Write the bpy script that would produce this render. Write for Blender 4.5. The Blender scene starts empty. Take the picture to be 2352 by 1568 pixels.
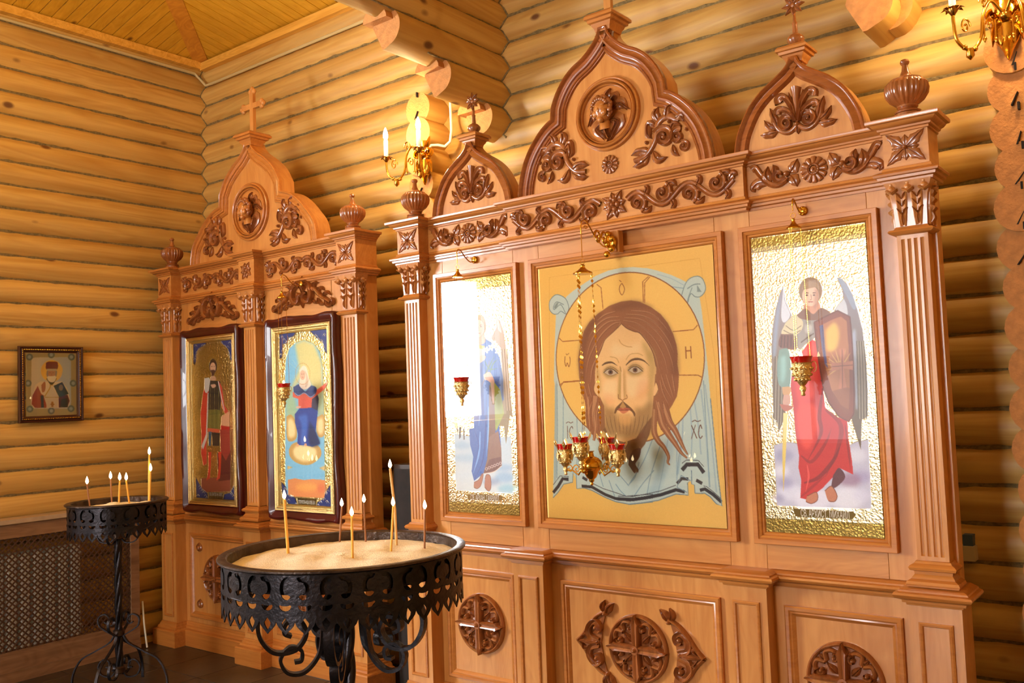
import bpy, bmesh, math, random
import numpy as np
from mathutils import Vector, Matrix
random.seed(7)
SC = bpy.context.scene
COL = SC.collection
PI = math.pi

# ------------------------------------------------------------------ camera
IMG_W, IMG_H, FPX = 2352, 1568, 2093.0
YAW, PITCH, ROLL, CAM_Z = 0.66093, 0.06026, -0.03805, 1.696
def _axes():
    f = np.array([-math.sin(YAW)*math.cos(PITCH), math.cos(YAW)*math.cos(PITCH), math.sin(PITCH)])
    r = np.array([math.cos(YAW), math.sin(YAW), 0.0])
    u = np.cross(r, f)
    r2 = math.cos(ROLL)*r + math.sin(ROLL)*u
    u2 = -math.sin(ROLL)*r + math.cos(ROLL)*u
    return r2, u2, f
CR, CU, CF = _axes()
cam = bpy.data.cameras.new('camera')
cam.sensor_width = 36.0
cam.lens = FPX/IMG_W*36.0
cam.clip_start = 0.05
camo = bpy.data.objects.new('camera', cam)
COL.objects.link(camo)
M = Matrix.Identity(4)
for i in range(3):
    M[i][0] = CR[i]; M[i][1] = CU[i]; M[i][2] = -CF[i]
M[0][3] = 0; M[1][3] = 0; M[2][3] = CAM_Z
camo.matrix_world = M
SC.camera = camo
def ray(u, v):
    return CR*((u-IMG_W/2)/FPX) - CU*((v-IMG_H/2)/FPX) + CF
def on_y(u, v, y):
    d = ray(u, v); t = y/d[1]
    return (d[0]*t, y, d[2]*t+CAM_Z)
def on_x(u, v, x):
    d = ray(u, v); t = x/d[0]
    return (x, d[1]*t, d[2]*t+CAM_Z)
def on_z(u, v, z):
    d = ray(u, v); t = (z-CAM_Z)/d[2]
    return (d[0]*t, d[1]*t, z)

# ------------------------------------------------------------------ world, light, exposure
SC.view_settings.view_transform = 'Standard'
SC.view_settings.look = 'None'
SC.view_settings.gamma = 1.0
SC.view_settings.use_curve_mapping = False
SC.view_settings.exposure = 0.30
WINDOW_LEFT = 62.0       # daylight through the window of the left wall
WINDOW_REAR = 3.2       # daylight through the window behind the camera
WINDOW_FILL = 29.0       # unseen rear window added for frontal light, set by the case shadow
WARM_FILL = 14.0       # added warm overhead fill, an unseen light without a fixture
BULB = 34.0              # candle bulbs of the wall lamps
w = bpy.data.worlds.new('world'); SC.world = w
w.use_nodes = True
w.node_tree.nodes['Background'].inputs[0].default_value = (0.9, 0.95, 1.0, 1)
w.node_tree.nodes['Background'].inputs[1].default_value = 0.1
def lamp(name, loc, power, color, radius=0.1):
    l = bpy.data.lights.new(name, 'POINT'); l.energy = power; l.color = color
    l.shadow_soft_size = radius
    o = bpy.data.objects.new(name, l); o.location = loc; COL.objects.link(o)
    return o
lamp('warm_fill_light', (-2.9, 0.3, 3.9), WARM_FILL, (1.0, 0.78, 0.44), 0.35)  # overhead fill added out of view
lamp('warm_fill_left', (-5.1, 1.9, 3.9), 21.0, (1.0, 0.77, 0.34), 0.25)  # unseen point light added to warm the upper left walls

# ------------------------------------------------------------------ helpers
ORG = {}
def setp(o, label=None, cat=None, group=None, kind=None):
    if label: o['label'] = label
    if cat: o['category'] = cat
    if group: o['group'] = group
    if kind: o['kind'] = kind
    return o
def empty(name, loc, label=None, cat=None, group=None, kind=None):
    o = bpy.data.objects.new(name, None); COL.objects.link(o)
    o.location = loc; o.empty_display_size = 0.1
    ORG[o.name] = Vector(loc)
    return setp(o, label, cat, group, kind)
def link_mesh(name, me, parent=None, loc=None):
    o = bpy.data.objects.new(name, me); COL.objects.link(o)
    if parent is not None: o.parent = parent
    if loc is not None: o.location = loc
    return o
class MB:
    def __init__(s): s.v = []; s.f = []
    def add(s, vs, fs):
        b = len(s.v); s.v.extend([tuple(map(float, p)) for p in vs]); s.f.extend([tuple(b+i for i in f) for f in fs]); return s
    def box(s, x0, x1, y0, y1, z0, z1):
        return s.add([(x0,y0,z0),(x1,y0,z0),(x1,y1,z0),(x0,y1,z0),(x0,y0,z1),(x1,y0,z1),(x1,y1,z1),(x0,y1,z1)],
                     [(0,3,2,1),(4,5,6,7),(0,1,5,4),(1,2,6,5),(2,3,7,6),(3,0,4,7)])
    def bbox(s, x0, x1, y0, y1, z0, z1, b=0.004):          # box with a bevelled front (-y) and rounded vertical edges
        return s.prism([(x0,y1),(x0,y0+b),(x0+b,y0),(x1-b,y0),(x1,y0+b),(x1,y1)], z0, z1)
    def prism(s, poly, z0, z1):                             # plan polygon (x,y) raised from z0 to z1
        n = len(poly)
        vs = [(x,y,z0) for x,y in poly]+[(x,y,z1) for x,y in poly]
        fs = [tuple(range(n-1,-1,-1)), tuple(range(n,2*n))]+[(i,(i+1)%n,n+(i+1)%n,n+i) for i in range(n)]
        return s.add(vs, fs)
    def slab(s, poly, y0, y1):                              # elevation polygon (x,z) from y0 (front) to y1 (back)
        n = len(poly)
        vs = [(x,y0,z) for x,z in poly]+[(x,y1,z) for x,z in poly]
        fs = [tuple(range(n)), tuple(range(2*n-1,n-1,-1))]+[(i,n+i,n+(i+1)%n,(i+1)%n) for i in range(n)]
        return s.add(vs, fs)
    def lathe(s, cx, cy, prof, n=24, lobes=0, lobe=0.0, lobe_z=(0,0)):   # prof: (r,z)
        rows = []
        for r, z in prof:
            row = []
            for i in range(n):
                a = 2*PI*i/n; rr = r
                if lobes and lobe_z[0] <= z <= lobe_z[1]:
                    rr = r*(1-lobe*(1-abs(math.cos(a*lobes/2))))
                row.append((cx+rr*math.cos(a), cy+rr*math.sin(a), z))
            rows.append(row)
        vs = [p for r in rows for p in r]; fs = []
        for j in range(len(prof)-1):
            for i in range(n):
                k = (i+1)%n; fs.append((j*n+i, j*n+k, (j+1)*n+k, (j+1)*n+i))
        fs.append(tuple(range(n-1,-1,-1))); m = (len(prof)-1)*n; fs.append(tuple(range(m, m+n)))
        return s.add(vs, fs)
    def tube(s, pts, rad, n=8, cap=True, flat=1.0):         # swept circle, rad a number or a list
        P = [Vector(p) for p in pts]; m = len(P)
        R = rad if isinstance(rad, (list, tuple)) else [rad]*m
        up = Vector((0,0,1)); vs = []; prev = None
        for i in range(m):
            t = (P[min(i+1,m-1)]-P[max(i-1,0)])
            if t.length < 1e-9: t = Vector((0,0,1))
            t.normalize()
            if prev is None:
                a = up if abs(t.dot(up)) < 0.95 else Vector((1,0,0))
                nrm = (a - t*a.dot(t)).normalized()
            else:
                nrm = (prev - t*prev.dot(t))
                nrm = nrm.normalized() if nrm.length > 1e-6 else prev
            prev = nrm; b = t.cross(nrm)
            for k in range(n):
                an = 2*PI*k/n
                vs.append(P[i]+nrm*(math.cos(an)*R[i])+b*(math.sin(an)*R[i]*flat))
        fs = []
        for i in range(m-1):
            for k in range(n):
                l = (k+1)%n; fs.append((i*n+k, i*n+l, (i+1)*n+l, (i+1)*n+k))
        if cap: fs.append(tuple(range(n-1,-1,-1))); fs.append(tuple(range((m-1)*n, m*n)))
        return s.add(vs, fs)
    def ball(s, c, r, n=12, m=7, sx=1, sy=1, sz=1):
        vs = [(c[0],c[1],c[2]-r*sz)]
        for j in range(1, m):
            p = -PI/2+PI*j/m
            for i in range(n):
                a = 2*PI*i/n
                vs.append((c[0]+sx*r*math.cos(p)*math.cos(a), c[1]+sy*r*math.cos(p)*math.sin(a), c[2]+sz*r*math.sin(p)))
        vs.append((c[0],c[1],c[2]+r*sz)); fs = []
        for i in range(n): fs.append((0, 1+(i+1)%n, 1+i))
        for j in range(m-2):
            for i in range(n):
                k = (i+1)%n; b = 1+j*n
                fs.append((b+i, b+k, b+n+k, b+n+i))
        L = len(vs)-1; b = 1+(m-2)*n
        for i in range(n): fs.append((b+i, b+(i+1)%n, L))
        return s.add(vs, fs)
    def mould(s, path, prof, closed=False):                 # profile (outset, z) along a plan path, outward = right of travel
        n = len(path); offs = []
        for i in range(n):
            def nd(a, b):
                d = Vector((b[0]-a[0], b[1]-a[1])); d.normalize(); return Vector((d.y, -d.x))
            if closed or 0 < i < n-1:
                n1 = nd(path[(i-1)%n], path[i]); n2 = nd(path[i], path[(i+1)%n])
                o = (n1+n2)/max(0.2, 1+n1.dot(n2))
            elif i == 0: o = nd(path[0], path[1])
            else: o = nd(path[-2], path[-1])
            offs.append(o)
        vs = []; k = len(prof)
        for (x, y), o in zip(path, offs):
            for d, z in prof: vs.append((x+o.x*d, y+o.y*d, z))
        fs = []
        for i in range(n if closed else n-1):
            j = (i+1)%n
            for q in range(k-1): fs.append((i*k+q, j*k+q, j*k+q+1, i*k+q+1))
        if not closed:
            fs.append(tuple(range(k))); fs.append(tuple(range((n-1)*k+k-1, (n-1)*k-1, -1)))
        return s.add(vs, fs)
    def frame(s, x0, x1, z0, z1, prof, y):                  # rectangular moulding in elevation; prof (inset, rise)
        k = len(prof); vs = []
        for sx, sz in ((0,0),(1,0),(1,1),(0,1)):
            for d, h in prof:
                vs.append(((x1-d) if sx else (x0+d), y-h, (z1-d) if sz else (z0+d)))
        fs = []
        for i in range(4):
            j = (i+1)%4
            for q in range(k-1): fs.append((i*k+q, j*k+q, j*k+q+1, i*k+q+1))
        return s.add(vs, fs)
    def build(s, name, mat, parent=None, smooth=35, kind=None):
        o0 = ORG[parent.name] if parent is not None and parent.name in ORG else Vector((0,0,0))
        me = bpy.data.meshes.new(name)
        me.from_pydata([(p[0]-o0.x, p[1]-o0.y, p[2]-o0.z) for p in s.v], [], s.f)
        me.update()
        bm = bmesh.new(); bm.from_mesh(me); bmesh.ops.recalc_face_normals(bm, faces=bm.faces); bm.to_mesh(me); bm.free()
        if mat is not None: me.materials.append(mat)
        if smooth:
            me.shade_smooth(); me.set_sharp_from_angle(angle=math.radians(smooth))
        o = link_mesh(name, me, parent)
        ORG[o.name] = o0
        if kind: o['kind'] = kind
        return o
def copy_tree(o, parent=None):
    c = o.copy(); COL.objects.link(c); c.parent = parent
    if o.name in ORG: ORG[c.name] = ORG[o.name]
    for ch in list(o.children): copy_tree(ch, c)
    return c

# ------------------------------------------------------------------ materials
def srgb(r, g, b):
    def f(c):
        c /= 255.0
        return c/12.92 if c <= 0.04045 else ((c+0.055)/1.055)**2.4
    return (f(r), f(g), f(b), 1.0)
class NT:
    def __init__(s, name):
        s.m = bpy.data.materials.new(name); s.m.use_nodes = True
        s.t = s.m.node_tree; s.b = s.t.nodes['Principled BSDF']; s.out = s.t.nodes['Material Output']
    def n(s, typ, **kw):
        nd = s.t.nodes.new(typ)
        for k, v in kw.items():
            if k.startswith('i_'):
                nd.inputs[int(k[2:])].default_value = v
            else: setattr(nd, k, v)
        return nd
    def l(s, a, b): s.t.links.new(a, b)
def ramp(nt, stops):
    r = nt.n('ShaderNodeValToRGB'); e = r.color_ramp.elements
    e[0].position = stops[0][0]; e[0].color = stops[0][1]
    e[1].position = stops[-1][0]; e[1].color = stops[-1][1]
    for p, c in stops[1:-1]:
        x = e.new(p); x.color = c
    return r
def plain(name, col, rough=0.5, metal=0.0, bump=0.0, bscale=60, spec=0.5, coat=0.0, noise=0.0, nscale=8):
    nt = NT(name); b = nt.b
    b.inputs['Base Color'].default_value = col; b.inputs['Roughness'].default_value = rough
    b.inputs['Metallic'].default_value = metal; b.inputs['Coat Weight'].default_value = coat
    b.inputs['Specular IOR Level'].default_value = spec
    tc = nt.n('ShaderNodeTexCoord')
    if noise:
        no = nt.n('ShaderNodeTexNoise'); no.inputs['Scale'].default_value = nscale; no.inputs['Detail'].default_value = 5
        nt.l(tc.outputs['Object'], no.inputs['Vector'])
        r = ramp(nt, [(0.3, tuple(c*(1-noise) for c in col[:3])+(1,)), (0.7, tuple(min(1, c*(1+noise)) for c in col[:3])+(1,))])
        nt.l(no.outputs['Fac'], r.inputs['Fac']); nt.l(r.outputs['Color'], b.inputs['Base Color'])
    if bump:
        no = nt.n('ShaderNodeTexNoise'); no.inputs['Scale'].default_value = bscale; no.inputs['Detail'].default_value = 4
        nt.l(tc.outputs['Object'], no.inputs['Vector'])
        bu = nt.n('ShaderNodeBump'); bu.inputs['Strength'].default_value = bump; bu.inputs['Distance'].default_value = 0.01
        nt.l(no.outputs['Fac'], bu.inputs['Height']); nt.l(bu.outputs['Normal'], b.inputs['Normal'])
    return nt.m
def wood(name, dark, light, rough=0.4, axis=2, fine=26.0, along=1.2, coat=0.0, knots=0.0, tint=0.0, bump=0.12, figure=0.5, knotcol=None, kscale=5.0):
    nt = NT(name); b = nt.b
    tc = nt.n('ShaderNodeTexCoord'); oi = nt.n('ShaderNodeObjectInfo')
    off = nt.n('ShaderNodeVectorMath', operation='ADD')
    mul = nt.n('ShaderNodeVectorMath', operation='SCALE'); mul.inputs['Scale'].default_value = 1.0
    cmb = nt.n('ShaderNodeCombineXYZ')
    rs = nt.n('ShaderNodeMath', operation='MULTIPLY', i_1=37.0)
    nt.l(oi.outputs['Random'], rs.inputs[0])
    for i in range(3): nt.l(rs.outputs[0], cmb.inputs[i])
    nt.l(tc.outputs['Object'], off.inputs[0]); nt.l(cmb.outputs[0], off.inputs[1])
    mp = nt.n('ShaderNodeMapping')
    sc = [fine]*3; sc[axis] = along
    mp.inputs['Scale'].default_value = sc
    nt.l(off.outputs[0], mp.inputs['Vector'])
    n1 = nt.n('ShaderNodeTexNoise'); n1.inputs['Scale'].default_value = 1.0; n1.inputs['Detail'].default_value = 6; n1.inputs['Roughness'].default_value = 0.6; n1.inputs['Distortion'].default_value = 0.6
    nt.l(mp.outputs[0], n1.inputs['Vector'])
    mp2 = nt.n('ShaderNodeMapping'); sc2 = [fine*0.22]*3; sc2[axis] = along*0.7
    mp2.inputs['Scale'].default_value = sc2; nt.l(off.outputs[0], mp2.inputs['Vector'])
    n2 = nt.n('ShaderNodeTexNoise'); n2.inputs['Scale'].default_value = 1.0; n2.inputs['Detail'].default_value = 2; n2.inputs['Distortion'].default_value = 1.5
    nt.l(mp2.outputs[0], n2.inputs['Vector'])
    rg = nt.n('ShaderNodeMath', operation='MULTIPLY', i_1=9.0); nt.l(n2.outputs['Fac'], rg.inputs[0])
    fr = nt.n('ShaderNodeMath', operation='FRACT'); nt.l(rg.outputs[0], fr.inputs[0])
    pp = nt.n('ShaderNodeMath', operation='PINGPONG', i_1=0.5); nt.l(fr.outputs[0], pp.inputs[0])
    mx = nt.n('ShaderNodeMath', operation='MULTIPLY_ADD', i_1=figure, i_2=0.0); nt.l(pp.outputs[0], mx.inputs[0])
    ad = nt.n('ShaderNodeMath', operation='ADD'); nt.l(n1.outputs['Fac'], ad.inputs[0]); nt.l(mx.outputs[0], ad.inputs[1])
    r = ramp(nt, [(0.32, dark), (0.78+figure*0.25, light)])
    nt.l(ad.outputs[0], r.inputs['Fac'])
    colour = r.outputs['Color']
    if tint:
        hs = nt.n('ShaderNodeHueSaturation')
        mr = nt.n('ShaderNodeMapRange'); mr.inputs['To Min'].default_value = 1-tint; mr.inputs['To Max'].default_value = 1+tint
        nt.l(oi.outputs['Random'], mr.inputs['Value']); nt.l(mr.outputs[0], hs.inputs['Value']); nt.l(colour, hs.inputs['Color']); colour = hs.outputs['Color']
    if knots:
        vo = nt.n('ShaderNodeTexVoronoi'); vo.inputs['Scale'].default_value = kscale
        mp3 = nt.n('ShaderNodeMapping'); s3 = [1.0]*3; s3[axis] = 0.6; mp3.inputs['Scale'].default_value = s3
        nt.l(off.outputs[0], mp3.inputs['Vector']); nt.l(mp3.outputs[0], vo.inputs['Vector'])
        kr = ramp(nt, [(0.0, (1,1,1,1)), (knots*0.55, (0.9,0.9,0.9,1)), (knots, (0,0,0,1))])
        nt.l(vo.outputs['Distance'], kr.inputs['Fac'])
        mk = nt.n('ShaderNodeMix', data_type='RGBA'); mk.inputs['B'].default_value = knotcol or tuple(c*0.18 for c in dark[:3])+(1,)
        nt.l(kr.outputs['Color'], mk.inputs['Factor']); nt.l(colour, mk.inputs['A']); colour = mk.outputs['Result']
    nt.l(colour, b.inputs['Base Color'])
    b.inputs['Roughness'].default_value = rough; b.inputs['Coat Weight'].default_value = coat; b.inputs['Coat Roughness'].default_value = 0.12
    if bump:
        bu = nt.n('ShaderNodeBump'); bu.inputs['Strength'].default_value = bump; bu.inputs['Distance'].default_value = 0.004
        nt.l(n1.outputs['Fac'], bu.inputs['Height']); nt.l(bu.outputs['Normal'], b.inputs['Normal'])
    return nt.m
def emit(name, col, strength):
    nt = NT(name); e = nt.n('ShaderNodeEmission'); e.inputs[0].default_value = col; e.inputs[1].default_value = strength
    nt.l(e.outputs[0], nt.out.inputs['Surface']); return nt.m
def glass(name, tint=(1,1,1,1), boost=1.0):
    nt = NT(name); tr = nt.n('ShaderNodeBsdfTransparent'); gl = nt.n('ShaderNodeBsdfGlossy'); gl.inputs['Roughness'].default_value = 0.01
    tr.inputs[0].default_value = tint
    fz = nt.n('ShaderNodeFresnel'); fz.inputs['IOR'].default_value = 1.45
    mi = nt.n('ShaderNodeMixShader'); nt.l(fz.outputs[0], mi.inputs[0]); nt.l(tr.outputs[0], mi.inputs[1]); nt.l(gl.outputs[0], mi.inputs[2])
    nt.l(mi.outputs[0], nt.out.inputs['Surface']); return nt.m
MAT = {}
MAT['log'] = wood('log_pine', srgb(178,130,58), srgb(214,174,98), rough=0.5, axis=0, fine=16, along=0.5, knots=0.125, tint=0.07, figure=0.35, kscale=4.6, knotcol=srgb(96,52,20))
MAT['log_end'] = plain('log_end_grain', srgb(196,132,70), 0.75, bump=0.5, bscale=90, noise=0.16, nscale=30)
MAT['caulk'] = plain('moss_caulking', srgb(132,112,70), 0.95, bump=0.8, bscale=220, noise=0.35, nscale=60)
MAT['plank'] = wood('ceiling_pine', srgb(202,146,30), srgb(228,176,54), rough=0.45, axis=0, fine=24, along=0.9, knots=0.10, tint=0.05, figure=0.3, kscale=4, knotcol=srgb(110,60,16))
MAT['trimwood'] = wood('trim_pine', srgb(206,146,48), srgb(238,184,84), rough=0.45, axis=0, fine=26, along=0.9, tint=0.04)
MAT['case'] = wood('case_alder', srgb(178,112,50), srgb(206,144,76), rough=0.32, axis=2, fine=20, along=1.6, coat=0.25, figure=0.28, tint=0.02, bump=0.05)
MAT['case_h'] = wood('case_alder_rail', srgb(174,108,48), srgb(204,140,72), rough=0.32, axis=0, fine=20, along=1.6, coat=0.25, figure=0.28, tint=0.02, bump=0.05)
MAT['mould'] = wood('case_moulding', srgb(166,98,40), srgb(196,126,58), rough=0.28, axis=0, fine=40, along=1.5, coat=0.35, figure=0.15, bump=0.05)
MAT['mould_dark'] = wood('gable_moulding_wood', srgb(128,66,26), srgb(162,90,40), rough=0.22, axis=0, fine=40, along=1.5, coat=0.5, figure=0.15, bump=0.04)
MAT['carved'] = wood('carved_alder', srgb(124,68,30), srgb(166,98,50), rough=0.25, axis=2, fine=30, along=3.0, coat=0.45, figure=0.2, bump=0.08)
MAT['carved2'] = wood('carved_light', srgb(164,102,48), srgb(200,136,74), rough=0.28, axis=2, fine=30, along=3.0, coat=0.4, figure=0.2, bump=0.08)
MAT['iron'] = plain('forged_iron', srgb(46,42,44), 0.34, 0.85, bump=0.25, bscale=70, noise=0.35, nscale=14)
MAT['iron_worn'] = plain('forged_iron_worn', srgb(78,64,56), 0.36, 0.9, bump=0.3, bscale=60, noise=0.4, nscale=18)
MAT['brass'] = plain('polished_brass', srgb(212,160,60), 0.2, 1.0, bump=0.05, bscale=120)
MAT['brass_dark'] = plain('antique_brass', srgb(150,104,44), 0.3, 1.0)
MAT['goldcast'] = plain('cast_gilt', srgb(230,200,132), 0.28, 1.0, bump=0.5, bscale=160)
MAT['ruby'] = plain('ruby_glass', srgb(176,14,10), 0.08, spec=0.8, coat=1.0)
MAT['wax'] = plain('beeswax', srgb(236,176,70), 0.4)
MAT['wax_pale'] = plain('beeswax_pale', srgb(214,166,100), 0.45)
MAT['wax_brown'] = plain('beeswax_brown', srgb(150,98,58), 0.45)
MAT['wick'] = plain('wick', srgb(24,14,10), 0.9)
MAT['flame'] = emit('candle_flame', (1.0, 0.72, 0.36, 1), 26.0)
MAT['bulb'] = emit('lit_bulb', (1.0, 0.80, 0.46, 1), 60.0)
MAT['candle_white'] = plain('white_candle_sleeve', srgb(238,234,226), 0.45)
MAT['sand'] = plain('sand', srgb(238,218,182), 0.95, bump=0.6, bscale=320, noise=0.12, nscale=120)
MAT['white_pvc'] = plain('white_plastic', srgb(226,220,200), 0.4)
MAT['conduit'] = plain('conduit', srgb(196,176,126), 0.45)
MAT['radiator'] = plain('radiator_enamel', srgb(232,238,244), 0.3)
MAT['cover'] = wood('radiator_cover_oak', srgb(112,78,52), srgb(150,112,80), rough=0.5, axis=1, fine=24, along=1.2, figure=0.3)
MAT['lattice'] = plain('lattice_board', srgb(74,46,28), 0.6)
MAT['tile'] = plain('slate_tile', srgb(58,48,36), 0.34, bump=0.12, bscale=14, noise=0.3, nscale=5)
MAT['grout'] = plain('tile_joint', srgb(120,104,80), 0.9)
MAT['cherry'] = plain('cherry_lacquer', srgb(70,12,10), 0.3, coat=0.35, noise=0.25, nscale=10)
MAT['dark'] = plain('dark_cloth', srgb(30,20,14), 0.85, noise=0.3, nscale=20)
MAT['glass'] = glass('picture_glass')

# ================================================================== the room
XL, YB, LR, PIT = -6.373, 4.248, 0.100, 0.160      # seam planes of the log walls, log radius, log pitch
SEAM_L, SEAM_B = 4.2106, 4.1306
def log_mesh(name, length, flat=False, n=20):
    bm = bmesh.new(); pts = []
    if not flat:
        for i in range(n):
            a = 2*PI*i/n; pts.append((LR*math.cos(a), LR*math.sin(a)))
    else:                                            # corbel log: round above, hewn flat underneath
        for i in range(17):
            a = math.radians(168-i*(168+58)/16); pts.append((LR*math.cos(a), LR*math.sin(a)))
        pts.append((-0.012, -0.112)); pts.append((-0.03, -0.112))
    m = len(pts); vs = []
    for x in (0, length):
        vs.append([bm.verts.new((x, -p[0], p[1])) for p in pts])
    for i in range(m):
        j = (i+1)%m; f = bm.faces.new((vs[0][i], vs[0][j], vs[1][j], vs[1][i])); f.smooth = True
    a = bm.faces.new(vs[0][::-1]); b = bm.faces.new(vs[1]); a.material_index = 1; b.material_index = 1
    bmesh.ops.recalc_face_normals(bm, faces=bm.faces)
    me = bpy.data.meshes.new(name); bm.to_mesh(me); bm.free()
    me.materials.append(MAT['log']); me.materials.append(MAT['log_end'])
    me.set_sharp_from_angle(angle=math.radians(40))
    return me
def struct(name, label, loc=(0,0,0), cat='wall'):
    return empty(name, loc, label, cat, None, 'structure')
def caulk(parent, pts, r=0.0115, jit=0.0035):
    mb = MB(); rnd = random.Random(hash((round(pts[0][0],2), round(pts[0][2],3))) & 0xffff)
    P = []; R = []
    for a, b in zip(pts[:-1], pts[1:]):
        L = (Vector(b)-Vector(a)).length; k = max(1, int(L/0.05))
        for i in range(k):
            q = Vector(a).lerp(Vector(b), i/k); P.append(q+Vector([rnd.uniform(-jit, jit) for _ in range(3)])); R.append(r*rnd.uniform(0.7, 1.35))
    P.append(Vector(pts[-1])); R.append(r)
    mb.tube(P, R, 5); return mb.build('caulking', MAT['caulk'], parent, smooth=60)

# back wall
wall_back = struct('wall_back', 'back log wall of honey coloured pine logs behind the icon cases')
me_long = log_mesh('log', 8.75)
zc = SEAM_B+0.08+0.16*6
while zc > -0.12:
    link_mesh('log', me_long, wall_back, (-6.55, YB+0.06, zc))
    caulk(wall_back, [(-6.33, YB-0.001, zc-0.08), (2.1, YB-0.001, zc-0.08)])
    zc -= PIT
# left wall
wall_left = struct('wall_left', 'left log wall with round pine logs and mossy seams')
me_left = log_mesh('log', 3.6)
zc = SEAM_L+0.08+0.16
while zc > -0.12:
    o = link_mesh('log', me_left, wall_left, (XL-0.06, 4.45, zc)); o.rotation_euler = (0, 0, -PI/2)
    caulk(wall_left, [(XL+0.001, 4.2, zc-0.08), (XL+0.001, 1.2, zc-0.08)])
    zc -= PIT
def bulge(z, seam):
    d = ((z-seam+0.08) % PIT)-0.08
    d = 0.08-abs(d)                      # distance from log centre line
    return math.sqrt(max(0, LR*LR-d*d))-0.06
pts = []
z = 0.0
while z < 4.42:
    pts.append((XL+bulge(z, SEAM_L)+0.002, YB-bulge(z, SEAM_B)-0.002, z)); z += 0.02
caulk(wall_left, pts, r=0.005, jit=0.0015)
# plain log walling out of view, with the windows that light the room
def plain_wall(name, label, boxes):
    t = struct(name, label)
    for bx in boxes:
        mb = MB(); mb.box(*bx); mb.build('wall_panel', MAT['log'], t, smooth=0)
    return t
WLY = (-0.95, 1.10); WLZ = (1.45, 3.05)
mbx = [(XL-0.36, XL-0.33, -1.0, 1.15, 1.4, 3.1), (XL-0.36, XL+0.02, 1.10, 1.6, 0, 5.3), (XL-0.36, XL+0.02, -5.0, WLY[0], 0, 5.3), (XL-0.36, XL+0.02, WLY[0], 1.10, 0, WLZ[0]), (XL-0.36, XL+0.02, WLY[0], 1.10, WLZ[1], 5.3)]
for bx in mbx:
    mb = MB(); mb.box(*bx); mb.build('wall_panel', MAT['log'], wall_left, smooth=0)
WRX = (-5.45, -3.55); WRZ = (0.90, 3.75)
plain_wall('wall_rear', 'rear wall of pine logs opposite the icon cases', [(-6.6, WRX[0], -5.2, -5.0, 0, 5.3), (WRX[1], -3.30, -5.2, -5.0, 0, 5.3), (-2.10, 2.2, -5.2, -5.0, 0, 5.3), (-3.30, -2.10, -5.2, -5.0, 0, 1.0), (-3.30, -2.10, -5.2, -5.0, 3.6, 5.3), (WRX[0], WRX[1], -5.2, -5.0, 0, WRZ[0]), (WRX[0], WRX[1], -5.2, -5.0, WRZ[1], 5.3)])
plain_wall('wall_right', 'right wall of pine logs', [(2.05, 2.25, -5.0, 4.3, 0, 5.3)])
pane_l = emit('daylight_pane_left', (0.92, 0.96, 1.0, 1), WINDOW_LEFT)
pane_r = emit('daylight_pane_rear', (0.94, 0.97, 1.0, 1), WINDOW_REAR)
frm = plain('white_window_frame', srgb(230,228,222), 0.4)
win1 = struct('window_1', 'white framed window in the left wall', (XL, sum(WLY)/2, WLZ[0]), 'window')
YM = -0.48                                        # clear sash on one side, thin white curtain behind the other
mb = MB(); mb.box(XL-0.30, XL-0.29, YM, WLY[1], WLZ[0], WLZ[1]); mb.build('pane', pane_l, win1, smooth=0)
mb = MB(); mb.box(XL-0.30, XL-0.29, WLY[0], YM, WLZ[0], WLZ[1]-0.12); mb.build('curtained_pane', emit('curtained_daylight', (0.95, 0.96, 1.0, 1), WINDOW_LEFT*0.028), win1, smooth=0)
mb = MB()
ym = YM
for a in (WLY[0], ym-0.02, WLY[1]-0.05): mb.box(XL-0.28, XL-0.22, a, a+0.05, WLZ[0], WLZ[1])
for a in (WLZ[0], WLZ[1]-0.05): mb.box(XL-0.28, XL-0.22, WLY[0], WLY[1], a, a+0.05)
mb.build('window_frame', frm, win1, smooth=0)
win2 = struct('window_2', 'white framed window in the rear wall', (sum(WRX)/2, -5, WRZ[0]), 'window')
mb = MB(); mb.box(WRX[0], WRX[1], -5.12, -5.11, WRZ[0], WRZ[1]); mb.build('pane', pane_r, win2, smooth=0)
mb = MB()
for a in (WRX[0], sum(WRX)/2-0.02, WRX[1]-0.05): mb.box(a, a+0.05, -5.1, -5.04, WRZ[0], WRZ[1])
for a in (WRZ[0], WRZ[1]-0.6, WRZ[1]-0.05): mb.box(WRX[0], WRX[1], -5.1, -5.04, a, a+0.05)
mb.build('window_frame', frm, win2, smooth=0)

win3 = struct('window_3', 'unseen white framed window added to the rear wall', (-2.70, -5, 1.0), 'window')
mb = MB(); mb.box(-3.30, -2.10, -5.12, -5.11, 1.0, 3.6); mb.build('pane', emit('fill_pane_rear', (0.96, 0.98, 1.0, 1), WINDOW_FILL), win3, smooth=0)
mb = MB()
for a in (-3.30, -2.72, -2.15): mb.box(a, a+0.05, -5.1, -5.04, 1.0, 3.6)
for a in (1.0, 2.9, 3.55): mb.box(-3.30, -2.10, -5.1, -5.04, a, a+0.05)
mb.build('window_frame', frm, win3, smooth=0)

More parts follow.
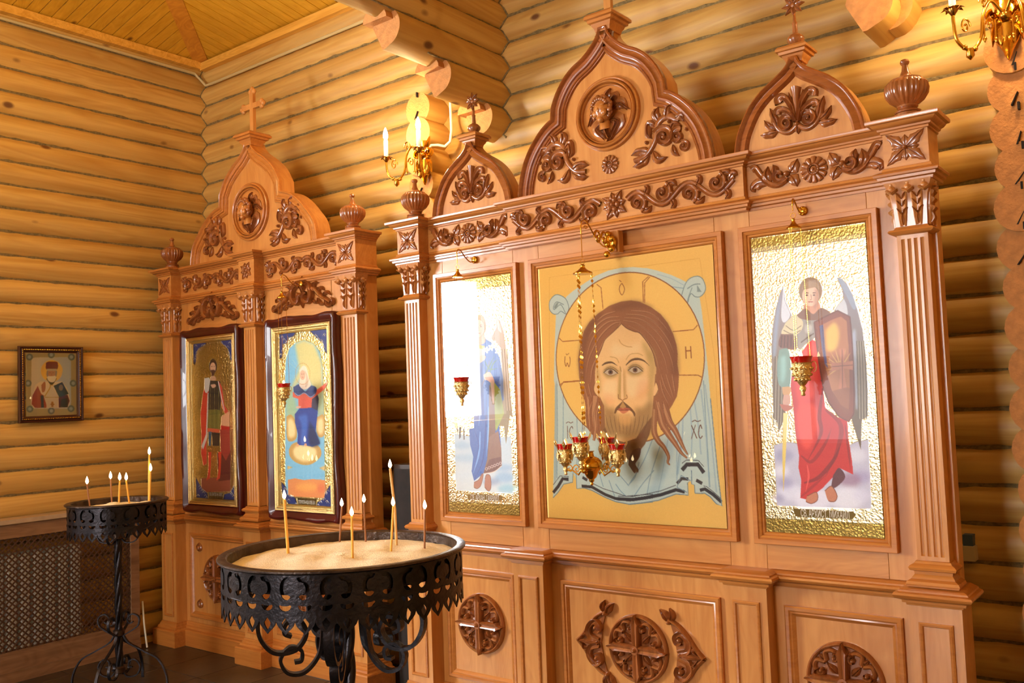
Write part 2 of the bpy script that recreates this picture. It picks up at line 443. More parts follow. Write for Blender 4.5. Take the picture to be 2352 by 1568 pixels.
# corbelled partition and the columns of protruding log ends
wall_mid = struct('wall_middle', 'partition of long pine logs whose ends step out like a corbel')
PX = -3.338
def ylog(parent, name, me, x, y_end, z):
    o = link_mesh(name, me, parent, (x, y_end, z)); o.rotation_euler = (0, 0, PI/2)
    return o
for k, (ye, flat) in enumerate([(4.06, True), (3.71, True), (3.32, True), (2.3, True), (1.3, False), (1.3, False), (1.3, False), (1.3, False), (1.3, False), (1.3, False)]):
    zc = 3.331+PIT*k
    ylog(wall_mid, 'log', log_mesh('log', 4.34-ye, flat), PX, ye, zc)
    if k < 4:                                         # upper lip of the hewn end
        mb = MB(); P = []
        for i in range(13):
            a = PI*i/12; P.append((PX-0.035+0.088*math.cos(a), zc+0.032+0.075*math.sin(a)))
        mb.slab([(x, z) for x, z in P][::-1], ye-0.05, ye+0.05); mb.build('log_lip', MAT['log_end'], wall_mid)
    if k: caulk(wall_mid, [(PX+0.061, 4.2, zc-0.08), (PX+0.061, ye+0.25, zc-0.08)], r=0.006)
pts = []; z = 3.23
while z < 4.9:
    pts.append((PX+0.06+bulge(z, SEAM_L)+0.002, YB-bulge(z, SEAM_B)-0.002, z)); z += 0.02
caulk(wall_mid, pts, r=0.006, jit=0.0015)
def stub_column(name, label, x, y_end, ztop, zbot, seed):
    t = struct(name, label, (x, YB, 0)); rnd = random.Random(seed)
    me = log_mesh('log_stub', 0.4); zc = ztop
    while zc > zbot:
        dx = rnd.uniform(-0.008, 0.008)
        o = link_mesh('log_stub', me, t, (dx, y_end-YB+rnd.uniform(-0.012, 0.012), zc)); o.rotation_euler = (0, 0, PI/2)
        mb = MB(); cx = x+dx+rnd.uniform(0.0, 0.02); yy = y_end-0.016
        mb.box(cx-0.004, cx+0.004, yy+0.001, yy+0.05, zc+0.068, zc+0.098)
        a = rnd.uniform(-0.9, -0.3); p = []
        mb.slab([(cx, zc-0.02), (cx+0.002, zc-0.02), (cx+math.sin(a)*0.05+0.004, zc-0.07), (cx+math.sin(a)*0.05-0.002, zc-0.07)], yy+0.003, yy+0.05)
        mb.build('crack', MAT['dark'], t, smooth=0)
        zc -= PIT
    return t
stub_column('wall_crossing', 'column of short pine log ends behind the lit wall lamp', -3.807, 4.04, 3.491, 0.0, 3)
stub_column('wall_corner', 'column of sawn log ends with pencilled marks beside the large icon case', -0.58, 4.08, 4.1306, 0.0, 5)
beam = struct('wall_bracket', 'short hewn log end jutting from the back wall above the large icon case', (-1.09, YB, 3.29))
ylog(beam, 'log_stub', log_mesh('log_stub', 0.35, True), 0.0, 3.97-YB, 0.02)
ylog(beam, 'log_stub', log_mesh('log_stub', 0.3), 0.05, 4.09-YB, 0.03)

# ceiling
ceiling = struct('ceiling', 'sloping tongue and groove plank ceiling in yellow pine', (0,0,0), 'ceiling')
CZ, SL, CX0, CY0 = 4.455, 0.20, -6.36, 4.24
rnd = random.Random(2)
def plank(p0, p1, p2, p3):
    t = 0.018; mb = MB()
    mb.add([p0, p1, p2, p3]+[(p[0], p[1], p[2]+t) for p in (p0, p1, p2, p3)], [(0,1,2,3),(7,6,5,4),(0,4,5,1),(1,5,6,2),(2,6,7,3),(3,7,4,0)])
    o = mb.build('plank', MAT['plank'], ceiling, smooth=0); return o
PWD = 0.088; g = 0.006
y = CY0-0.02
while y > 0.9:
    a, b = y, y-PWD+g
    la, lb = min(CY0-a, 2.6)+0.02, min(CY0-b, 2.6)+0.02
    dz = rnd.uniform(0, 0.002)
    plank((CX0, a, CZ+dz), (CX0+la, a, CZ+SL*la+dz), (CX0+lb, b, CZ+SL*lb+dz), (CX0, b, CZ+dz)); y -= PWD
mplank_v = wood('ceiling_pine_back', srgb(202,146,30), srgb(228,176,54), rough=0.45, axis=1, fine=24, along=0.9, knots=0.10, tint=0.05, figure=0.3, kscale=4, knotcol=srgb(110,60,16))
x = CX0+0.02
while x < -3.42:
    a, b = x, x+PWD-g
    la, lb = min(a-CX0, 2.6)+0.02, min(b-CX0, 2.6)+0.02
    dz = rnd.uniform(0, 0.002)
    o = plank((a, CY0, CZ+dz), (b, CY0, CZ+dz), (b, CY0-lb, CZ+SL*lb+dz), (a, CY0-la, CZ+SL*la+dz)); o.data.materials[0] = mplank_v; x += PWD
mb = MB(); mb.box(-6.5, -3.3, -5.1, 4.3, 5.05, 5.1); mb.box(-3.4, 2.2, -5.1, 4.4, 5.3, 5.35); mb.build('ceiling_board', MAT['plank'], ceiling, smooth=0)
mb = MB(); L = 2.6; wv = 0.042; h = 0.012
mb.add([(CX0-wv, CY0-wv, CZ-h), (CX0+wv, CY0+wv, CZ-h), (CX0+wv+L, CY0+wv-L, CZ+SL*L-h), (CX0-wv+L, CY0-wv-L, CZ+SL*L-h), (CX0-wv, CY0-wv, CZ+0.02), (CX0+wv, CY0+wv, CZ+0.02), (CX0+wv+L, CY0+wv-L, CZ+SL*L+0.02), (CX0-wv+L, CY0-wv-L, CZ+SL*L+0.02)], [(0,3,2,1),(0,1,5,4),(1,2,6,5),(2,3,7,6),(3,0,4,7)])
mb.build('rafter', wood('rafter_pine', srgb(190,120,34), srgb(222,156,56), axis=0, fine=18, along=4, figure=0.5), ceiling, smooth=0)
t1 = MB(); t1.box(XL+0.0, XL+0.085, 0.9, 4.2, 4.405, 4.462); o = t1.build('trim_1', MAT['trimwood'], None, smooth=0); setp(o, 'pale pine cornice board along the left wall', 'trim', None, 'structure')
t1 = MB(); t1.box(-6.3, -3.4, YB-0.085, YB, 4.395, 4.455); o = t1.build('trim_2', MAT['trimwood'], None, smooth=0); setp(o, 'pale pine cornice board along the back wall', 'trim', None, 'structure')

# floor
floor = struct('floor', 'dark slate tiled floor', (0,0,0), 'floor')
mb = MB(); mb.box(-6.6, 2.2, -5.2, 4.4, -0.06, -0.004); mb.build('floor_bed', MAT['grout'], floor, smooth=0)
TS = 0.40; px, py, _ = on_z(452, 1556, 0.0)
mt = MB(); b = 0.002; s2 = TS/2-0.002
mt.add([(-s2,-s2,-0.004),(s2,-s2,-0.004),(s2,s2,-0.004),(-s2,s2,-0.004),(-s2+b,-s2+b,0),(s2-b,-s2+b,0),(s2-b,s2-b,0),(-s2+b,s2-b,0)], [(4,5,6,7),(0,1,5,4),(1,2,6,5),(2,3,7,6),(3,0,4,7)])
tile0 = mt.build('tile', MAT['tile'], floor, smooth=0); first = True
i0 = int((-6.4-px)/TS)-1
for i in range(i0, i0+24):
    for j in range(-13, 8):
        x, y = px+(i+0.5)*TS, py+(j+0.5)*TS
        if not (-6.5 < x < 0.8 and 0.2 < y < 4.4): continue
        if first: tile0.location = (x, y, 0); first = False
        else: link_mesh('tile', tile0.data, floor, (x, y, 0))
mb = MB(); mb.box(-6.6, 2.2, -5.2, 0.1, -0.004, 0.0); mb.box(0.9, 2.2, 0.1, 4.4, -0.004, 0.0); mb.build('floor_slab', MAT['tile'], floor, smooth=0)

# ================================================================== carved relief
def cr(pts, n=6):                                     # Catmull-Rom through 2-D points
    P = [np.array(p, float) for p in pts]; P = [2*P[0]-P[1]]+P+[2*P[-1]-P[-2]]; out = []
    for i in range(1, len(P)-2):
        for k in range(n):
            t = k/n; a, b, c, d = P[i-1], P[i], P[i+1], P[i+2]
            out.append(0.5*((2*b)+(-a+c)*t+(2*a-5*b+4*c-d)*t*t+(-a+3*b-3*c+d)*t**3))
    out.append(P[-2]); return [tuple(p) for p in out]
def spiral(cx, cz, r0, r1, a0, a1, n=16):
    return [(cx+(r0+(r1-r0)*i/n)*math.cos(math.radians(a0+(a1-a0)*i/n)), cz+(r0+(r1-r0)*i/n)*math.sin(math.radians(a0+(a1-a0)*i/n))) for i in range(n+1)]
ROUND = [(-1,0),(-0.92,0.45),(-0.6,0.85),(0,1.0),(0.6,0.85),(0.92,0.45),(1,0)]
VEIN = [(-1,0),(-0.96,0.4),(-0.5,0.72),(-0.1,0.62),(0,1.0),(0.1,0.62),(0.5,0.72),(0.96,0.4),(1,0)]
FLUTE = [(-1,0),(-0.95,0.8),(-0.75,1.0),(-0.3,0.6),(0,0.5),(0.3,0.6),(0.75,1.0),(0.95,0.8),(1,0)]
class Rel:
    """relief carved on an upright plane: a to the right, b up, c out of the plane"""
    def __init__(s, mb, cx, cz, y, sc=1.0, mx=1, mz=1, rot=0.0, side=None):
        s.mb, s.cx, s.cz, s.y, s.sc, s.mx, s.mz = mb, cx, cz, y, sc, mx, mz
        s.c, s.s = math.cos(rot), math.sin(rot); s.side = side; s.fw = 1.0
    def m(s, a, b, c):
        a *= s.mx*s.sc; b *= s.mz*s.sc; c *= s.sc
        x, z = a*s.c-b*s.s, a*s.s+b*s.c
        if s.side: return (s.cx+c*s.side, s.y+x, s.cz+z)      # plane facing +x / -x
        return (s.cx+x, s.y-c, s.cz+z)
    def strip(s, path, w, h, prof=ROUND, base=0.0):
        n = len(path); k = len(prof); vs = []; fs = []
        fw = s.fw; W = (lambda t: w(t)*fw) if callable(w) else (lambda t: w*fw); Hh = h if callable(h) else (lambda t: h)
        for i, p in enumerate(path):
            q0 = path[max(0, i-1)]; q1 = path[min(n-1, i+1)]
            tx, tz = q1[0]-q0[0], q1[1]-q0[1]; L = math.hypot(tx, tz) or 1e-9
            nx, nz = -tz/L, tx/L; t = i/(n-1)
            for d, e in prof: vs.append(s.m(p[0]+nx*d*W(t), p[1]+nz*d*W(t), base+e*Hh(t)))
        for i in range(n-1):
            for q in range(k-1): fs.append((i*k+q, i*k+q+1, (i+1)*k+q+1, (i+1)*k+q))
        s.mb.add(vs, fs); return s
    def stem(s, path, w0, w1, h, base=0.0, prof=ROUND):
        return s.strip(path, lambda t: w0+(w1-w0)*t, lambda t: h*(1-0.25*t), prof, base)
    def leaf(s, pts, w, h, lobes=0, base=0.0, n=5, prof=VEIN, fat=0.8):
        path = cr(pts, n)
        def W(t):
            v = w*math.sin(PI*min(1, max(0.0, t))**fat)
            if lobes: v *= 1-0.28*(0.5+0.5*math.cos(2*PI*lobes*t))
            return max(v, 0.0008)
        return s.strip(path, W, lambda t: h*(0.45+0.75*math.sin(PI*t)), prof, base)
    def curl(s, cx, cz, r, a0, turns, w, h, base=0.0, bead=True, n=None):
        a1 = a0+turns*360; n = n or max(10, int(abs(turns)*18))
        p = spiral(cx, cz, r, r*0.18, a0, a1, n)
        s.strip(p, lambda t: w*(1-0.55*t), lambda t: h*(0.9+0.3*t), FLUTE, base)
        if bead: s.bead(cx, cz, r*0.3, h*1.1, base)
        return s
    def bead(s, a, b, r, h, base=0.0, n=10, m=4):
        vs = []; fs = []
        for j in range(m):
            q = PI/2*j/m
            for i in range(n):
                t = 2*PI*i/n; vs.append(s.m(a+r*math.cos(q)*math.cos(t), b+r*math.cos(q)*math.sin(t), base+h*math.sin(q)))
        vs.append(s.m(a, b, base+h))
        for j in range(m-1):
            for i in range(n): fs.append((j*n+i, j*n+(i+1)%n, (j+1)*n+(i+1)%n, (j+1)*n+i))
        for i in range(n): fs.append(((m-1)*n+i, (m-1)*n+(i+1)%n, m*n))
        s.mb.add(vs, fs); return s
    def ring(s, a, b, r, w, h, n=40, prof=ROUND, base=0.0, rz=None):
        k = len(prof); vs = []; fs = []; rz = rz or r
        for i in range(n):
            t = 2*PI*i/n
            for d, e in prof: vs.append(s.m(a+(r+d*w)*math.cos(t), b+(rz+d*w)*math.sin(t), base+e*h))
        for i in range(n):
            j = (i+1)%n
            for q in range(k-1): fs.append((i*k+q, i*k+q+1, j*k+q+1, j*k+q))
        s.mb.add(vs, fs); return s
    def disc(s, a, b, r, h, n=40, base=0.0):
        vs = [s.m(a+r*math.cos(2*PI*i/n), b+r*math.sin(2*PI*i/n), base) for i in range(n)]+[s.m(a+r*math.cos(2*PI*i/n), b+r*math.sin(2*PI*i/n), base+h) for i in range(n)]
        s.mb.add(vs, [tuple(range(n, 2*n))]+[(i, (i+1)%n, n+(i+1)%n, n+i) for i in range(n)]); return s

def orn_quad_leaf(R, w):
    for sx in (-1, 1):
        for sz in (-1, 1):
            R.leaf([(0,0),(sx*w*0.5,sz*w*0.42),(sx*w,sz*w*0.86)], w*0.34, w*0.17, lobes=3)
    for a in range(4):
        an = a*PI/2
        R.leaf([(0,0),(math.cos(an)*w*0.4,math.sin(an)*w*0.4),(math.cos(an)*w*0.72,math.sin(an)*w*0.72)], w*0.24, w*0.12)
    R.bead(0, 0, w*0.13, w*0.34)
def orn_star(R, r, n=8):
    for i in range(n):
        a = 2*PI*i/n+0.2; q = r*(1.0 if i % 2 else 0.82)
        R.leaf([(math.cos(a)*r*0.2,math.sin(a)*r*0.2),(math.cos(a)*q*0.6,math.sin(a)*q*0.6),(math.cos(a)*q,math.sin(a)*q)], r*0.26, r*0.2)
    for i in range(5):
        a = 2*PI*i/5; R.bead(math.cos(a)*r*0.3, math.sin(a)*r*0.3, r*0.22, r*0.34)
    R.bead(0, 0, r*0.2, r*0.45)
def orn_rosette(R, r, n=12):
    for i in range(n):
        a = 2*PI*i/n
        R.strip([(math.cos(a)*r*q, math.sin(a)*r*q) for q in (0.3, 0.55, 0.8, 0.94, 1.0)], (lambda t: r*(0.14+0.13*t) if t < 0.8 else r*0.14), lambda t: r*(0.28-0.1*t), ROUND)
    R.ring(0, 0, r*0.42, r*0.09, r*0.36, 20); R.bead(0, 0, r*0.36, r*0.3); R.bead(0, 0, r*0.14, r*0.46)
def orn_garland(R, x0, x1, hh, n):                    # running scroll, from x0 (flower end) to x1 (tip)
    L = (x1-x0)/n; pts = []
    for i in range(n*8+1):
        t = i/8.0; pts.append((x0+L*t, hh*0.62*math.sin(PI*t+0.4)))
    R.stem(pts, hh*0.16, hh*0.13, hh*0.3, prof=FLUTE)
    for i in range(n):
        s = 1 if i % 2 else -1; cx = x0+L*(i+0.42)
        R.curl(cx, s*hh*0.22, hh*0.62, s*70 if L > 0 else 180-s*70, (-s if L > 0 else s)*1.25, hh*0.2, hh*0.36)
        d = 1 if L > 0 else -1
        R.leaf([(cx+d*hh*0.2, s*hh*0.5),(cx+d*hh*0.75, s*hh*0.85),(cx+d*hh*1.15, s*hh*0.55)], hh*0.26, hh*0.34, lobes=2)
        R.leaf([(cx+d*hh*0.5, -s*hh*0.25),(cx+d*hh*0.85, -s*hh*0.75),(cx+d*hh*0.55, -s*hh*1.02)], hh*0.22, hh*0.3, lobes=2)
        R.bead(cx+d*hh*0.75, s*hh*0.1, hh*0.17, hh*0.34)
    R.leaf([(x1-L*0.15, 0.3*hh),(x1+L*0.02, hh*0.62),(x1+L*0.16, hh*0.5)], hh*0.25, hh*0.3)
def orn_sprig(R, w, hh):                              # three leaves by the rosette, curl and plume outside
    R.leaf([(0.12*w,0.05*hh),(0.02*w,0.45*hh),(-0.06*w,0.95*hh)], w*0.12, hh*0.26, lobes=2)
    R.leaf([(0.12*w,-0.05*hh),(0.03*w,-0.5*hh),(-0.02*w,-0.95*hh)], w*0.12, hh*0.26, lobes=2)
    R.bead(0.2*w, 0.05*hh, 0.075*w, hh*0.4)
    R.curl(0.36*w, 0.02*hh, hh*0.5, 200, 0.95, hh*0.2, hh*0.36, bead=False)
    R.stem(cr([(0.2*w,-0.35*hh),(0.42*w,-0.62*hh),(0.62*w,-0.4*hh),(0.8*w,0.3*hh),(0.92*w,0.85*hh),(1.0*w,0.75*hh)], 5), hh*0.14, hh*0.2, hh*0.34, prof=FLUTE)
    R.leaf([(0.58*w,-0.4*hh),(0.66*w,0.15*hh),(0.62*w,0.8*hh)], w*0.1, hh*0.34)
    R.leaf([(0.6*w,-0.45*hh),(0.82*w,-0.25*hh),(0.98*w,-0.55*hh),(0.95*w,-0.85*hh)], w*0.1, hh*0.3)
    R.leaf([(0.5*w,0.1*hh),(0.46*w,0.5*hh),(0.5*w,0.85*hh)], w*0.07, hh*0.34)
def orn_rinceau(R, w):                                # corner filling of the trefoil gable, rising to the outer side
    R.stem(cr([(-1.0*w,-0.62*w),(-0.55*w,-0.52*w),(-0.2*w,-0.1*w),(-0.05*w,0.45*w),(0.3*w,0.62*w),(0.72*w,0.42*w)], 6), w*0.07, w*0.1, w*0.11)
    R.curl(0.16*w, -0.06*w, 0.34*w, 150, -1.3, w*0.11, w*0.17)
    R.curl(0.66*w, -0.12*w, 0.24*w, 60, 1.2, w*0.09, w*0.15)
    R.curl(0.86*w, -0.5*w, 0.17*w, 120, -1.2, w*0.07, w*0.13)
    R.leaf([(-0.35*w,-0.5*w),(-0.75*w,-0.35*w),(-1.12*w,-0.42*w)], w*0.15, w*0.15, lobes=2)
    R.leaf([(-0.4*w,-0.55*w),(-0.75*w,-0.78*w),(-1.08*w,-0.82*w)], w*0.13, w*0.14, lobes=2)
    R.leaf([(-0.3*w,-0.4*w),(-0.1*w,-0.75*w),(0.25*w,-0.72*w)], w*0.12, w*0.14)
    R.leaf([(-0.1*w,0.3*w),(-0.36*w,0.48*w),(-0.42*w,0.16*w),(-0.3*w,-0.02*w)], w*0.14, w*0.16, lobes=2)
    R.leaf([(0.0*w,0.5*w),(-0.12*w,0.78*w),(0.0*w,1.0*w)], w*0.13, w*0.15)
    R.leaf([(0.25*w,0.55*w),(0.34*w,0.85*w),(0.5*w,0.98*w)], w*0.13, w*0.15, lobes=2)
    R.leaf([(0.55*w,0.48*w),(0.8*w,0.5*w),(0.92*w,0.26*w)], w*0.12, w*0.14)
    R.leaf([(0.4*w,0.1*w),(0.56*w,0.3*w),(0.82*w,0.2*w)], w*0.1, w*0.16)
    R.leaf([(0.45*w,-0.35*w),(0.5*w,-0.62*w),(0.68*w,-0.78*w)], w*0.09, w*0.12)
    for p in ((-0.12,0.9),(0.36,0.44),(-0.5,-0.1),(0.98,0.05)): R.bead(p[0]*w, p[1]*w, 0.07*w, 0.16*w)
def orn_palmette(R, w):                               # shell-like spray in the onion gables
    R.strip([(0, z*w) for z in (-0.35,-0.1,0.2,0.5,0.68,0.8,0.84)], lambda t: w*(0.05+0.13*t**1.5)*(1 if t < 0.95 else 0.5), lambda t: w*(0.12+0.1*t))
    for sx in (-1, 1):
        q = Rel(R.mb, R.cx, R.cz, R.y, R.sc, R.mx*sx, R.mz); q.fw = R.fw
        q.stem(cr([(0.03*w,-0.3*w),(0.12*w,0.12*w),(0.28*w,0.45*w),(0.45*w,0.62*w),(0.58*w,0.55*w),(0.55*w,0.42*w)], 5), w*0.05, w*0.13, w*0.2, prof=FLUTE)
        q.stem(cr([(0.05*w,-0.3*w),(0.2*w,0.0*w),(0.42*w,0.18*w),(0.62*w,0.2*w),(0.66*w,0.06*w)], 5), w*0.05, w*0.11, w*0.18, prof=FLUTE)
        q.leaf([(0.1*w,-0.2*w),(0.16*w,0.3*w),(0.24*w,0.72*w)], w*0.08, w*0.12)
        q.curl(0.36*w, -0.3*w, 0.25*w, 150, -1.3, w*0.1, w*0.17)
        q.stem(cr([(0.0,-0.42*w),(0.3*w,-0.6*w),(0.62*w,-0.46*w),(0.82*w,-0.1*w)], 5), w*0.08, w*0.05, w*0.13)
        q.leaf([(0.66*w,-0.35*w),(0.78*w,0.02*w),(0.9*w,0.34*w)], w*0.13, w*0.15, lobes=2)
        q.leaf([(0.7*w,-0.42*w),(0.95*w,-0.28*w),(1.12*w,-0.02*w)], w*0.12, w*0.14, lobes=2)
        q.leaf([(0.66*w,-0.5*w),(1.0*w,-0.55*w),(1.28*w,-0.5*w)], w*0.13, w*0.14, lobes=2)
    R.bead(0, -0.4*w, 0.1*w, 0.22*w); R.leaf([(0,-0.42*w),(0,-0.55*w),(0,-0.72*w)], w*0.1, w*0.14)
def orn_cross_medallion(R, r):
    R.disc(0, 0, r*0.96, r*0.04, 48); R.ring(0, 0, r*0.94, r*0.06, r*0.16, 48)
    for k in range(4):
        q = Rel(R.mb, R.cx, R.cz, R.y, R.sc, 1, 1, k*PI/2)
        q.strip([(0, r*t) for t in (0.04,0.2,0.4,0.58,0.68,0.74,0.80,0.90,1.0)], lambda t: r*(0.105+0.075*t if t < 0.62 else max(0.012, 0.20*(1-t)*2.2)), lambda t: r*0.30, [(-1,0),(-0.97,0.7),(-0.7,0.95),(-0.35,0.9),(0,0.78),(0.35,0.9),(0.7,0.95),(0.97,0.7),(1,0)])
        for sx in (-1, 1): q.leaf([(sx*r*0.08,r*0.66),(sx*r*0.2,r*0.72),(sx*r*0.27,r*0.64)], r*0.06, r*0.26)
        q2 = Rel(R.mb, R.cx, R.cz, R.y, R.sc, 1, 1, k*PI/2+PI/4)
        q2.leaf([(0,r*0.24),(0,r*0.42),(0,r*0.62)], r*0.10, r*0.2); q2.bead(0, r*0.66, r*0.05, r*0.2); q2.leaf([(0,r*0.68),(0,r*0.78),(0,r*0.9)], r*0.09, r*0.16)
        for sx in (-1, 1):
            q3 = Rel(R.mb, R.cx, R.cz, R.y, R.sc, sx, 1, k*PI/2+PI/4)
            q3.strip(cr([(0.03*r,0.66*r),(0.16*r,0.82*r),(0.33*r,0.74*r),(0.36*r,0.56*r),(0.26*r,0.48*r),(0.19*r,0.54*r)], 5), lambda t: r*(0.075-0.03*t), lambda t: r*(0.16+0.06*t), ROUND)
            q3.bead(0.24*r, 0.57*r, r*0.07, r*0.24)
    R.disc(0, 0, r*0.13, r*0.3, 20); R.bead(0, 0, r*0.10, r*0.42)
def orn_side_lens(R, w):                              # pointed wing beside the round medallion; a runs outward
    out = cr([(0.02*w,0.98*w),(0.35*w,0.80*w),(0.62*w,0.52*w),(0.84*w,0.22*w),(1.06*w,0.0)], 4); P = out+[(a, -b) for a, b in out[-2::-1]]+[(0.16*w,-0.5*w),(0.24*w,0.0),(0.16*w,0.5*w)]
    n = len(P); vs = [R.m(a, b, 0) for a, b in P]+[R.m(a, b, 0.05*w) for a, b in P]; R.mb.add(vs, [tuple(range(n, 2*n))]+[(i, (i+1)%n, n+(i+1)%n, n+i) for i in range(n)])
    R.strip([(a*0.97, b*0.95) for a, b in out], w*0.055, w*0.15); R.strip([(a*0.97, -b*0.95) for a, b in out], w*0.055, w*0.15)
    R.leaf([(0.25*w,0),(0.62*w,0),(1.1*w,0)], w*0.09, w*0.22)
    for sz in (-1, 1):
        q = Rel(R.mb, R.cx, R.cz, R.y, R.sc, R.mx, sz)
        q.strip(cr([(0.3*w,0.04*w),(0.58*w,0.16*w),(0.62*w,0.4*w),(0.42*w,0.6*w),(0.24*w,0.5*w),(0.28*w,0.34*w),(0.4*w,0.36*w)], 5), lambda t: w*(0.11-0.045*t), lambda t: w*(0.16+0.06*t), FLUTE)
        q.bead(0.36*w, 0.43*w, 0.09*w, 0.24*w); q.leaf([(0.6*w,0.14*w),(0.76*w,0.2*w),(0.86*w,0.06*w)], w*0.07, w*0.2)
        q.leaf([(0.02*w,0.84*w),(-0.08*w,1.04*w),(-0.24*w,1.18*w)], w*0.12, w*0.2); q.leaf([(0.06*w,0.86*w),(0.14*w,1.06*w),(0.06*w,1.24*w)], w*0.1, w*0.18); q.bead(0.04*w, 0.86*w, 0.08*w, 0.22*w)
def orn_crest(R, w, hh):                              # open carving above the framed icons
    R.leaf([(0,0.1*hh),(0,0.75*hh),(0,1.3*hh)], w*0.075, hh*0.3, lobes=3)
    for sx in (-1, 1):
        q = Rel(R.mb, R.cx, R.cz, R.y, R.sc, sx, 1)
        q.strip(cr([(0.03*w,0.75*hh),(0.14*w,0.85*hh),(0.30*w,0.55*hh),(0.33*w,0.0),(0.22*w,-0.35*hh),(0.09*w,-0.2*hh),(0.08*w,0.1*hh),(0.15*w,0.22*hh)], 5), lambda t: hh*(0.17-0.05*t), lambda t: hh*0.34, FLUTE)
        q.leaf([(0.03*w,0.4*hh),(0.12*w,0.9*hh),(0.2*w,1.0*hh)], w*0.05, hh*0.3)
        q.strip(cr([(0.28*w,0.45*hh),(0.46*w,0.35*hh),(0.62*w,-0.05*hh),(0.8*w,-0.3*hh),(0.98*w,-0.55*hh)], 5), lambda t: hh*(0.18-0.08*t), lambda t: hh*0.3, ROUND)
        q.leaf([(0.36*w,0.45*hh),(0.46*w,0.75*hh),(0.56*w,0.72*hh)], w*0.055, hh*0.3, lobes=2)
        q.leaf([(0.5*w,0.2*hh),(0.64*w,0.42*hh),(0.76*w,0.2*hh)], w*0.055, hh*0.28, lobes=2)
        q.leaf([(0.7*w,-0.1*hh),(0.84*w,0.08*hh),(0.96*w,-0.12*hh)], w*0.05, hh*0.28)
        q.leaf([(0.3*w,-0.2*hh),(0.46*w,-0.45*hh),(0.58*w,-0.3*hh)], w*0.05, hh*0.26, lobes=2)
        q.leaf([(0.5*w,-0.15*hh),(0.62*w,-0.55*hh),(0.76*w,-0.6*hh)], w*0.05, hh*0.26)
        q.leaf([(0.74*w,-0.35*hh),(0.84*w,-0.72*hh),(0.98*w,-0.78*hh)], w*0.05, hh*0.24)
        q.curl(0.98*w, -0.55*hh, hh*0.2, 90, -1.1, hh*0.1, hh*0.24)
    R.bead(0, 0.1*hh, hh*0.14, hh*0.42); R.leaf([(0,-0.05*hh),(0,-0.35*hh),(0,-0.68*hh)], w*0.045, hh*0.24)
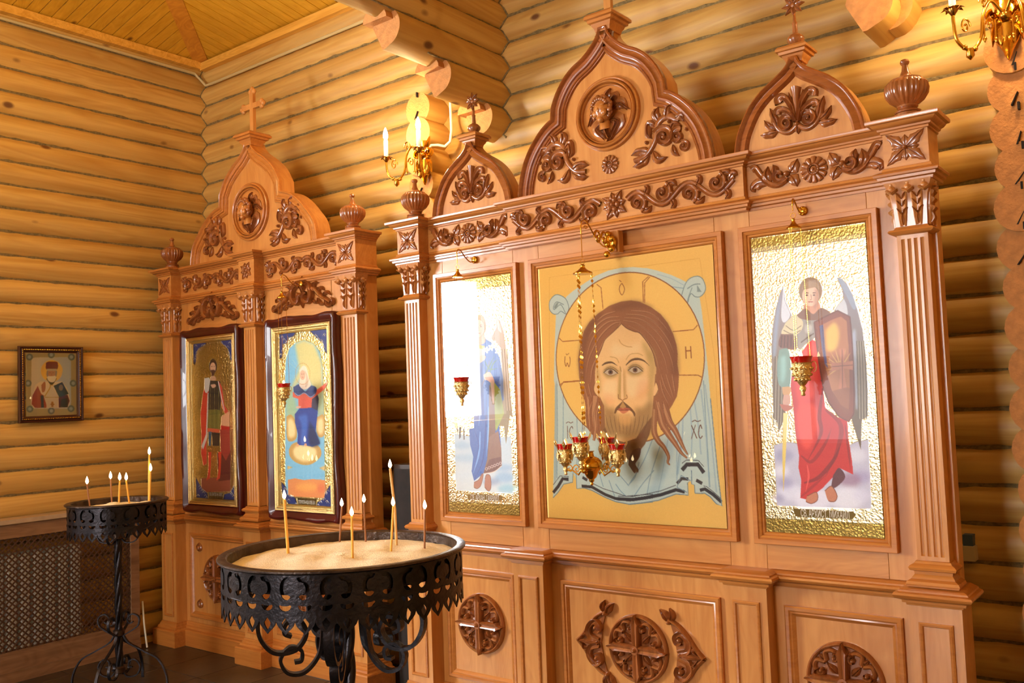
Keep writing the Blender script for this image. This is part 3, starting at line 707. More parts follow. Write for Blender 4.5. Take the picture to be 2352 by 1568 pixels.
def cherub(parent, cx, cz, y, r):
    """round medallion with a winged child's head; returns its parts"""
    mb = MB(); R = Rel(mb, cx, cz, y)
    R.ring(0, 0, r*0.95, r*0.05, 0.02, 56); R.ring(0, 0, r*0.86, r*0.05, 0.032, 56); R.ring(0, 0, r*0.78, r*0.03, 0.022, 56); R.disc(0, 0, r*0.76, 0.006, 56)
    med = mb.build('medallion', MAT['mould'], parent)
    mb = MB(); R = Rel(mb, cx, cz, y-0.006); w = r*0.68
    def wing(pts, ww, h, base=0.0):
        R.leaf(pts, ww, h, 0, base)
        for k in (-0.5, 0.0, 0.5):
            R.leaf([(p[0]+k*ww*0.5, p[1]-abs(k)*ww*0.3) for p in pts], ww*0.32, h*1.25, 0, base)
    wing([(-0.22*w,-0.02*w),(-0.55*w,0.1*w),(-0.86*w,-0.3*w)], 0.24*w, 0.012)
    wing([(0.28*w,0.16*w),(0.62*w,0.3*w),(0.98*w,-0.02*w)], 0.27*w, 0.014)
    wing([(-0.05*w,0.48*w),(0.06*w,0.78*w),(0.2*w,0.98*w)], 0.18*w, 0.012)
    wing([(0.18*w,0.42*w),(0.42*w,0.62*w),(0.5*w,0.3*w)], 0.2*w, 0.012)
    wing([(-0.1*w,-0.3*w),(-0.42*w,-0.52*w),(-0.1*w,-0.98*w)], 0.3*w, 0.014)
    wing([(0.2*w,-0.25*w),(0.52*w,-0.42*w),(0.02*w,-1.08*w)], 0.32*w, 0.018)
    wing([(0.0*w,-0.3*w),(0.05*w,-0.6*w),(0.1*w,-0.95*w)], 0.26*w, 0.02)
    wings = mb.build('wings', MAT['carved'], parent)
    mb = MB(); w0 = w; w = w*1.5; hc = Vector((cx-0.03*w, y-0.014-0.12*w, cz+0.06*w))
    mb.ball(hc, 0.3*w, 18, 14, 0.84, 0.85, 1.08)
    fy = hc.y-0.245*w
    mb.ball((hc.x, fy+0.02*w, hc.z-0.04*w), 0.05*w, 8, 6, 0.7, 1.2, 1.5)                                    # nose
    for sx in (-1, 1):
        mb.ball((hc.x+sx*0.12*w, fy+0.075*w, hc.z-0.1*w), 0.1*w, 10, 7, 1, 0.7, 1)                         # cheeks
        mb.ball((hc.x+sx*0.105*w, fy+0.055*w, hc.z+0.03*w), 0.042*w, 8, 6, 1.3, 0.8, 0.7)                  # eyes
        mb.ball((hc.x+sx*0.105*w, fy+0.04*w, hc.z+0.095*w), 0.07*w, 8, 6, 1.2, 0.5, 0.3)                   # brows
    mb.ball((hc.x, fy+0.06*w, hc.z-0.165*w), 0.05*w, 8, 6, 1.3, 0.7, 0.4); mb.ball((hc.x, fy+0.065*w, hc.z-0.2*w), 0.045*w, 8, 6, 1.1, 0.7, 0.5)   # lips
    mb.ball((hc.x, fy+0.11*w, hc.z-0.27*w), 0.09*w, 8, 6)                                                   # chin
    mb.tube([(hc.x, hc.y+0.05*w, hc.z-0.2*w), (hc.x, hc.y+0.12*w, hc.z-0.46*w)], [0.13*w, 0.18*w], 12)
    head = mb.build('cherub_head', MAT['mould'], parent, smooth=80)
    mb = MB(); rn = random.Random(4)
    for k in range(30):
        a = math.radians(-40+260*k/29); rr = 0.28*w
        mb.ball((hc.x+rr*0.98*math.cos(a), hc.y-0.04*w-rn.uniform(0,0.08)*w, hc.z+rr*1.1*math.sin(a)+0.02*w), rn.uniform(0.055,0.085)*w, 7, 5)
    for k in range(8):
        a = math.radians(35+110*k/7); mb.ball((hc.x+0.24*w*math.cos(a), hc.y-0.17*w, hc.z+0.27*w*math.sin(a)), 0.06*w, 7, 5)
    mb.build('hair', MAT['carved'], head, smooth=80)

# ================================================================== parts of the icon cases
def flute_shaft(cx, y0, w, z0, z1, nfl, y1):
    """fluted shaft, front at y0, back at y1"""
    pitch = w/(nfl+0.9); r = pitch*0.30
    xs = [cx+(i-(nfl-1)/2)*pitch for i in range(nfl)]
    def sec(d):
        p = [(cx-w/2, y1), (cx-w/2, y0+0.001)]
        for x in xs:
            p.append((x-r, y0))
            for a in (30, 60, 90, 120, 150): p.append((x-r*math.cos(math.radians(a)), y0+d*r*1.1*math.sin(math.radians(a))))
            p.append((x+r, y0))
        p += [(cx+w/2, y0+0.001), (cx+w/2, y1)]
        return p
    e = 0.022; zs = [(z0, 0), (z0+e, 0), (z0+e+r*0.3, 0.6), (z0+e+r, 1), (z1-e-r, 1), (z1-e-r*0.3, 0.6), (z1-e, 0), (z1, 0)]
    mb = MB(); rows = [[(x, y, z) for x, y in sec(d)] for z, d in zs]; k = len(rows[0])
    vs = [p for r_ in rows for p in r_]; fs = []
    for j in range(len(rows)-1):
        for i in range(k): fs.append((j*k+i, j*k+(i+1)%k, (j+1)*k+(i+1)%k, (j+1)*k+i))
    fs.append(tuple(range(k))); fs.append(tuple(range((len(rows)-1)*k, len(rows)*k)))
    mb.add(vs, fs); return mb
def u_path(cx, half, y0, y1): return [(cx-half, y1), (cx-half, y0), (cx+half, y0), (cx+half, y1)]
def capital(parent, cx, half, y0, y1, z0, z1):
    h = z1-z0; mb = MB()
    mb.mould(u_path(cx, half, y0, y1), [(0, z0), (0.002, z0+h*0.1), (0.004, z0+h*0.45), (0.010, z0+h*0.7), (0.022, z0+h*0.88), (0.03, z1), (0, z1)])
    bell = mb.build('capital', MAT['carved2'], parent)
    mb = MB()
    def leafset(R, w):
        for k in (-0.5, 0.5):
            c = k*w
            R.strip([(c, h*t) for t in (0.06,0.2,0.4,0.6,0.8,0.92)], lambda t: w*(0.2+0.28*t), lambda t: 0.010+0.012*t, FLUTE)
            R.leaf([(c,h*0.08),(c,h*0.2),(c,h*0.36)], w*0.13, 0.02)
            for q in (0.3, 0.48, 0.64):
                for sx in (-1, 1): R.leaf([(c,h*q),(c+sx*w*0.2,h*(q+0.1)),(c+sx*w*0.36,h*(q+0.16))], w*0.1, 0.024)
    def curl3(R, xs, rr):
        for x in xs:
            R.bead(x, h*0.86, rr, 0.036); R.bead(x, h*0.96, rr*0.8, 0.03)
            R.strip([(x-rr, h*0.84),(x,h*0.78),(x+rr,h*0.84)], rr*0.35, 0.038)
    R = Rel(mb, cx, z0, y0); leafset(R, half); curl3(R, (-half*1.05, 0, half*1.05), half*0.34)
    for sd in (-1, 1):
        R2 = Rel(mb, cx+sd*half, z0, (y0+y1)/2, side=sd); leafset(R2, min(half, (y1-y0)*0.5)); curl3(R2, (0.0,), half*0.3)
    mb.build('acanthus', MAT['carved2'], bell)
def urn(parent, cx, cy, z0, s=1.0):
    mb = MB()
    pr = [(0.048,0),(0.050,0.006),(0.040,0.012),(0.034,0.020),(0.040,0.026),(0.040,0.032),(0.044,0.036),(0.066,0.056),(0.080,0.080),(0.084,0.105),(0.080,0.128),(0.068,0.142),(0.060,0.146),(0.060,0.150),(0.040,0.158),(0.022,0.170),(0.014,0.190),(0.011,0.215),(0.016,0.222),(0.018,0.230),(0.014,0.240),(0.004,0.245)]
    mb.lathe(cx, cy, [(0.045, z0-0.034), (0.05, z0-0.03), (0.05, z0-0.004), (0.04, z0-0.001)]+[(r*s*1.12, z0+z*s) for r, z in pr], 120, 24, 0.10, (z0+0.04*s, z0+0.138*s))
    return mb.build('urn_finial', MAT['carved'], parent, smooth=28)
def offset_poly(P, d):                                # inward offset of an open outline (left to right over the top)
    out = []; n = len(P)
    for i in range(n):
        a = P[max(0, i-1)]; b = P[i]; c = P[min(n-1, i+1)]
        def nd(p, q):
            dx, dz = q[0]-p[0], q[1]-p[1]; L = math.hypot(dx, dz) or 1e-9; return (dz/L, -dx/L)
        if i == 0: nx, nz = nd(b, c)
        elif i == n-1: nx, nz = nd(a, b)
        else:
            n1 = nd(a, b); n2 = nd(b, c); k = max(0.35, 1+n1[0]*n2[0]+n1[1]*n2[1]); nx, nz = (n1[0]+n2[0])/k, (n1[1]+n2[1])/k
        out.append((b[0]+nx*d, b[1]+nz*d))
    return out
def gable(parent, cx, half_pts, y0, y1, prof, name='gable', mm='mould_dark'):
    """half_pts: outline from base to peak, x outward from the axis"""
    left = [(cx-x, z) for x, z in half_pts]; right = [(cx+x, z) for x, z in half_pts[::-1]]
    P = left+right
    mb = MB(); mb.slab(P[::-1], y0, y1); body = mb.build(name, MAT['case'], parent)
    mb = MB(); rows = []
    for d, h in prof: rows.append([(x, y0-h, z) for x, z in offset_poly(P, d)])
    k = len(P); vs = [p for r in rows for p in r]; fs = []
    for j in range(len(rows)-1):
        for i in range(k-1): fs.append((j*k+i, j*k+i+1, (j+1)*k+i+1, (j+1)*k+i))
    mb.add(vs, fs); mb.build('gable_moulding', MAT[mm], body, smooth=40)
    return body
def gable_cap(parent, cx, half, y0, y1, z0, z1):
    mb = MB(); h = z1-z0; pa = [(cx-half*0.5, y1-half*0.5), (cx-half*0.5, y0+half*0.5), (cx+half*0.5, y0+half*0.5), (cx+half*0.5, y1-half*0.5)]
    mb.mould(pa, [(-half*0.3, z0), (0, z0), (0.004, z0+h*0.2), (half*0.14, z0+h*0.3), (half*0.2, z0+h*0.45), (half*0.34, z0+h*0.5), (half*0.36, z0+h*0.66), (half*0.5, z0+h*0.7), (half*0.5, z0+h*0.86), (half*0.38, z1), (-half*0.3, z1)], closed=True)
    mb.box(cx-half*0.8, cx+half*0.8, y0+half*0.2, y1-half*0.2, z1-h*0.1, z1)
    return mb.build('gable_cap', MAT['mould'], parent)
def carving(parent, fn, cx, cz, y, *args, mat='carved', name='carving', mx=1, mz=1, rot=0, fw=1.0):
    mb = MB(); R = Rel(mb, cx, cz, y, 1.0, mx, mz, rot); R.fw = fw; fn(R, *args)
    return mb.build(name, MAT[mat], parent, smooth=50)
def cross(parent, cx, y, z0, z1, arm, aw):
    mb = MB(); t = 0.012; zm = z0+(z1-z0)*0.63
    mb.box(cx-aw, cx+aw, y-t, y+t, z0, z1-aw); mb.box(cx-arm+aw, cx+arm-aw, y-t*0.95, y+t*0.95, zm-aw, zm+aw)
    for px, pz in ((cx-arm, zm), (cx+arm, zm), (cx, z1)):
        for dx, dz in ((0,0),(0.9,0.9),(-0.9,0.9),(0.9,-0.9),(-0.9,-0.9)):
            if abs(px-cx) > 0.01 and dx*(px-cx) > 0: continue
            if abs(px-cx) <= 0.01 and dz > 0: continue
            mb.ball((px+dx*aw*1.0, y, pz+dz*aw*1.0), aw*1.05, 8, 6, 1, 0.8, 1)
    return mb.build('cross', MAT['case'], parent)
def star_finial(parent, cx, cy, z0):
    mb = MB()
    mb.lathe(cx, cy, [(0.03,z0),(0.03,z0+0.006),(0.022,z0+0.012),(0.026,z0+0.018),(0.036,z0+0.032),(0.036,z0+0.044),(0.026,z0+0.056),(0.012,z0+0.064),(0.010,z0+0.1),(0.012,z0+0.108),(0.007,z0+0.116),(0.006,z0+0.16)], 20)
    f = mb.build('ball_finial', MAT['carved'], parent, smooth=50)
    mb = MB(); R = Rel(mb, cx, z0+0.185, cy-0.004)
    for i in range(8):
        a = 2*PI*i/8; R.leaf([(math.cos(a)*0.006,math.sin(a)*0.006),(math.cos(a)*0.026,math.sin(a)*0.026),(math.cos(a)*0.05,math.sin(a)*0.05)], 0.011, 0.012)
    R2 = Rel(mb, cx, z0+0.185, cy+0.004); R2.sc = 1
    mb.ball((cx, cy, z0+0.185), 0.014, 10, 6); mb.build('star', MAT['carved'], f)
    return f
CORNICE = [(0,-0.006),(0.006,-0.004),(0.006,0.004),(0.014,0.007),(0.016,0.014),(0.026,0.018),(0.034,0.026),(0.036,0.030),(0.048,0.031),(0.05,0.034),(0.05,0.046),(0,0.046)]
LOWER = [(0,0.063),(0.006,0.06),(0.008,0.05),(0.022,0.044),(0.032,0.04),(0.036,0.034),(0.034,0.026),(0.024,0.024),(0.022,0.014),(0.012,0.01),(0.01,0.0),(0,0.0)]
LEDGE = [(0,0.0),(0.006,0.002),(0.008,0.010),(0.018,0.012),(0.020,0.022),(0.034,0.028),(0.042,0.034),(0.046,0.042),(0.042,0.050),(0.030,0.054),(0.028,0.060),(0.012,0.068),(0,0.072)]
BASE = [(0,0.094),(0.006,0.092),(0.010,0.084),(0.022,0.078),(0.028,0.070),(0.024,0.060),(0.012,0.056),(0.010,0.044),(0.018,0.034),(0.020,0.028),(0.034,0.020),(0.038,0.010),(0.034,0.0),(0,0.0)]
SKIRT = [(0,0.165),(0.005,0.163),(0.007,0.152),(0.013,0.148),(0.015,0.136),(0.024,0.130),(0.028,0.118),(0.045,0.112),(0.05,0.105),(0.05,0.0),(0,0.0)]
PANEL = [(0,0.0),(0,0.014),(0.006,0.018),(0.018,0.016),(0.024,0.010),(0.030,0.012),(0.038,0.006),(0.044,0.0)]
NARROW = [(0,0.0),(0,0.007),(0.006,0.010),(0.013,0.008),(0.017,0.0)]
IFRAME = [(0,0),(0,0.030),(0.002,0.032),(0.020,0.032),(0.023,0.026),(0.027,0.028),(0.034,0.024),(0.037,0.017),(0.044,0.019),(0.049,0.013),(0.051,0.006),(0.056,0.005),(0.056,0.0)]
def shift(prof, z): return [(d, h+z) for d, h in prof]
def plan(segs, yb):
    """segs: (x0,x1,y) from left to right -> open path from back-left to back-right"""
    p = [(segs[0][0], yb)]
    for x0, x1, y in segs:
        if p[-1] != (x0, y): p.append((x0, y))
        p.append((x1, y))
    p.append((segs[-1][1], yb)); return p

# ================================================================== the large icon case
BX = -2.225
KB = empty('icon_case', (BX, 3.70, 0.0), 'large carved wooden icon case with three icon bays and three onion gables', 'icon case')
yb, yBlk, ySh, yPan, yCen = 3.80, 3.650, 3.665, 3.730, 3.695
OP, IP, hb = 1.325, 0.575, 0.082          # outer and inner pedestal offsets, half width of the blocks
hp = 0.092
# pedestal
segs = [(BX-OP-hp, BX-OP+hp, 3.645), (BX-OP+hp, BX-IP-hp, 3.735), (BX-IP-hp, BX-IP+hp, 3.66), (BX-IP+hp, BX+IP-hp, 3.735), (BX+IP-hp, BX+IP+hp, 3.66), (BX+IP+hp, BX+OP-hp, 3.735), (BX+OP-hp, BX+OP+hp, 3.645)]
pp = plan(segs, yb)
mb = MB(); mb.prism(pp, 0.0, 0.87); mb.build('pedestal', MAT['case'], KB, smooth=0)
mb = MB(); mb.mould(pp, SKIRT); mb.build('skirting', MAT['mould'], KB)
mb = MB(); mb.mould(pp, shift(LEDGE, 0.858)); mb.prism(pp, 0.9, 0.93); mb.build('ledge', MAT['mould'], KB)
for k, c in enumerate((-OP, -IP, IP, OP)):
    y = 3.645 if abs(c) > 1 else 3.66
    mb = MB(); mb.frame(BX+c-0.060, BX+c+0.060, 0.20, 0.80, NARROW, y); mb.build('panel_moulding', MAT['mould'], KB)
for c, hw in ((-0.95, 0.236), (0.0, 0.425), (0.95, 0.236)):
    mb = MB(); mb.frame(BX+c-hw, BX+c+hw, 0.20, 0.785, PANEL, 3.735); mb.build('panel_moulding', MAT['mould'], KB)
    carving(KB, orn_cross_medallion, BX+c, 0.507, 3.735, 0.157, name='cross_medallion')
    if c == 0.0:
        for mx in (-1, 1): carving(KB, orn_side_lens, BX+mx*0.163, 0.507, 3.735, 0.165, mx=mx)
# carcass: stiles and rails
def board(x0, x1, z0, z1, horiz=False, y0=None, y1=None, parent=KB):
    mb = MB(); g = 0.0006; mb.bbox(x0+g, x1-g, y0 or yPan, y1 or yb, z0, z1, 0.001)
    return mb.build('rail' if horiz else 'stile', MAT['case_h'] if horiz else MAT['case'], parent, smooth=0)
for x0, x1 in ((-1.40, -1.145), (-0.65, -0.485), (0.485, 0.65), (1.145, 1.40)): board(BX+x0, BX+x1, 0.93, 2.50)
for x0, x1 in ((-1.145, -0.65), (-0.485, 0.485), (0.65, 1.145)):
    board(BX+x0, BX+x1, 0.93, 1.10, True); board(BX+x0, BX+x1, 2.32, 2.50, True)
mb = MB(); mb.box(BX-1.39, BX+1.39, yb-0.012, yb, 0.93, 2.5); mb.build('back_board', MAT['case'], KB, smooth=0)
BAYS = [(-1.19, -0.608), (-0.531, 0.531), (0.608, 1.19)]
for x0, x1 in BAYS:
    mb = MB(); mb.frame(BX+x0, BX+x1, 1.036, 2.386, IFRAME, yPan); mb.build('icon_frame', MAT['mould'], KB)
# pilasters
for c in (-OP, OP):
    sh = flute_shaft(BX+c, ySh, 0.112, 1.018, 2.262, 4, yPan+0.01).build('pilaster', MAT['case'], KB)
    mb = MB(); mb.bbox(BX+c-0.056, BX+c+0.056, ySh, yPan+0.01, 0.93, 1.02); mb.mould(u_path(BX+c, 0.056, ySh, yPan+0.01), shift(BASE, 0.930)); mb.build('pilaster_base', MAT['mould'], sh)
    mb = MB(); mb.mould(u_path(BX+c, 0.056, ySh, yPan+0.01), [(0,2.255),(0.012,2.257),(0.022,2.262),(0.027,2.268),(0.022,2.275),(0.008,2.278),(0,2.29)]); mb.build('necking', MAT['mould'], sh)
    capital(sh, BX+c, 0.056, ySh, yPan+0.01, 2.278, 2.458)
# entablature
segs = [(BX-OP-hb, BX-OP+hb, yBlk), (BX-OP+hb, BX-0.648, yPan), (BX-0.648, BX+0.648, yCen), (BX+0.648, BX+OP-hb, yPan), (BX+OP-hb, BX+OP+hb, yBlk)]
pe = plan(segs, yb)
mb = MB(); mb.prism(pe, 2.456, 2.70); mb.build('frieze', MAT['case_h'], KB, smooth=0)
mb = MB(); mb.mould(pe, shift(CORNICE, 2.656)); mb.prism(pe, 2.69, 2.703); mb.build('cornice', MAT['mould'], KB)
mb = MB(); mb.mould(pe, shift(LOWER, 2.456)); mb.build('architrave', MAT['mould'], KB)
for c in (-OP, OP): carving(KB, orn_quad_leaf, BX+c, 2.588, yBlk, 0.070, name='leaf_boss'); urn(KB, BX+c, 3.72, 2.736, 0.88)
carving(KB, orn_star, BX, 2.584, yCen, 0.078, name='star_flower')
for mx in (-1, 1): carving(KB, orn_garland, BX+mx*0.075, 2.584, yCen, 0.0, 0.53, 0.062, 4, mx=mx, fw=1.4, name='scroll_garland')
for c in (-0.945, 0.945):
    carving(KB, orn_rosette, BX+c, 2.586, yPan, 0.056, name='rosette')
    for mx in (-1, 1): carving(KB, orn_sprig, BX+c+mx*0.078, 2.586, yPan, 0.19, 0.062, mx=mx, fw=1.3, name='leaf_sprig')
# gables
GPROF = [(0,0),(0,0.024),(0.006,0.028),(0.012,0.024),(0.018,0.012),(0.030,0.012),(0.042,0.022),(0.05,0.020),(0.054,0.010),(0.064,0.010),(0.068,0.014),(0.072,0.008),(0.078,0.010),(0.083,0.0)]
GP2 = [(0,0),(0,0.024),(0.006,0.028),(0.014,0.022),(0.020,0.012),(0.034,0.016),(0.044,0.018),(0.05,0.010),(0.056,0.0)]
trefoil = cr([(0.539,2.70),(0.536,2.735),(0.525,2.79),(0.497,2.871),(0.454,2.943),(0.396,3.007),(0.349,3.043),(0.321,3.057)], 3)+cr([(0.316,3.11),(0.286,3.175),(0.238,3.24),(0.185,3.284),(0.123,3.317),(0.073,3.358),(0.036,3.402),(0.024,3.44)], 3)
gable(KB, BX, trefoil, 3.672, 3.775, GPROF, 'trefoil_gable')
for mx in (-1, 1): carving(KB, orn_rinceau, BX+mx*0.272, 2.852, 3.672, 0.138, mx=mx, fw=1.3)
carving(KB, orn_rosette, BX, 2.775, 3.672, 0.045, name='rosette')
cherub(KB, BX, 3.018, 3.672, 0.178)
gable_cap(KB, BX, 0.078, 3.615, 3.80, 3.42, 3.505)
cross(KB, BX, 3.72, 3.50, 3.80, 0.118, 0.019)
onion = cr([(0.280,2.70),(0.266,2.775),(0.237,2.842),(0.200,2.902),(0.150,2.952),(0.097,2.988),(0.055,3.016),(0.028,3.043),(0.018,3.07)], 3)
for c in (-0.893, 0.893):
    gable(KB, BX+c, onion, 3.715, 3.79, GP2, 'onion_gable')
    carving(KB, orn_palmette, BX+c, 2.835, 3.715, 0.128, fw=1.25, name='palmette')
    gable_cap(KB, BX+c, 0.066, 3.675, 3.81, 3.05, 3.118)
    star_finial(KB, BX+c, 3.745, 3.118)

# ================================================================== the small icon case
SX = -5.155
KS = empty('icon_case', (SX, 3.80, 0.0), 'small carved wooden icon case with two framed icons between fluted pilasters', 'icon case')
yb2, yBlk2, ySh2, yPan2 = 3.91, 3.735, 3.752, 3.815
segs = [(SX-0.995-hp, SX-0.995+hp, 3.735), (SX-0.995+hp, SX-hp, 3.82), (SX-hp, SX+hp, 3.735), (SX+hp, SX+0.995-hp, 3.82), (SX+0.995-hp, SX+0.995+hp, 3.735)]
pp = plan(segs, yb2)
mb = MB(); mb.prism(pp, 0.0, 0.875); mb.build('pedestal', MAT['case'], KS, smooth=0)
mb = MB(); mb.mould(pp, SKIRT); mb.build('skirting', MAT['mould'], KS)
mb = MB(); mb.mould(pp, shift(LEDGE, 0.862)); mb.prism(pp, 0.9, 0.934); mb.build('ledge', MAT['mould'], KS)
for c in (-0.995, 0, 0.995):
    mb = MB(); mb.frame(SX+c-0.060, SX+c+0.060, 0.20, 0.80, NARROW, 3.735); mb.build('panel_moulding', MAT['mould'], KS)
for c in (-0.4975, 0.4975):
    mb = MB(); mb.frame(SX+c-0.345, SX+c+0.345, 0.20, 0.80, PANEL, 3.82); mb.build('panel_moulding', MAT['mould'], KS)
    carving(KS, orn_cross_medallion, SX+c, 0.50, 3.82, 0.165, name='cross_medallion')
    for dx in (-0.235, 0.235):
        for dz in (-0.2, 0.2):
            mb = MB(); R = Rel(mb, SX+c+dx, 0.5+dz, 3.82)
            for sx in (-1, 1): R.leaf([(0,-0.03),(sx*0.02,0),(0,0.035)], 0.016, 0.014)
            R.bead(0, -0.005, 0.02, 0.02); mb.build('bud', MAT['carved'], KS)
mb = MB(); mb.bbox(SX-1.075, SX+1.075, yPan2, yb2, 0.93, 2.52, 0.002); mb.build('back_board', MAT['case'], KS, smooth=0)
for c in (-0.4975, 0.4975):
    mb = MB(); mb.bbox(SX+c-0.27, SX+c+0.27, yPan2-0.004, yPan2+0.01, 0.95, 2.5, 0.002); mb.build('backing_panel', MAT['case_h'], KS, smooth=0)
for c in (-0.995, 0, 0.995):
    sh = flute_shaft(SX+c, ySh2, 0.128, 1.03, 2.235, 4, yPan2+0.01).build('pilaster', MAT['case'], KS)
    mb = MB(); mb.bbox(SX+c-0.064, SX+c+0.064, ySh2, yPan2+0.01, 0.93, 1.035); mb.mould(u_path(SX+c, 0.064, ySh2, yPan2+0.01), shift(BASE, 0.938)); mb.build('pilaster_base', MAT['mould'], sh)
    mb = MB(); mb.mould(u_path(SX+c, 0.064, ySh2, yPan2+0.01), [(0,2.228),(0.012,2.230),(0.022,2.236),(0.027,2.243),(0.022,2.25),(0.008,2.254),(0,2.26)]); mb.build('necking', MAT['mould'], sh)
    capital(sh, SX+c, 0.064, ySh2, yPan2+0.01, 2.254, 2.472)
hb2 = 0.086
segs = [(SX-0.995-hb2, SX-0.995+hb2, yBlk2), (SX-0.995+hb2, SX-hb2, yPan2), (SX-hb2, SX+hb2, yBlk2), (SX+hb2, SX+0.995-hb2, yPan2), (SX+0.995-hb2, SX+0.995+hb2, yBlk2)]
pe = plan(segs, yb2)
mb = MB(); mb.prism(pe, 2.47, 2.73); mb.build('frieze', MAT['case_h'], KS, smooth=0)
mb = MB(); mb.mould(pe, shift(CORNICE, 2.69)); mb.prism(pe, 2.724, 2.737); mb.build('cornice', MAT['mould'], KS)
mb = MB(); mb.mould(pe, shift(LOWER, 2.47)); mb.build('architrave', MAT['mould'], KS)
for c in (-0.995, 0.995): carving(KS, orn_quad_leaf, SX+c, 2.61, yBlk2, 0.070, name='leaf_boss'); urn(KS, SX+c, 3.80, 2.770, 0.86)
carving(KS, orn_star, SX, 2.612, yBlk2, 0.066, name='star_flower')
for c in (-0.4975, 0.4975):
    for mx in (-1, 1): carving(KS, orn_garland, SX+c+mx*0.0, 2.612, yPan2, 0.0, 0.375, 0.056, 3, mx=mx, fw=1.4, name='scroll_garland')
    carving(KS, orn_crest, SX+c, 2.388, yPan2-0.004, 0.285, 0.105, name='crest_carving')
tre2 = cr([(0.70,2.735),(0.694,2.79),(0.668,2.87),(0.604,2.945),(0.52,3.025),(0.432,3.08),(0.341,3.108)], 3)+cr([(0.336,3.185),(0.27,3.287),(0.178,3.365),(0.10,3.415),(0.05,3.46),(0.030,3.50)], 3)
gable(KS, SX, tre2, 3.785, 3.885, GPROF, 'trefoil_gable', 'mould')
for mx in (-1, 1): carving(KS, orn_rinceau, SX+mx*0.378, 2.895, 3.785, 0.16, mx=mx, fw=1.3)
cherub(KS, SX, 3.02, 3.785, 0.2)
gable_cap(KS, SX, 0.092, 3.715, 3.90, 3.475, 3.56)
cross(KS, SX, 3.815, 3.555, 3.88, 0.118, 0.019)

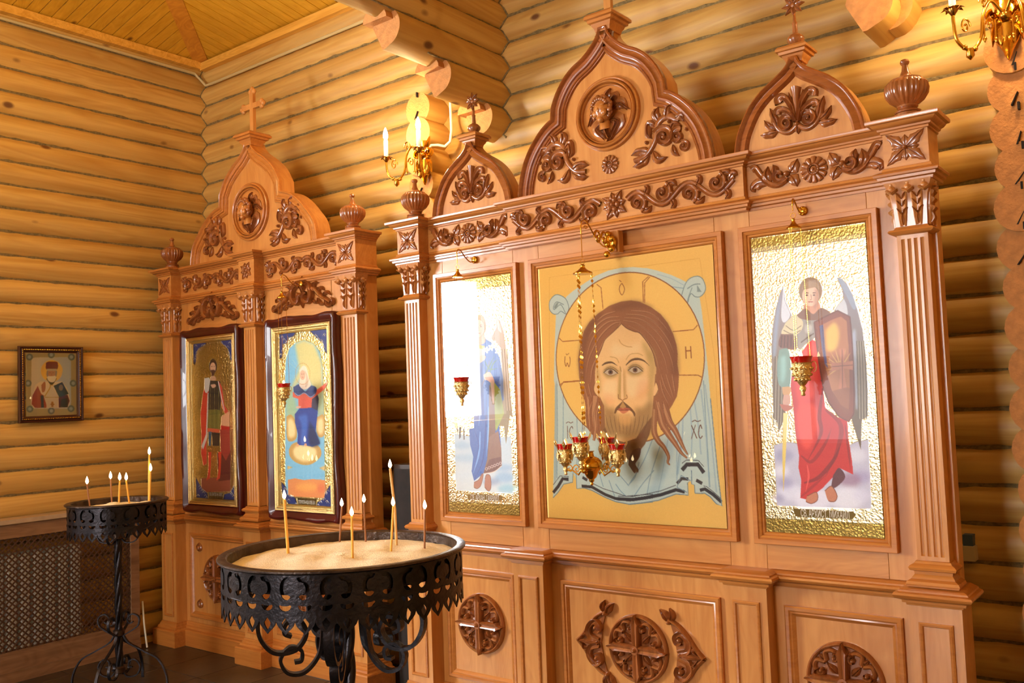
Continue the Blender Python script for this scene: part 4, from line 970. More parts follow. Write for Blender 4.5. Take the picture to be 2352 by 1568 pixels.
# ================================================================== paintings (vertex-coloured flat panels)
def crop(ox, oy, s): return lambda pts: [(ox+x/s, oy+y/s) for x, y in pts]
class Canvas:
    """flat painting on the plane y = const (or x = const); shapes are given in photograph pixels"""
    def __init__(s, a0, a1, z0, z1, plane, nx, ground, axis='y'):
        s.a0, s.a1, s.z0, s.z1, s.plane, s.axis = a0, a1, z0, z1, plane, axis
        s.nx = nx; s.nz = int(nx*(z1-z0)/abs(a1-a0)); s.d = abs(a1-a0)/nx
        s.col = np.empty((s.nz, s.nx, 3)); s.col[:] = np.array(ground)/255.0
        s.met = np.zeros((s.nz, s.nx))
    def pl(s, pts):
        out = []
        for u, v in pts:
            p = on_y(u, v, s.plane) if s.axis == 'y' else on_x(u, v, s.plane)
            a = p[0] if s.axis == 'y' else p[1]
            out.append(((a-s.a0)/(s.a1-s.a0)*s.nx, (s.z1-p[2])/(s.z1-s.z0)*s.nz))
        return np.array(out)
    def blend(s, x0, x1, y0, y1, cov, color, gold):
        if color is not None:
            c = color if isinstance(color, np.ndarray) and color.ndim == 3 else (np.array(color)/255.0)[None, None, :]
            s.col[y0:y1, x0:x1] = s.col[y0:y1, x0:x1]*(1-cov[..., None])+c*cov[..., None]
        if gold is not None: s.met[y0:y1, x0:x1] = s.met[y0:y1, x0:x1]*(1-cov)+gold*cov
    def fill(s, P, color, gold=0.0, alpha=1.0, soft=0, grad=None):
        P = np.asarray(P, float); pad = 1+2*soft
        x0 = max(0, int(P[:, 0].min())-pad); x1 = min(s.nx, int(P[:, 0].max())+2+pad); y0 = max(0, int(P[:, 1].min())-pad); y1 = min(s.nz, int(P[:, 1].max())+2+pad)
        if x1 <= x0 or y1 <= y0: return
        cov = np.zeros((y1-y0, x1-x0)); ss = (0.25, 0.75)
        for sy in ss:
            for sx in ss:
                X, Y = np.meshgrid(np.arange(x0, x1)+sx, np.arange(y0, y1)+sy); ins = np.zeros(X.shape, bool)
                for i in range(len(P)):
                    xa, ya = P[i]; xb, yb_ = P[(i+1) % len(P)]
                    if ya == yb_: continue
                    c = (ya > Y) != (yb_ > Y)
                    ins ^= c & (X < (xb-xa)*(Y-ya)/(yb_-ya)+xa)
                cov += ins*0.25
        for _ in range(2 if soft else 0):
            k = np.ones(2*soft+1)/(2*soft+1)
            cov = np.apply_along_axis(lambda r: np.convolve(np.pad(r, soft, 'edge'), k, 'valid'), 0, cov)
            cov = np.apply_along_axis(lambda r: np.convolve(np.pad(r, soft, 'edge'), k, 'valid'), 1, cov)
        col = color
        if grad is not None:
            c2, g0, g1 = grad; g0 = np.array(g0); g1 = np.array(g1); dv = g1-g0
            X, Y = np.meshgrid(np.arange(x0, x1)+0.5, np.arange(y0, y1)+0.5)
            t = np.clip(((X-g0[0])*dv[0]+(Y-g0[1])*dv[1])/max(1e-6, dv@dv), 0, 1)[..., None]
            col = (np.array(color)/255.0)*(1-t)+(np.array(c2)/255.0)*t
        s.blend(x0, x1, y0, y1, cov*alpha, col, gold)
    def poly(s, pts, color, smooth=True, gold=0.0, alpha=1.0, soft=0, to=None, gp=None):
        P = s.pl(pts)
        if smooth and len(P) > 3: P = np.array(cr([tuple(p) for p in P]+[tuple(P[0])], 4)[:-1])
        g = None
        if to is not None: q = s.pl(gp); g = (to, q[0], q[1])
        s.fill(P, color, gold, alpha, soft, g)
    def line(s, pts, width, color, smooth=True, alpha=1.0, taper=False, gold=0.0):
        P = s.pl(pts)
        if smooth and len(P) > 2: P = np.array(cr([tuple(p) for p in P], 5))
        wpx = width*0.00235/s.d; n = len(P); L = []; R_ = []
        for i in range(n):
            t = P[min(n-1, i+1)]-P[max(0, i-1)]; l = math.hypot(*t) or 1e-9; nr = np.array([-t[1], t[0]])/l
            k = wpx/2*(1 if not taper else max(0.12, math.sin(PI*(0.12+0.88*i/(n-1))) if taper == 1 else 1-0.85*i/(n-1)))
            L.append(P[i]+nr*k); R_.append(P[i]-nr*k)
        s.fill(L+R_[::-1], color, gold, alpha)
    def ell(s, c, rx, ry, color, rot=0, gold=0.0, alpha=1.0, soft=0):
        pts = []
        for i in range(24):
            a = 2*PI*i/24; x, y = rx*math.cos(a), ry*math.sin(a)
            pts.append((c[0]+x*math.cos(rot)-y*math.sin(rot), c[1]+x*math.sin(rot)+y*math.cos(rot)))
        s.fill(s.pl(pts), color, gold, alpha, soft)
    def noise(s, amt, seed=1, only=None):
        r = np.random.default_rng(seed); n = r.normal(0, amt, (s.nz, s.nx, 1)); m = 1.0 if only is None else only[..., None]
        s.col = np.clip(s.col+n*m, 0, 1)
    def mesh(s, name, mat, parent):
        o0 = ORG[parent.name]; nx, nz = s.nx, s.nz
        a = np.linspace(s.a0, s.a1, nx+1); z = np.linspace(s.z1, s.z0, nz+1)
        A, Z = np.meshgrid(a, z); co = np.zeros(((nx+1)*(nz+1), 3))
        if s.axis == 'y': co[:, 0] = A.ravel()-o0.x; co[:, 1] = s.plane-o0.y
        else: co[:, 1] = A.ravel()-o0.y; co[:, 0] = s.plane-o0.x
        co[:, 2] = Z.ravel()-o0.z
        i = np.arange(nz)[:, None]*(nx+1)+np.arange(nx)[None, :]
        q = np.stack([i, i+nx+1, i+nx+2, i+1], -1).reshape(-1, 4)
        if s.axis != 'y': q = q[:, ::-1]
        me = bpy.data.meshes.new(name); me.vertices.add(len(co)); me.vertices.foreach_set('co', co.ravel())
        me.loops.add(q.size); me.loops.foreach_set('vertex_index', q.ravel().astype(np.int32))
        me.polygons.add(len(q)); me.polygons.foreach_set('loop_start', np.arange(0, q.size, 4, dtype=np.int32))
        me.polygons.foreach_set('loop_total', np.full(len(q), 4, dtype=np.int32)); me.update()
        def up(M_):
            E_ = np.pad(M_, ((0, 1), (0, 1))+((0, 0),)*(M_.ndim-2), 'edge'); return E_
        C = up(s.col); G = up(s.met)
        lin = np.where(C <= 0.04045, C/12.92, ((C+0.055)/1.055)**2.4)
        at = me.color_attributes.new('paint', 'FLOAT_COLOR', 'POINT')
        at.data.foreach_set('color', np.concatenate([lin, G[..., None]], -1).reshape(-1).astype(np.float32))
        me.materials.append(mat); o = link_mesh(name, me, parent); ORG[o.name] = o0; return o
def paint_mat(name, rough=0.5, gold_rough=0.22, emboss=0.5, scale=90.0, coat=0.0):
    nt = NT(name); b = nt.b; at = nt.n('ShaderNodeVertexColor'); at.layer_name = 'paint'
    nt.l(at.outputs['Color'], b.inputs['Base Color']); nt.l(at.outputs['Alpha'], b.inputs['Metallic'])
    mr = nt.n('ShaderNodeMapRange'); mr.inputs['To Min'].default_value = rough; mr.inputs['To Max'].default_value = gold_rough
    nt.l(at.outputs['Alpha'], mr.inputs['Value']); nt.l(mr.outputs[0], b.inputs['Roughness'])
    tc = nt.n('ShaderNodeTexCoord'); vo = nt.n('ShaderNodeTexVoronoi'); vo.inputs['Scale'].default_value = scale; vo.feature = 'SMOOTH_F1'
    no = nt.n('ShaderNodeTexNoise'); no.inputs['Scale'].default_value = scale*0.7; no.inputs['Detail'].default_value = 3
    nt.l(tc.outputs['Object'], vo.inputs['Vector']); nt.l(tc.outputs['Object'], no.inputs['Vector'])
    ad = nt.n('ShaderNodeMath', operation='ADD'); nt.l(vo.outputs['Distance'], ad.inputs[0]); nt.l(no.outputs['Fac'], ad.inputs[1])
    mu = nt.n('ShaderNodeMath', operation='MULTIPLY'); nt.l(ad.outputs[0], mu.inputs[0]); nt.l(at.outputs['Alpha'], mu.inputs[1])
    bu = nt.n('ShaderNodeBump'); bu.inputs['Strength'].default_value = emboss; bu.inputs['Distance'].default_value = 0.004
    nt.l(mu.outputs[0], bu.inputs['Height']); nt.l(bu.outputs['Normal'], b.inputs['Normal'])
    b.inputs['Coat Weight'].default_value = coat
    return nt.m
def pane(parent, x0, x1, z0, z1, y):
    mb = MB(); mb.add([(x0,y,z0),(x1,y,z0),(x1,y,z1),(x0,y,z1)], [(0,1,2,3)]); return mb.build('glass_pane', MAT['glass'], parent, smooth=0)
def caption(parent, text, x0, x1, zc, h, y, mat, name='caption'):
    cu = bpy.data.curves.new('caption', 'FONT'); cu.body = text; cu.align_x = 'CENTER'; cu.align_y = 'CENTER'; cu.size = 1.0; cu.resolution_u = 2
    t = bpy.data.objects.new('caption_tmp', cu); COL.objects.link(t)
    dg = bpy.context.evaluated_depsgraph_get(); me = bpy.data.meshes.new_from_object(t.evaluated_get(dg))
    bpy.data.objects.remove(t); bpy.data.curves.remove(cu)
    co = np.array([v.co[:] for v in me.vertices]); wd = np.ptp(co[:, 0]); ht = np.ptp(co[:, 1]); cx = (co[:, 0].max()+co[:, 0].min())/2; cz = (co[:, 1].max()+co[:, 1].min())/2
    mb = MB(); mb.add([((x0+x1)/2+(p[0]-cx)*(x1-x0)/wd, y, zc+(p[1]-cz)*h/ht) for p in co], [tuple(p.vertices) for p in me.polygons])
    bpy.data.meshes.remove(me)
    return mb.build(name, mat, parent, smooth=0)
GOLD = (236, 196, 110)
letter = plain('silver_lettering', srgb(222,214,196), 0.5)

# ---------------------------------------------------------------- icon of the face on the cloth
A = crop(1230, 560, 4.9); B = crop(1420, 540, 4.9); C_ = crop(1230, 860, 4.611); D = crop(1420, 860, 4.3556); E = crop(1330, 780, 4.071)
YP = 3.716
ic = empty('icon_painting', (BX, YP, 1.08), 'yellow icon of a bearded long-haired face with halo on a pale blue cloth', 'icon')
cv = Canvas(BX-0.480, BX+0.480, 1.0875, 2.3345, YP, 400, (253, 208, 108))
z_ = (238, 186, 86)
cv.line(A([(158,1540),(158,380),(700,300)])+B([(330,345),(920,262)]), 1.2, z_, False); cv.line(B([(920,262),(1090,1400)])+D([(1010,600),(1090,1420)]), 1.0, z_, False)
cl, fold, fold2 = (212, 226, 216), (150, 178, 186), (182, 204, 206)
cloth = A([(340,640),(345,600),(420,535),(560,440),(680,362),(820,303),(960,272),(1100,262),(1250,276)])+B([(300,366),(440,400),(600,450),(700,495),(770,530),(830,600),(918,690),(945,870),(985,1250)])+D([(905,0),(925,240),(960,640),(1000,1010),(1040,1318),(985,1295),(920,1222),(870,1190),(770,1190),(765,1105),(738,1098),(725,1065),(695,1085),(703,1208),(580,1198),(400,1262),(240,1287),(100,1302)])+C_([(1130,1352),(1000,1377),(850,1347),(740,1302),(600,1228),(520,1203),(438,1210),(430,1100),(400,1040),(395,1142),(300,1162),(240,1250),(188,1306),(195,900),(207,500),(205,100)])+A([(210,1540),(215,1250),(228,900),(232,800),(290,700)])
cv.poly(cloth, cl, smooth=False)
for pts in (D([(720,300),(740,600),(730,850)]), D([(650,420),(640,700),(600,1000)]), D([(830,150),(880,600),(915,1130)]), D([(870,100),(930,600),(985,1180)]), D([(760,250),(810,560),(830,800)]), D([(610,480),(590,760),(590,1080)])): cv.line(pts, 3.0, fold2)
for pts in (D([(855,60),(885,560),(920,1130)]), D([(640,650),(610,820),(590,1010)]), D([(500,650),(450,950),(400,1190)]), D([(360,960),(250,1090),(160,1220)]), D([(350,640),(250,880),(110,1100)]), D([(420,720),(330,1000),(290,1200)])): cv.line(pts, 1.8, fold)
for pts in (C_([(230,100),(235,560),(228,1100)]), C_([(295,200),(295,560),(290,960)]), C_([(440,460),(450,760),(440,960)]), C_([(500,520),(480,800),(450,1000)]), C_([(750,720),(850,1000),(990,1180)]), C_([(640,860),(680,1050),(720,1190)]), C_([(780,1120),(820,1230),(840,1290)]), C_([(850,1160),(900,1230),(960,1290)]), C_([(1100,930),(1060,1080),(990,1170)])): cv.line(pts, 1.9, fold)
cv.poly(C_([(208,120),(232,120),(232,900),(200,1120)]), (168,190,190), alpha=0.7)
cv.poly(D([(480,640),(560,700),(520,900),(400,1190),(300,1200),(420,900)]), (178,202,206), alpha=0.6, soft=3)
# hem
hem = (60, 50, 50)
for pts, w_ in ((C_([(190,1252),(240,1190),(290,1105),(352,1112)]), 7), (C_([(500,1090),(550,1120)]), 6), (C_([(490,1182),(600,1192),(740,1272),(850,1315),(1000,1330),(1130,1312),(1245,1296)]), 6), (D([(0,1246),(150,1252),(270,1236),(430,1204),(580,1155),(668,1176)]), 6.5), (D([(640,958),(690,902),(800,902),(860,985)]), 8), (D([(590,1092),(640,1042),(704,1048)]), 6), (D([(782,1058),(842,1092)]), 6.5), (D([(820,1160),(870,1147),(950,1200),(1035,1277)]), 6.5)): cv.line(pts, w_, hem, smooth=False)
for pts in (C_([(190,1170),(262,1075),(355,1085)]), C_([(600,1150),(720,1210),(830,1245),(960,1290),(1245,1268)]), D([(0,1218),(150,1222),(290,1195),(430,1165),(580,1108)]), D([(640,890),(685,856),(805,862),(860,925)]), D([(855,1117),(885,1122),(960,1180),(1032,1245)])): cv.line(pts, 1.3, (76,70,72), smooth=False)
edge = (120, 146, 160)
cv.line(C_([(188,1306),(240,1250),(300,1162),(395,1142),(400,1040)]), 1.8, edge, False); cv.line(C_([(430,1000),(438,1210),(520,1203),(600,1228),(740,1302),(850,1347),(1000,1377),(1245,1350)]), 1.8, edge, False)
cv.line(D([(100,1300),(240,1286),(400,1261),(580,1197),(703,1208),(695,1085),(725,1065),(632,1010),(590,1130),(690,1180)]), 1.8, edge, False); cv.line(D([(735,960),(738,1098),(765,1105),(770,1190),(870,1190),(920,1222),(985,1295),(1040,1318),(1000,1010),(925,240)]), 1.8, edge, False)
# knots
kl = A([(155,690),(165,640),(205,590),(245,573),(300,590),(345,625),(372,690),(375,740),(345,790),(290,760),(250,790),(205,790),(165,750)]); cv.poly(kl, cl); cv.line(kl+kl[:1], 1.6, (130,150,150)); cv.line(A([(320,685),(240,655),(205,710),(215,740),(270,690),(300,700),(340,780)]), 1.8, (140,158,156)); cv.poly(A([(235,670),(262,665),(230,730),(212,715)]), (150,164,156))
kr = B([(712,690),(750,570),(790,505),(850,470),(910,466),(955,500),(985,580),(975,640),(930,690),(870,695),(825,660),(800,700),(780,760)]); cv.poly(kr, cl); cv.line(kr+kr[:1], 1.6, (130,150,150)); cv.line(B([(780,605),(850,560),(925,550)]), 2.0, (140,158,156)); cv.poly(B([(890,560),(940,640),(890,640)]), (150,166,160)); cv.line(B([(835,590),(800,680),(780,750)]), 1.8, (150,170,168))
cv.line(B([(440,440),(600,490),(750,570)]), 1.5, fold2); cv.line(B([(590,580),(740,600)]), 1.5, fold)
# halo
cL = on_y(1278.8, 825, YP); cR = on_y(1617.5, 818, YP); hx, hr = (cL[0]+cR[0])/2, (cR[0]-cL[0])/2; hz = (cL[2]+cR[2])/2
hc = [((hx+hr*math.cos(t)-cv.a0)/(cv.a1-cv.a0)*cv.nx, (cv.z1-(hz+hr*math.sin(t)))/(cv.z1-cv.z0)*cv.nz) for t in np.linspace(0, 2*PI, 72, endpoint=False)]
hc2 = [((hx+(hr+0.0048)*math.cos(t)-cv.a0)/(cv.a1-cv.a0)*cv.nx, (cv.z1-(hz+(hr+0.0048)*math.sin(t)))/(cv.z1-cv.z0)*cv.nz) for t in np.linspace(0, 2*PI, 72, endpoint=False)]
# lower part of the cloth lies over the halo
save = cv.col.copy()
cv.fill(hc2, (150, 84, 40)); cv.fill(hc, (255, 212, 114))
fold_over = C_([(285,150),(330,300),(410,420),(500,505),(560,580),(700,640),(1245,700),(1245,1567),(285,1567)])+[]
for pts in (B([(345,465),(278,525),(285,760)]), B([(360,470),(300,540),(300,765)]), A([(690,455),(740,495),(762,735)]), A([(268,1060),(305,1100),(520,1085)]), A([(270,1590),(320,1560),(500,1545)]), B([(895,1015),(850,1065),(615,1088)]), D([(838,28),(800,8),(612,8)]), C_([(270,125),(300,78),(462,68)])): cv.line(pts, 1.8 if pts[0][0] != 1 else 1, (176, 100, 44), smooth=False)
red = (160, 84, 36)
cv.line(A([(975,445),(1000,490),(1002,530),(975,577),(948,530),(950,480),(975,445)]), 1.5, red); cv.line(A([(945,412),(968,428)]), 1.2, red)
cv.line(A([(335,1268),(332,1330),(345,1380),(360,1340),(378,1385),(392,1330),(388,1270)]), 1.6, red); cv.line(A([(345,1235),(355,1250),(380,1232)]), 1.2, red)
for pts in (B([(760,1255),(768,1392)]), B([(818,1250),(826,1390)]), B([(765,1305),(822,1300)])): cv.line(pts, 2.0, red, False)
# cloth in front of the lower halo
low = C_([(283,135),(330,290),(400,410),(470,480),(520,535),(700,700),(900,900),(1245,900)])+D([(330,560),(560,515),(700,370),(800,180),(838,30),(905,0),(960,640),(990,900),(640,1000),(0,1100)])
cvl = cv.pl(low)
# hair
hair, hair2, hair3 = (170, 108, 64), (130, 78, 44), (208, 152, 102)
hp_ = A([(500,1567),(482,1300),(500,1180),(545,985),(610,880),(700,790),(830,700),(960,652),(1080,638),(1220,660)])+B([(250,755),(370,810),(480,890),(560,990),(620,1110),(660,1240),(672,1340),(668,1450),(685,1560)])+D([(610,0),(605,120),(590,220),(545,305),(515,352),(540,450),(480,520),(430,560),(380,370),(340,480),(330,200)])+C_([(730,250),(740,560),(690,640),(600,640),(545,560),(528,430),(537,310),(490,200),(466,80)])
cv.poly(hp_, hair, smooth=False)
cv.poly(A([(500,1500),(482,1300),(545,985),(700,790),(760,800),(620,1000),(560,1250),(560,1560)]), hair2, alpha=0.55, soft=4); cv.poly(B([(400,830),(560,990),(660,1240),(685,1560),(600,1560),(590,1300),(480,1000)]), hair2, alpha=0.5, soft=4); cv.poly(A([(830,705),(1080,640),(1220,660),(1340,740),(1100,720),(900,760)]), hair2, alpha=0.5, soft=4)
lock = lambda pts, w_: (cv.line(pts, w_+1.6, hair2, taper=2), cv.line(pts, w_, hair, taper=2), cv.line([(x-0.8, y-0.5) for x, y in pts], w_*0.3, hair3, taper=2))
lock(D([(450,300),(510,470),(570,560),(620,660),(660,740),(698,802)]), 17); lock(D([(400,280),(440,480),(500,590),(570,690),(630,780),(692,838)]), 19); lock(D([(365,350),(360,560),(400,660),(460,730),(505,820),(498,880),(520,905)]), 14); lock(C_([(640,230),(620,420),(640,560),(620,700)]), 34); lock(C_([(560,240),(570,420),(580,600)]), 18)
for pts in (A([(960,880),(880,900),(780,980),(690,1100),(600,1300),(560,1540)]), A([(955,860),(820,880),(700,980),(620,1120),(560,1330)]), A([(940,820),(800,840),(680,930),(600,1060)]), A([(900,760),(780,800),(690,870)]), A([(960,890),(900,980),(800,1060),(740,1160),(680,1300)]), A([(700,1260),(640,1400),(620,1560)]),
            B([(60,960),(200,990),(330,1080),(430,1200),(520,1380),(560,1560)]), B([(70,930),(250,950),(400,1050),(520,1200),(600,1400),(630,1560)]), B([(90,890),(280,910),(430,1000),(560,1170),(630,1330)]), B([(150,850),(330,870),(470,960),(580,1100)]), B([(120,1020),(250,1100),(340,1200),(420,1350),(470,1540)]), B([(340,1220),(400,1380),(440,1540)]),
            D([(430,0),(470,120),(540,250)]), D([(480,0),(520,120),(555,240)]), D([(540,0),(560,120),(570,200)]), D([(420,60),(450,180),(510,310)]), D([(380,260),(420,380),(450,520)]), D([(450,270),(500,400),(540,480)]), C_([(560,100),(580,190),(600,250)]), C_([(520,120),(545,220),(575,290)]), C_([(600,290),(570,400),(580,560)]), C_([(680,280),(650,420),(660,600)]), C_([(640,290),(610,430),(620,600)])):
    cv.line(pts, 2.6, hair3, taper=1, alpha=0.8); cv.line([(x+1.8, y+1.4) for x, y in pts], 1.4, hair2, taper=1, alpha=0.7)
# face
skin, sk2, olive, pink = (250, 208, 142), (255, 228, 174), (190, 156, 82), (244, 178, 118)
face = A([(965,905),(930,950),(880,990),(785,1080),(745,1180),(690,1310),(672,1440),(672,1567)])+C_([(690,250),(728,330),(740,560),(790,690),(850,800),(930,860),(1010,930)])+D([(160,900),(220,760),(270,700),(315,600),(330,520),(345,350),(360,180),(372,0)])+B([(430,1560),(428,1480),(395,1330),(330,1210),(245,1105),(180,1085),(100,1050),(35,995)])
cv.poly(face, skin, smooth=False)
cv.poly(E([(700,80),(725,250),(700,420),(690,560),(640,520),(655,300),(640,140)]), olive, alpha=0.55, soft=4)
cv.poly(E([(600,0),(650,70),(690,170),(665,200),(600,80)]), olive, alpha=0.5, soft=4); cv.poly(E([(160,230),(190,300),(210,470),(190,480),(165,350)]), olive, alpha=0.45, soft=3)
cv.poly(E([(250,380),(350,380),(350,470),(330,560),(250,540),(225,460)]), sk2, alpha=0.7, soft=4); cv.poly(E([(440,330),(580,350),(640,380),(600,480),(500,540),(450,480)]), sk2, alpha=0.8, soft=4)
cv.poly(E([(560,380),(650,380),(660,480),(600,540),(530,540)]), pink, alpha=0.45, soft=5); cv.poly(E([(240,500),(330,520),(320,600),(250,600)]), pink, alpha=0.4, soft=4)
cv.poly(E([(330,30),(400,60),(470,60),(560,40),(560,110),(470,140),(360,170),(300,130)]), sk2, alpha=0.7, soft=5)
cv.line(E([(375,0),(400,40),(450,65),(500,70)]), 1.4, (212,160,92)); cv.line(E([(290,160),(350,175),(375,220)]), 1.6, (206,160,92), alpha=0.8); cv.line(E([(440,190),(480,140),(550,130),(600,150)]), 1.6, (210,164,96), alpha=0.8)
# beard
beard = C_([(736,420),(741,560),(790,690),(850,800),(930,850),(1010,930),(1050,1000),(1062,1052),(1088,1010),(1055,950)])+D([(105,905),(165,990),(200,968),(175,895),(216,825),(222,760),(270,700),(315,600),(332,520),(344,380),(300,330),(230,380),(180,420),(175,330),(50,270),(-30,300)])+C_([(880,300),(838,400),(820,440),(770,400)])
cv.poly(E([(222,560),(270,640),(330,640),(350,700),(420,760),(520,720),(530,640),(600,640),(690,560),(690,800),(640,896),(250,896),(235,760)]), (156,116,60), alpha=0.7, soft=5)
cv.poly(C_([(740,560),(790,690),(850,800),(960,870),(1060,1000),(1064,1054),(1090,1010),(1055,950),(1100,860),(1110,760)])+D([(222,760),(270,700),(315,600),(332,520),(338,420),(260,520),(180,640),(60,680),(-60,640),(-150,560)]), (136,90,48), smooth=False, alpha=0.9)
cv.poly(D([(105,905),(165,990),(178,950),(198,985),(204,950),(175,895),(216,825),(225,740),(150,760),(110,850)]), (110,66,38), smooth=True)
for k in range(11):
    x = 250+k*40; cv.line(E([(x,730+abs(5-k)*-6),(x*0.9+45,800),(x*0.7+130,896)]), 1.3, (104,68,34), taper=1, alpha=0.7)
for k in range(6):
    cv.line(D([(150+k*28,640+k*-20),(140+k*14,740),(135+k*9,860)]), 1.2, (150,98,56), taper=1, alpha=0.7)
cv.poly(E([(380,710),(470,705),(500,760),(470,800),(400,800),(370,760)]), (226,176,104), alpha=0.8, soft=3); cv.line(E([(395,790),(405,850)]), 1.3, (214,170,100))
# mouth
cv.poly(E([(330,690),(345,640),(395,590),(412,575),(430,590),(490,640),(528,690),(520,720),(500,680),(450,645),(412,640),(365,655),(345,690)]), (122,84,44)); cv.poly(E([(400,600),(412,580),(424,600),(440,636),(385,636)]), (206,160,90))
cv.poly(E([(360,652),(395,638),(412,644),(440,636),(488,654),(415,662)]), (196,104,70)); cv.poly(E([(375,660),(415,664),(470,660),(430,690),(405,690)]), (220,136,94)); cv.line(E([(350,656),(412,662),(495,656)]), 1.4, (126,62,40))
cv.poly(E([(360,700),(480,700),(470,712),(420,706),(370,715)]), olive, alpha=0.6, soft=2)
# nose
cv.poly(E([(385,260),(372,400),(368,500),(372,550),(392,560),(398,400),(395,280)]), olive, alpha=0.75, soft=2); cv.poly(E([(418,270),(412,420),(418,540),(440,545),(438,400),(430,300)]), (206,160,92), alpha=0.7, soft=2)
cv.poly(E([(398,270),(410,270),(414,400),(418,540),(405,552),(394,540),(396,400)]), (250,214,156)); cv.line(E([(368,510),(370,548),(390,558),(408,568),(430,556),(450,548),(448,515)]), 1.6, (168,110,58)); cv.line(E([(385,250),(396,300)]), 1.3, (176,126,66))
# eyes
def eye(cx, cy, w_, lid):
    cv.poly(E([(cx-w_*1.15,cy),(cx-w_*0.5,cy-w_*0.75),(cx+w_*0.3,cy-w_*0.8),(cx+w_*1.1,cy-w_*0.1),(cx+w_*0.7,cy+w_*0.6),(cx-w_*0.5,cy+w_*0.75)]), (172,136,72), alpha=0.75, soft=3)
    cv.poly(E([(cx-w_,cy+w_*0.08),(cx-w_*0.4,cy-w_*0.36),(cx+w_*0.3,cy-w_*0.38),(cx+w_,cy+w_*0.14),(cx+w_*0.4,cy+w_*0.4),(cx-w_*0.4,cy+w_*0.42)]), (214,196,164))
    cv.ell(E([(cx,cy)])[0], 5.6, 5.6, (124,84,54)); cv.ell(E([(cx,cy-1)])[0], 2.4, 2.4, (46,26,16))
    cv.line(E([(cx-w_*1.02,cy+w_*0.1),(cx-w_*0.45,cy-w_*0.4),(cx+w_*0.3,cy-w_*0.42),(cx+w_*1.1,cy+w_*0.2)]), 1.7, (96,62,34)); cv.line(E([(cx-w_*0.95,cy-w_*0.3),(cx-w_*0.3,cy-w_*0.7),(cx+w_*0.4,cy-w_*0.68),(cx+w_*1.15,cy-w_*0.1)]), 1.2, (150,104,56)); cv.line(E([(cx-w_*0.9,cy+w_*0.15),(cx,cy+w_*0.55),(cx+w_*0.9,cy+w_*0.22)]), 1.2, (176,128,72))
eye(297, 305, 64, 1); eye(527, 285, 66, 1)
cv.line(E([(215,243),(255,220),(310,215),(362,246)]), 4.2, (112,76,40), taper=1); cv.line(E([(440,240),(490,195),(550,182),(610,200),(660,246)]), 4.4, (112,76,40), taper=1)
# ears
cv.poly(E([(140,440),(160,400),(190,470),(195,540),(170,530),(145,480)]), skin); cv.line(E([(150,400),(140,480),(185,542)]), 1.4, (150,96,48)); cv.poly(E([(720,400),(735,430),(740,490),(715,525),(700,520),(705,450)]), skin); cv.line(E([(720,390),(745,460),(715,525),(700,528)]), 1.4, (150,96,48))
cv.line(A([(965,905),(880,990),(785,1080),(745,1180),(690,1310)]), 1.6, hair2); cv.line(B([(35,995),(100,1050),(180,1085),(245,1105),(330,1210),(395,1330),(428,1480)]), 1.6, hair2)
lt = (112, 66, 48)
cv.line(C_([(340,545),(343,680)]), 1.6, lt); cv.line(C_([(398,575),(388,552),(368,575),(360,625),(372,670),(392,682)]), 1.6, lt); cv.line(C_([(325,518),(350,503),(375,515),(400,503)]), 1.4, lt)
cv.line(D([(735,508),(790,642)]), 1.8, lt); cv.line(D([(775,505),(735,645)]), 1.3, lt); cv.line(D([(840,545),(825,505),(808,560),(808,610),(825,640),(845,615)]), 1.7, lt); cv.line(D([(740,475),(770,460),(795,472),(828,460)]), 1.5, lt)
cv.noise(0.008, 3)
cv.mesh('painting', paint_mat('icon_paint_matt', 0.5), ic)
pane(ic, BX-0.480, BX+0.480, 1.0875, 2.3345, YP-0.006)

# ---------------------------------------------------------------- the two archangel panels
foil = paint_mat('icon_foil', 0.42, 0.17, 0.35, 130.0)
H1 = crop(1700, 450, 2.851); H2 = crop(1700, 850, 2.851); K1 = crop(880, 400, 2.6135); K2 = crop(880, 800, 3.135)
def foil_panel(x0, x1, label, strip_top, strip_bot):
    t = empty('icon_painting', ((x0+x1)/2, YP, 1.08), label, 'icon')
    c = Canvas(x0, x1, 1.0875, 2.3345, YP, 250, (246, 226, 174)); c.met[:] = 1.0
    for pts in (strip_top, strip_bot): c.poly(pts, (150, 122, 56), smooth=False, gold=0.75)
    return t, c
t, c = foil_panel(BX+0.6595, BX+1.1385, 'gold foil icon of a winged archangel in red robe with shield and sword', H1([(60,285),(840,175),(840,268),(60,376)]), H2([(170,968),(960,1012),(960,1120),(170,1080)]))
c.line(H1([(92,372),(840,268)]), 1.4, (110,84,34), False, gold=0.6); c.line(H1([(148,1530),(112,480)])+[], 1.2, (170,136,66), False, gold=0.8); c.line(H2([(243,888),(865,912)]), 2.0, (250,236,190), False, gold=0.9)
c.poly(H2([(222,492),(300,470),(370,480),(420,500),(700,500),(760,470),(842,455),(862,910),(243,888)]), (186,186,206), smooth=False)
for p, r, col in (((290,560),60,(150,150,184)),((270,660),50,(226,226,236)),((330,800),80,(216,218,232)),((300,740),50,(150,146,184)),((760,560),70,(214,216,228)),((800,700),60,(158,150,188)),((720,720),70,(150,116,140)),((700,840),110,(226,228,238)),((480,850),120,(222,222,236)),((800,820),60,(206,206,226)),((250,840),40,(150,146,178))):
    c.ell(H2([p])[0], r/2.85, r/4.2, col, alpha=0.75, soft=5)
wgl = H1([(285,592),(262,640),(235,740),(215,860),(207,1000),(212,1200),(220,1420)])+H2([(214,310),(243,335),(255,412),(282,340),(318,210)])+H1([(335,1180),(300,1000),(300,880),(340,780),(300,690)])
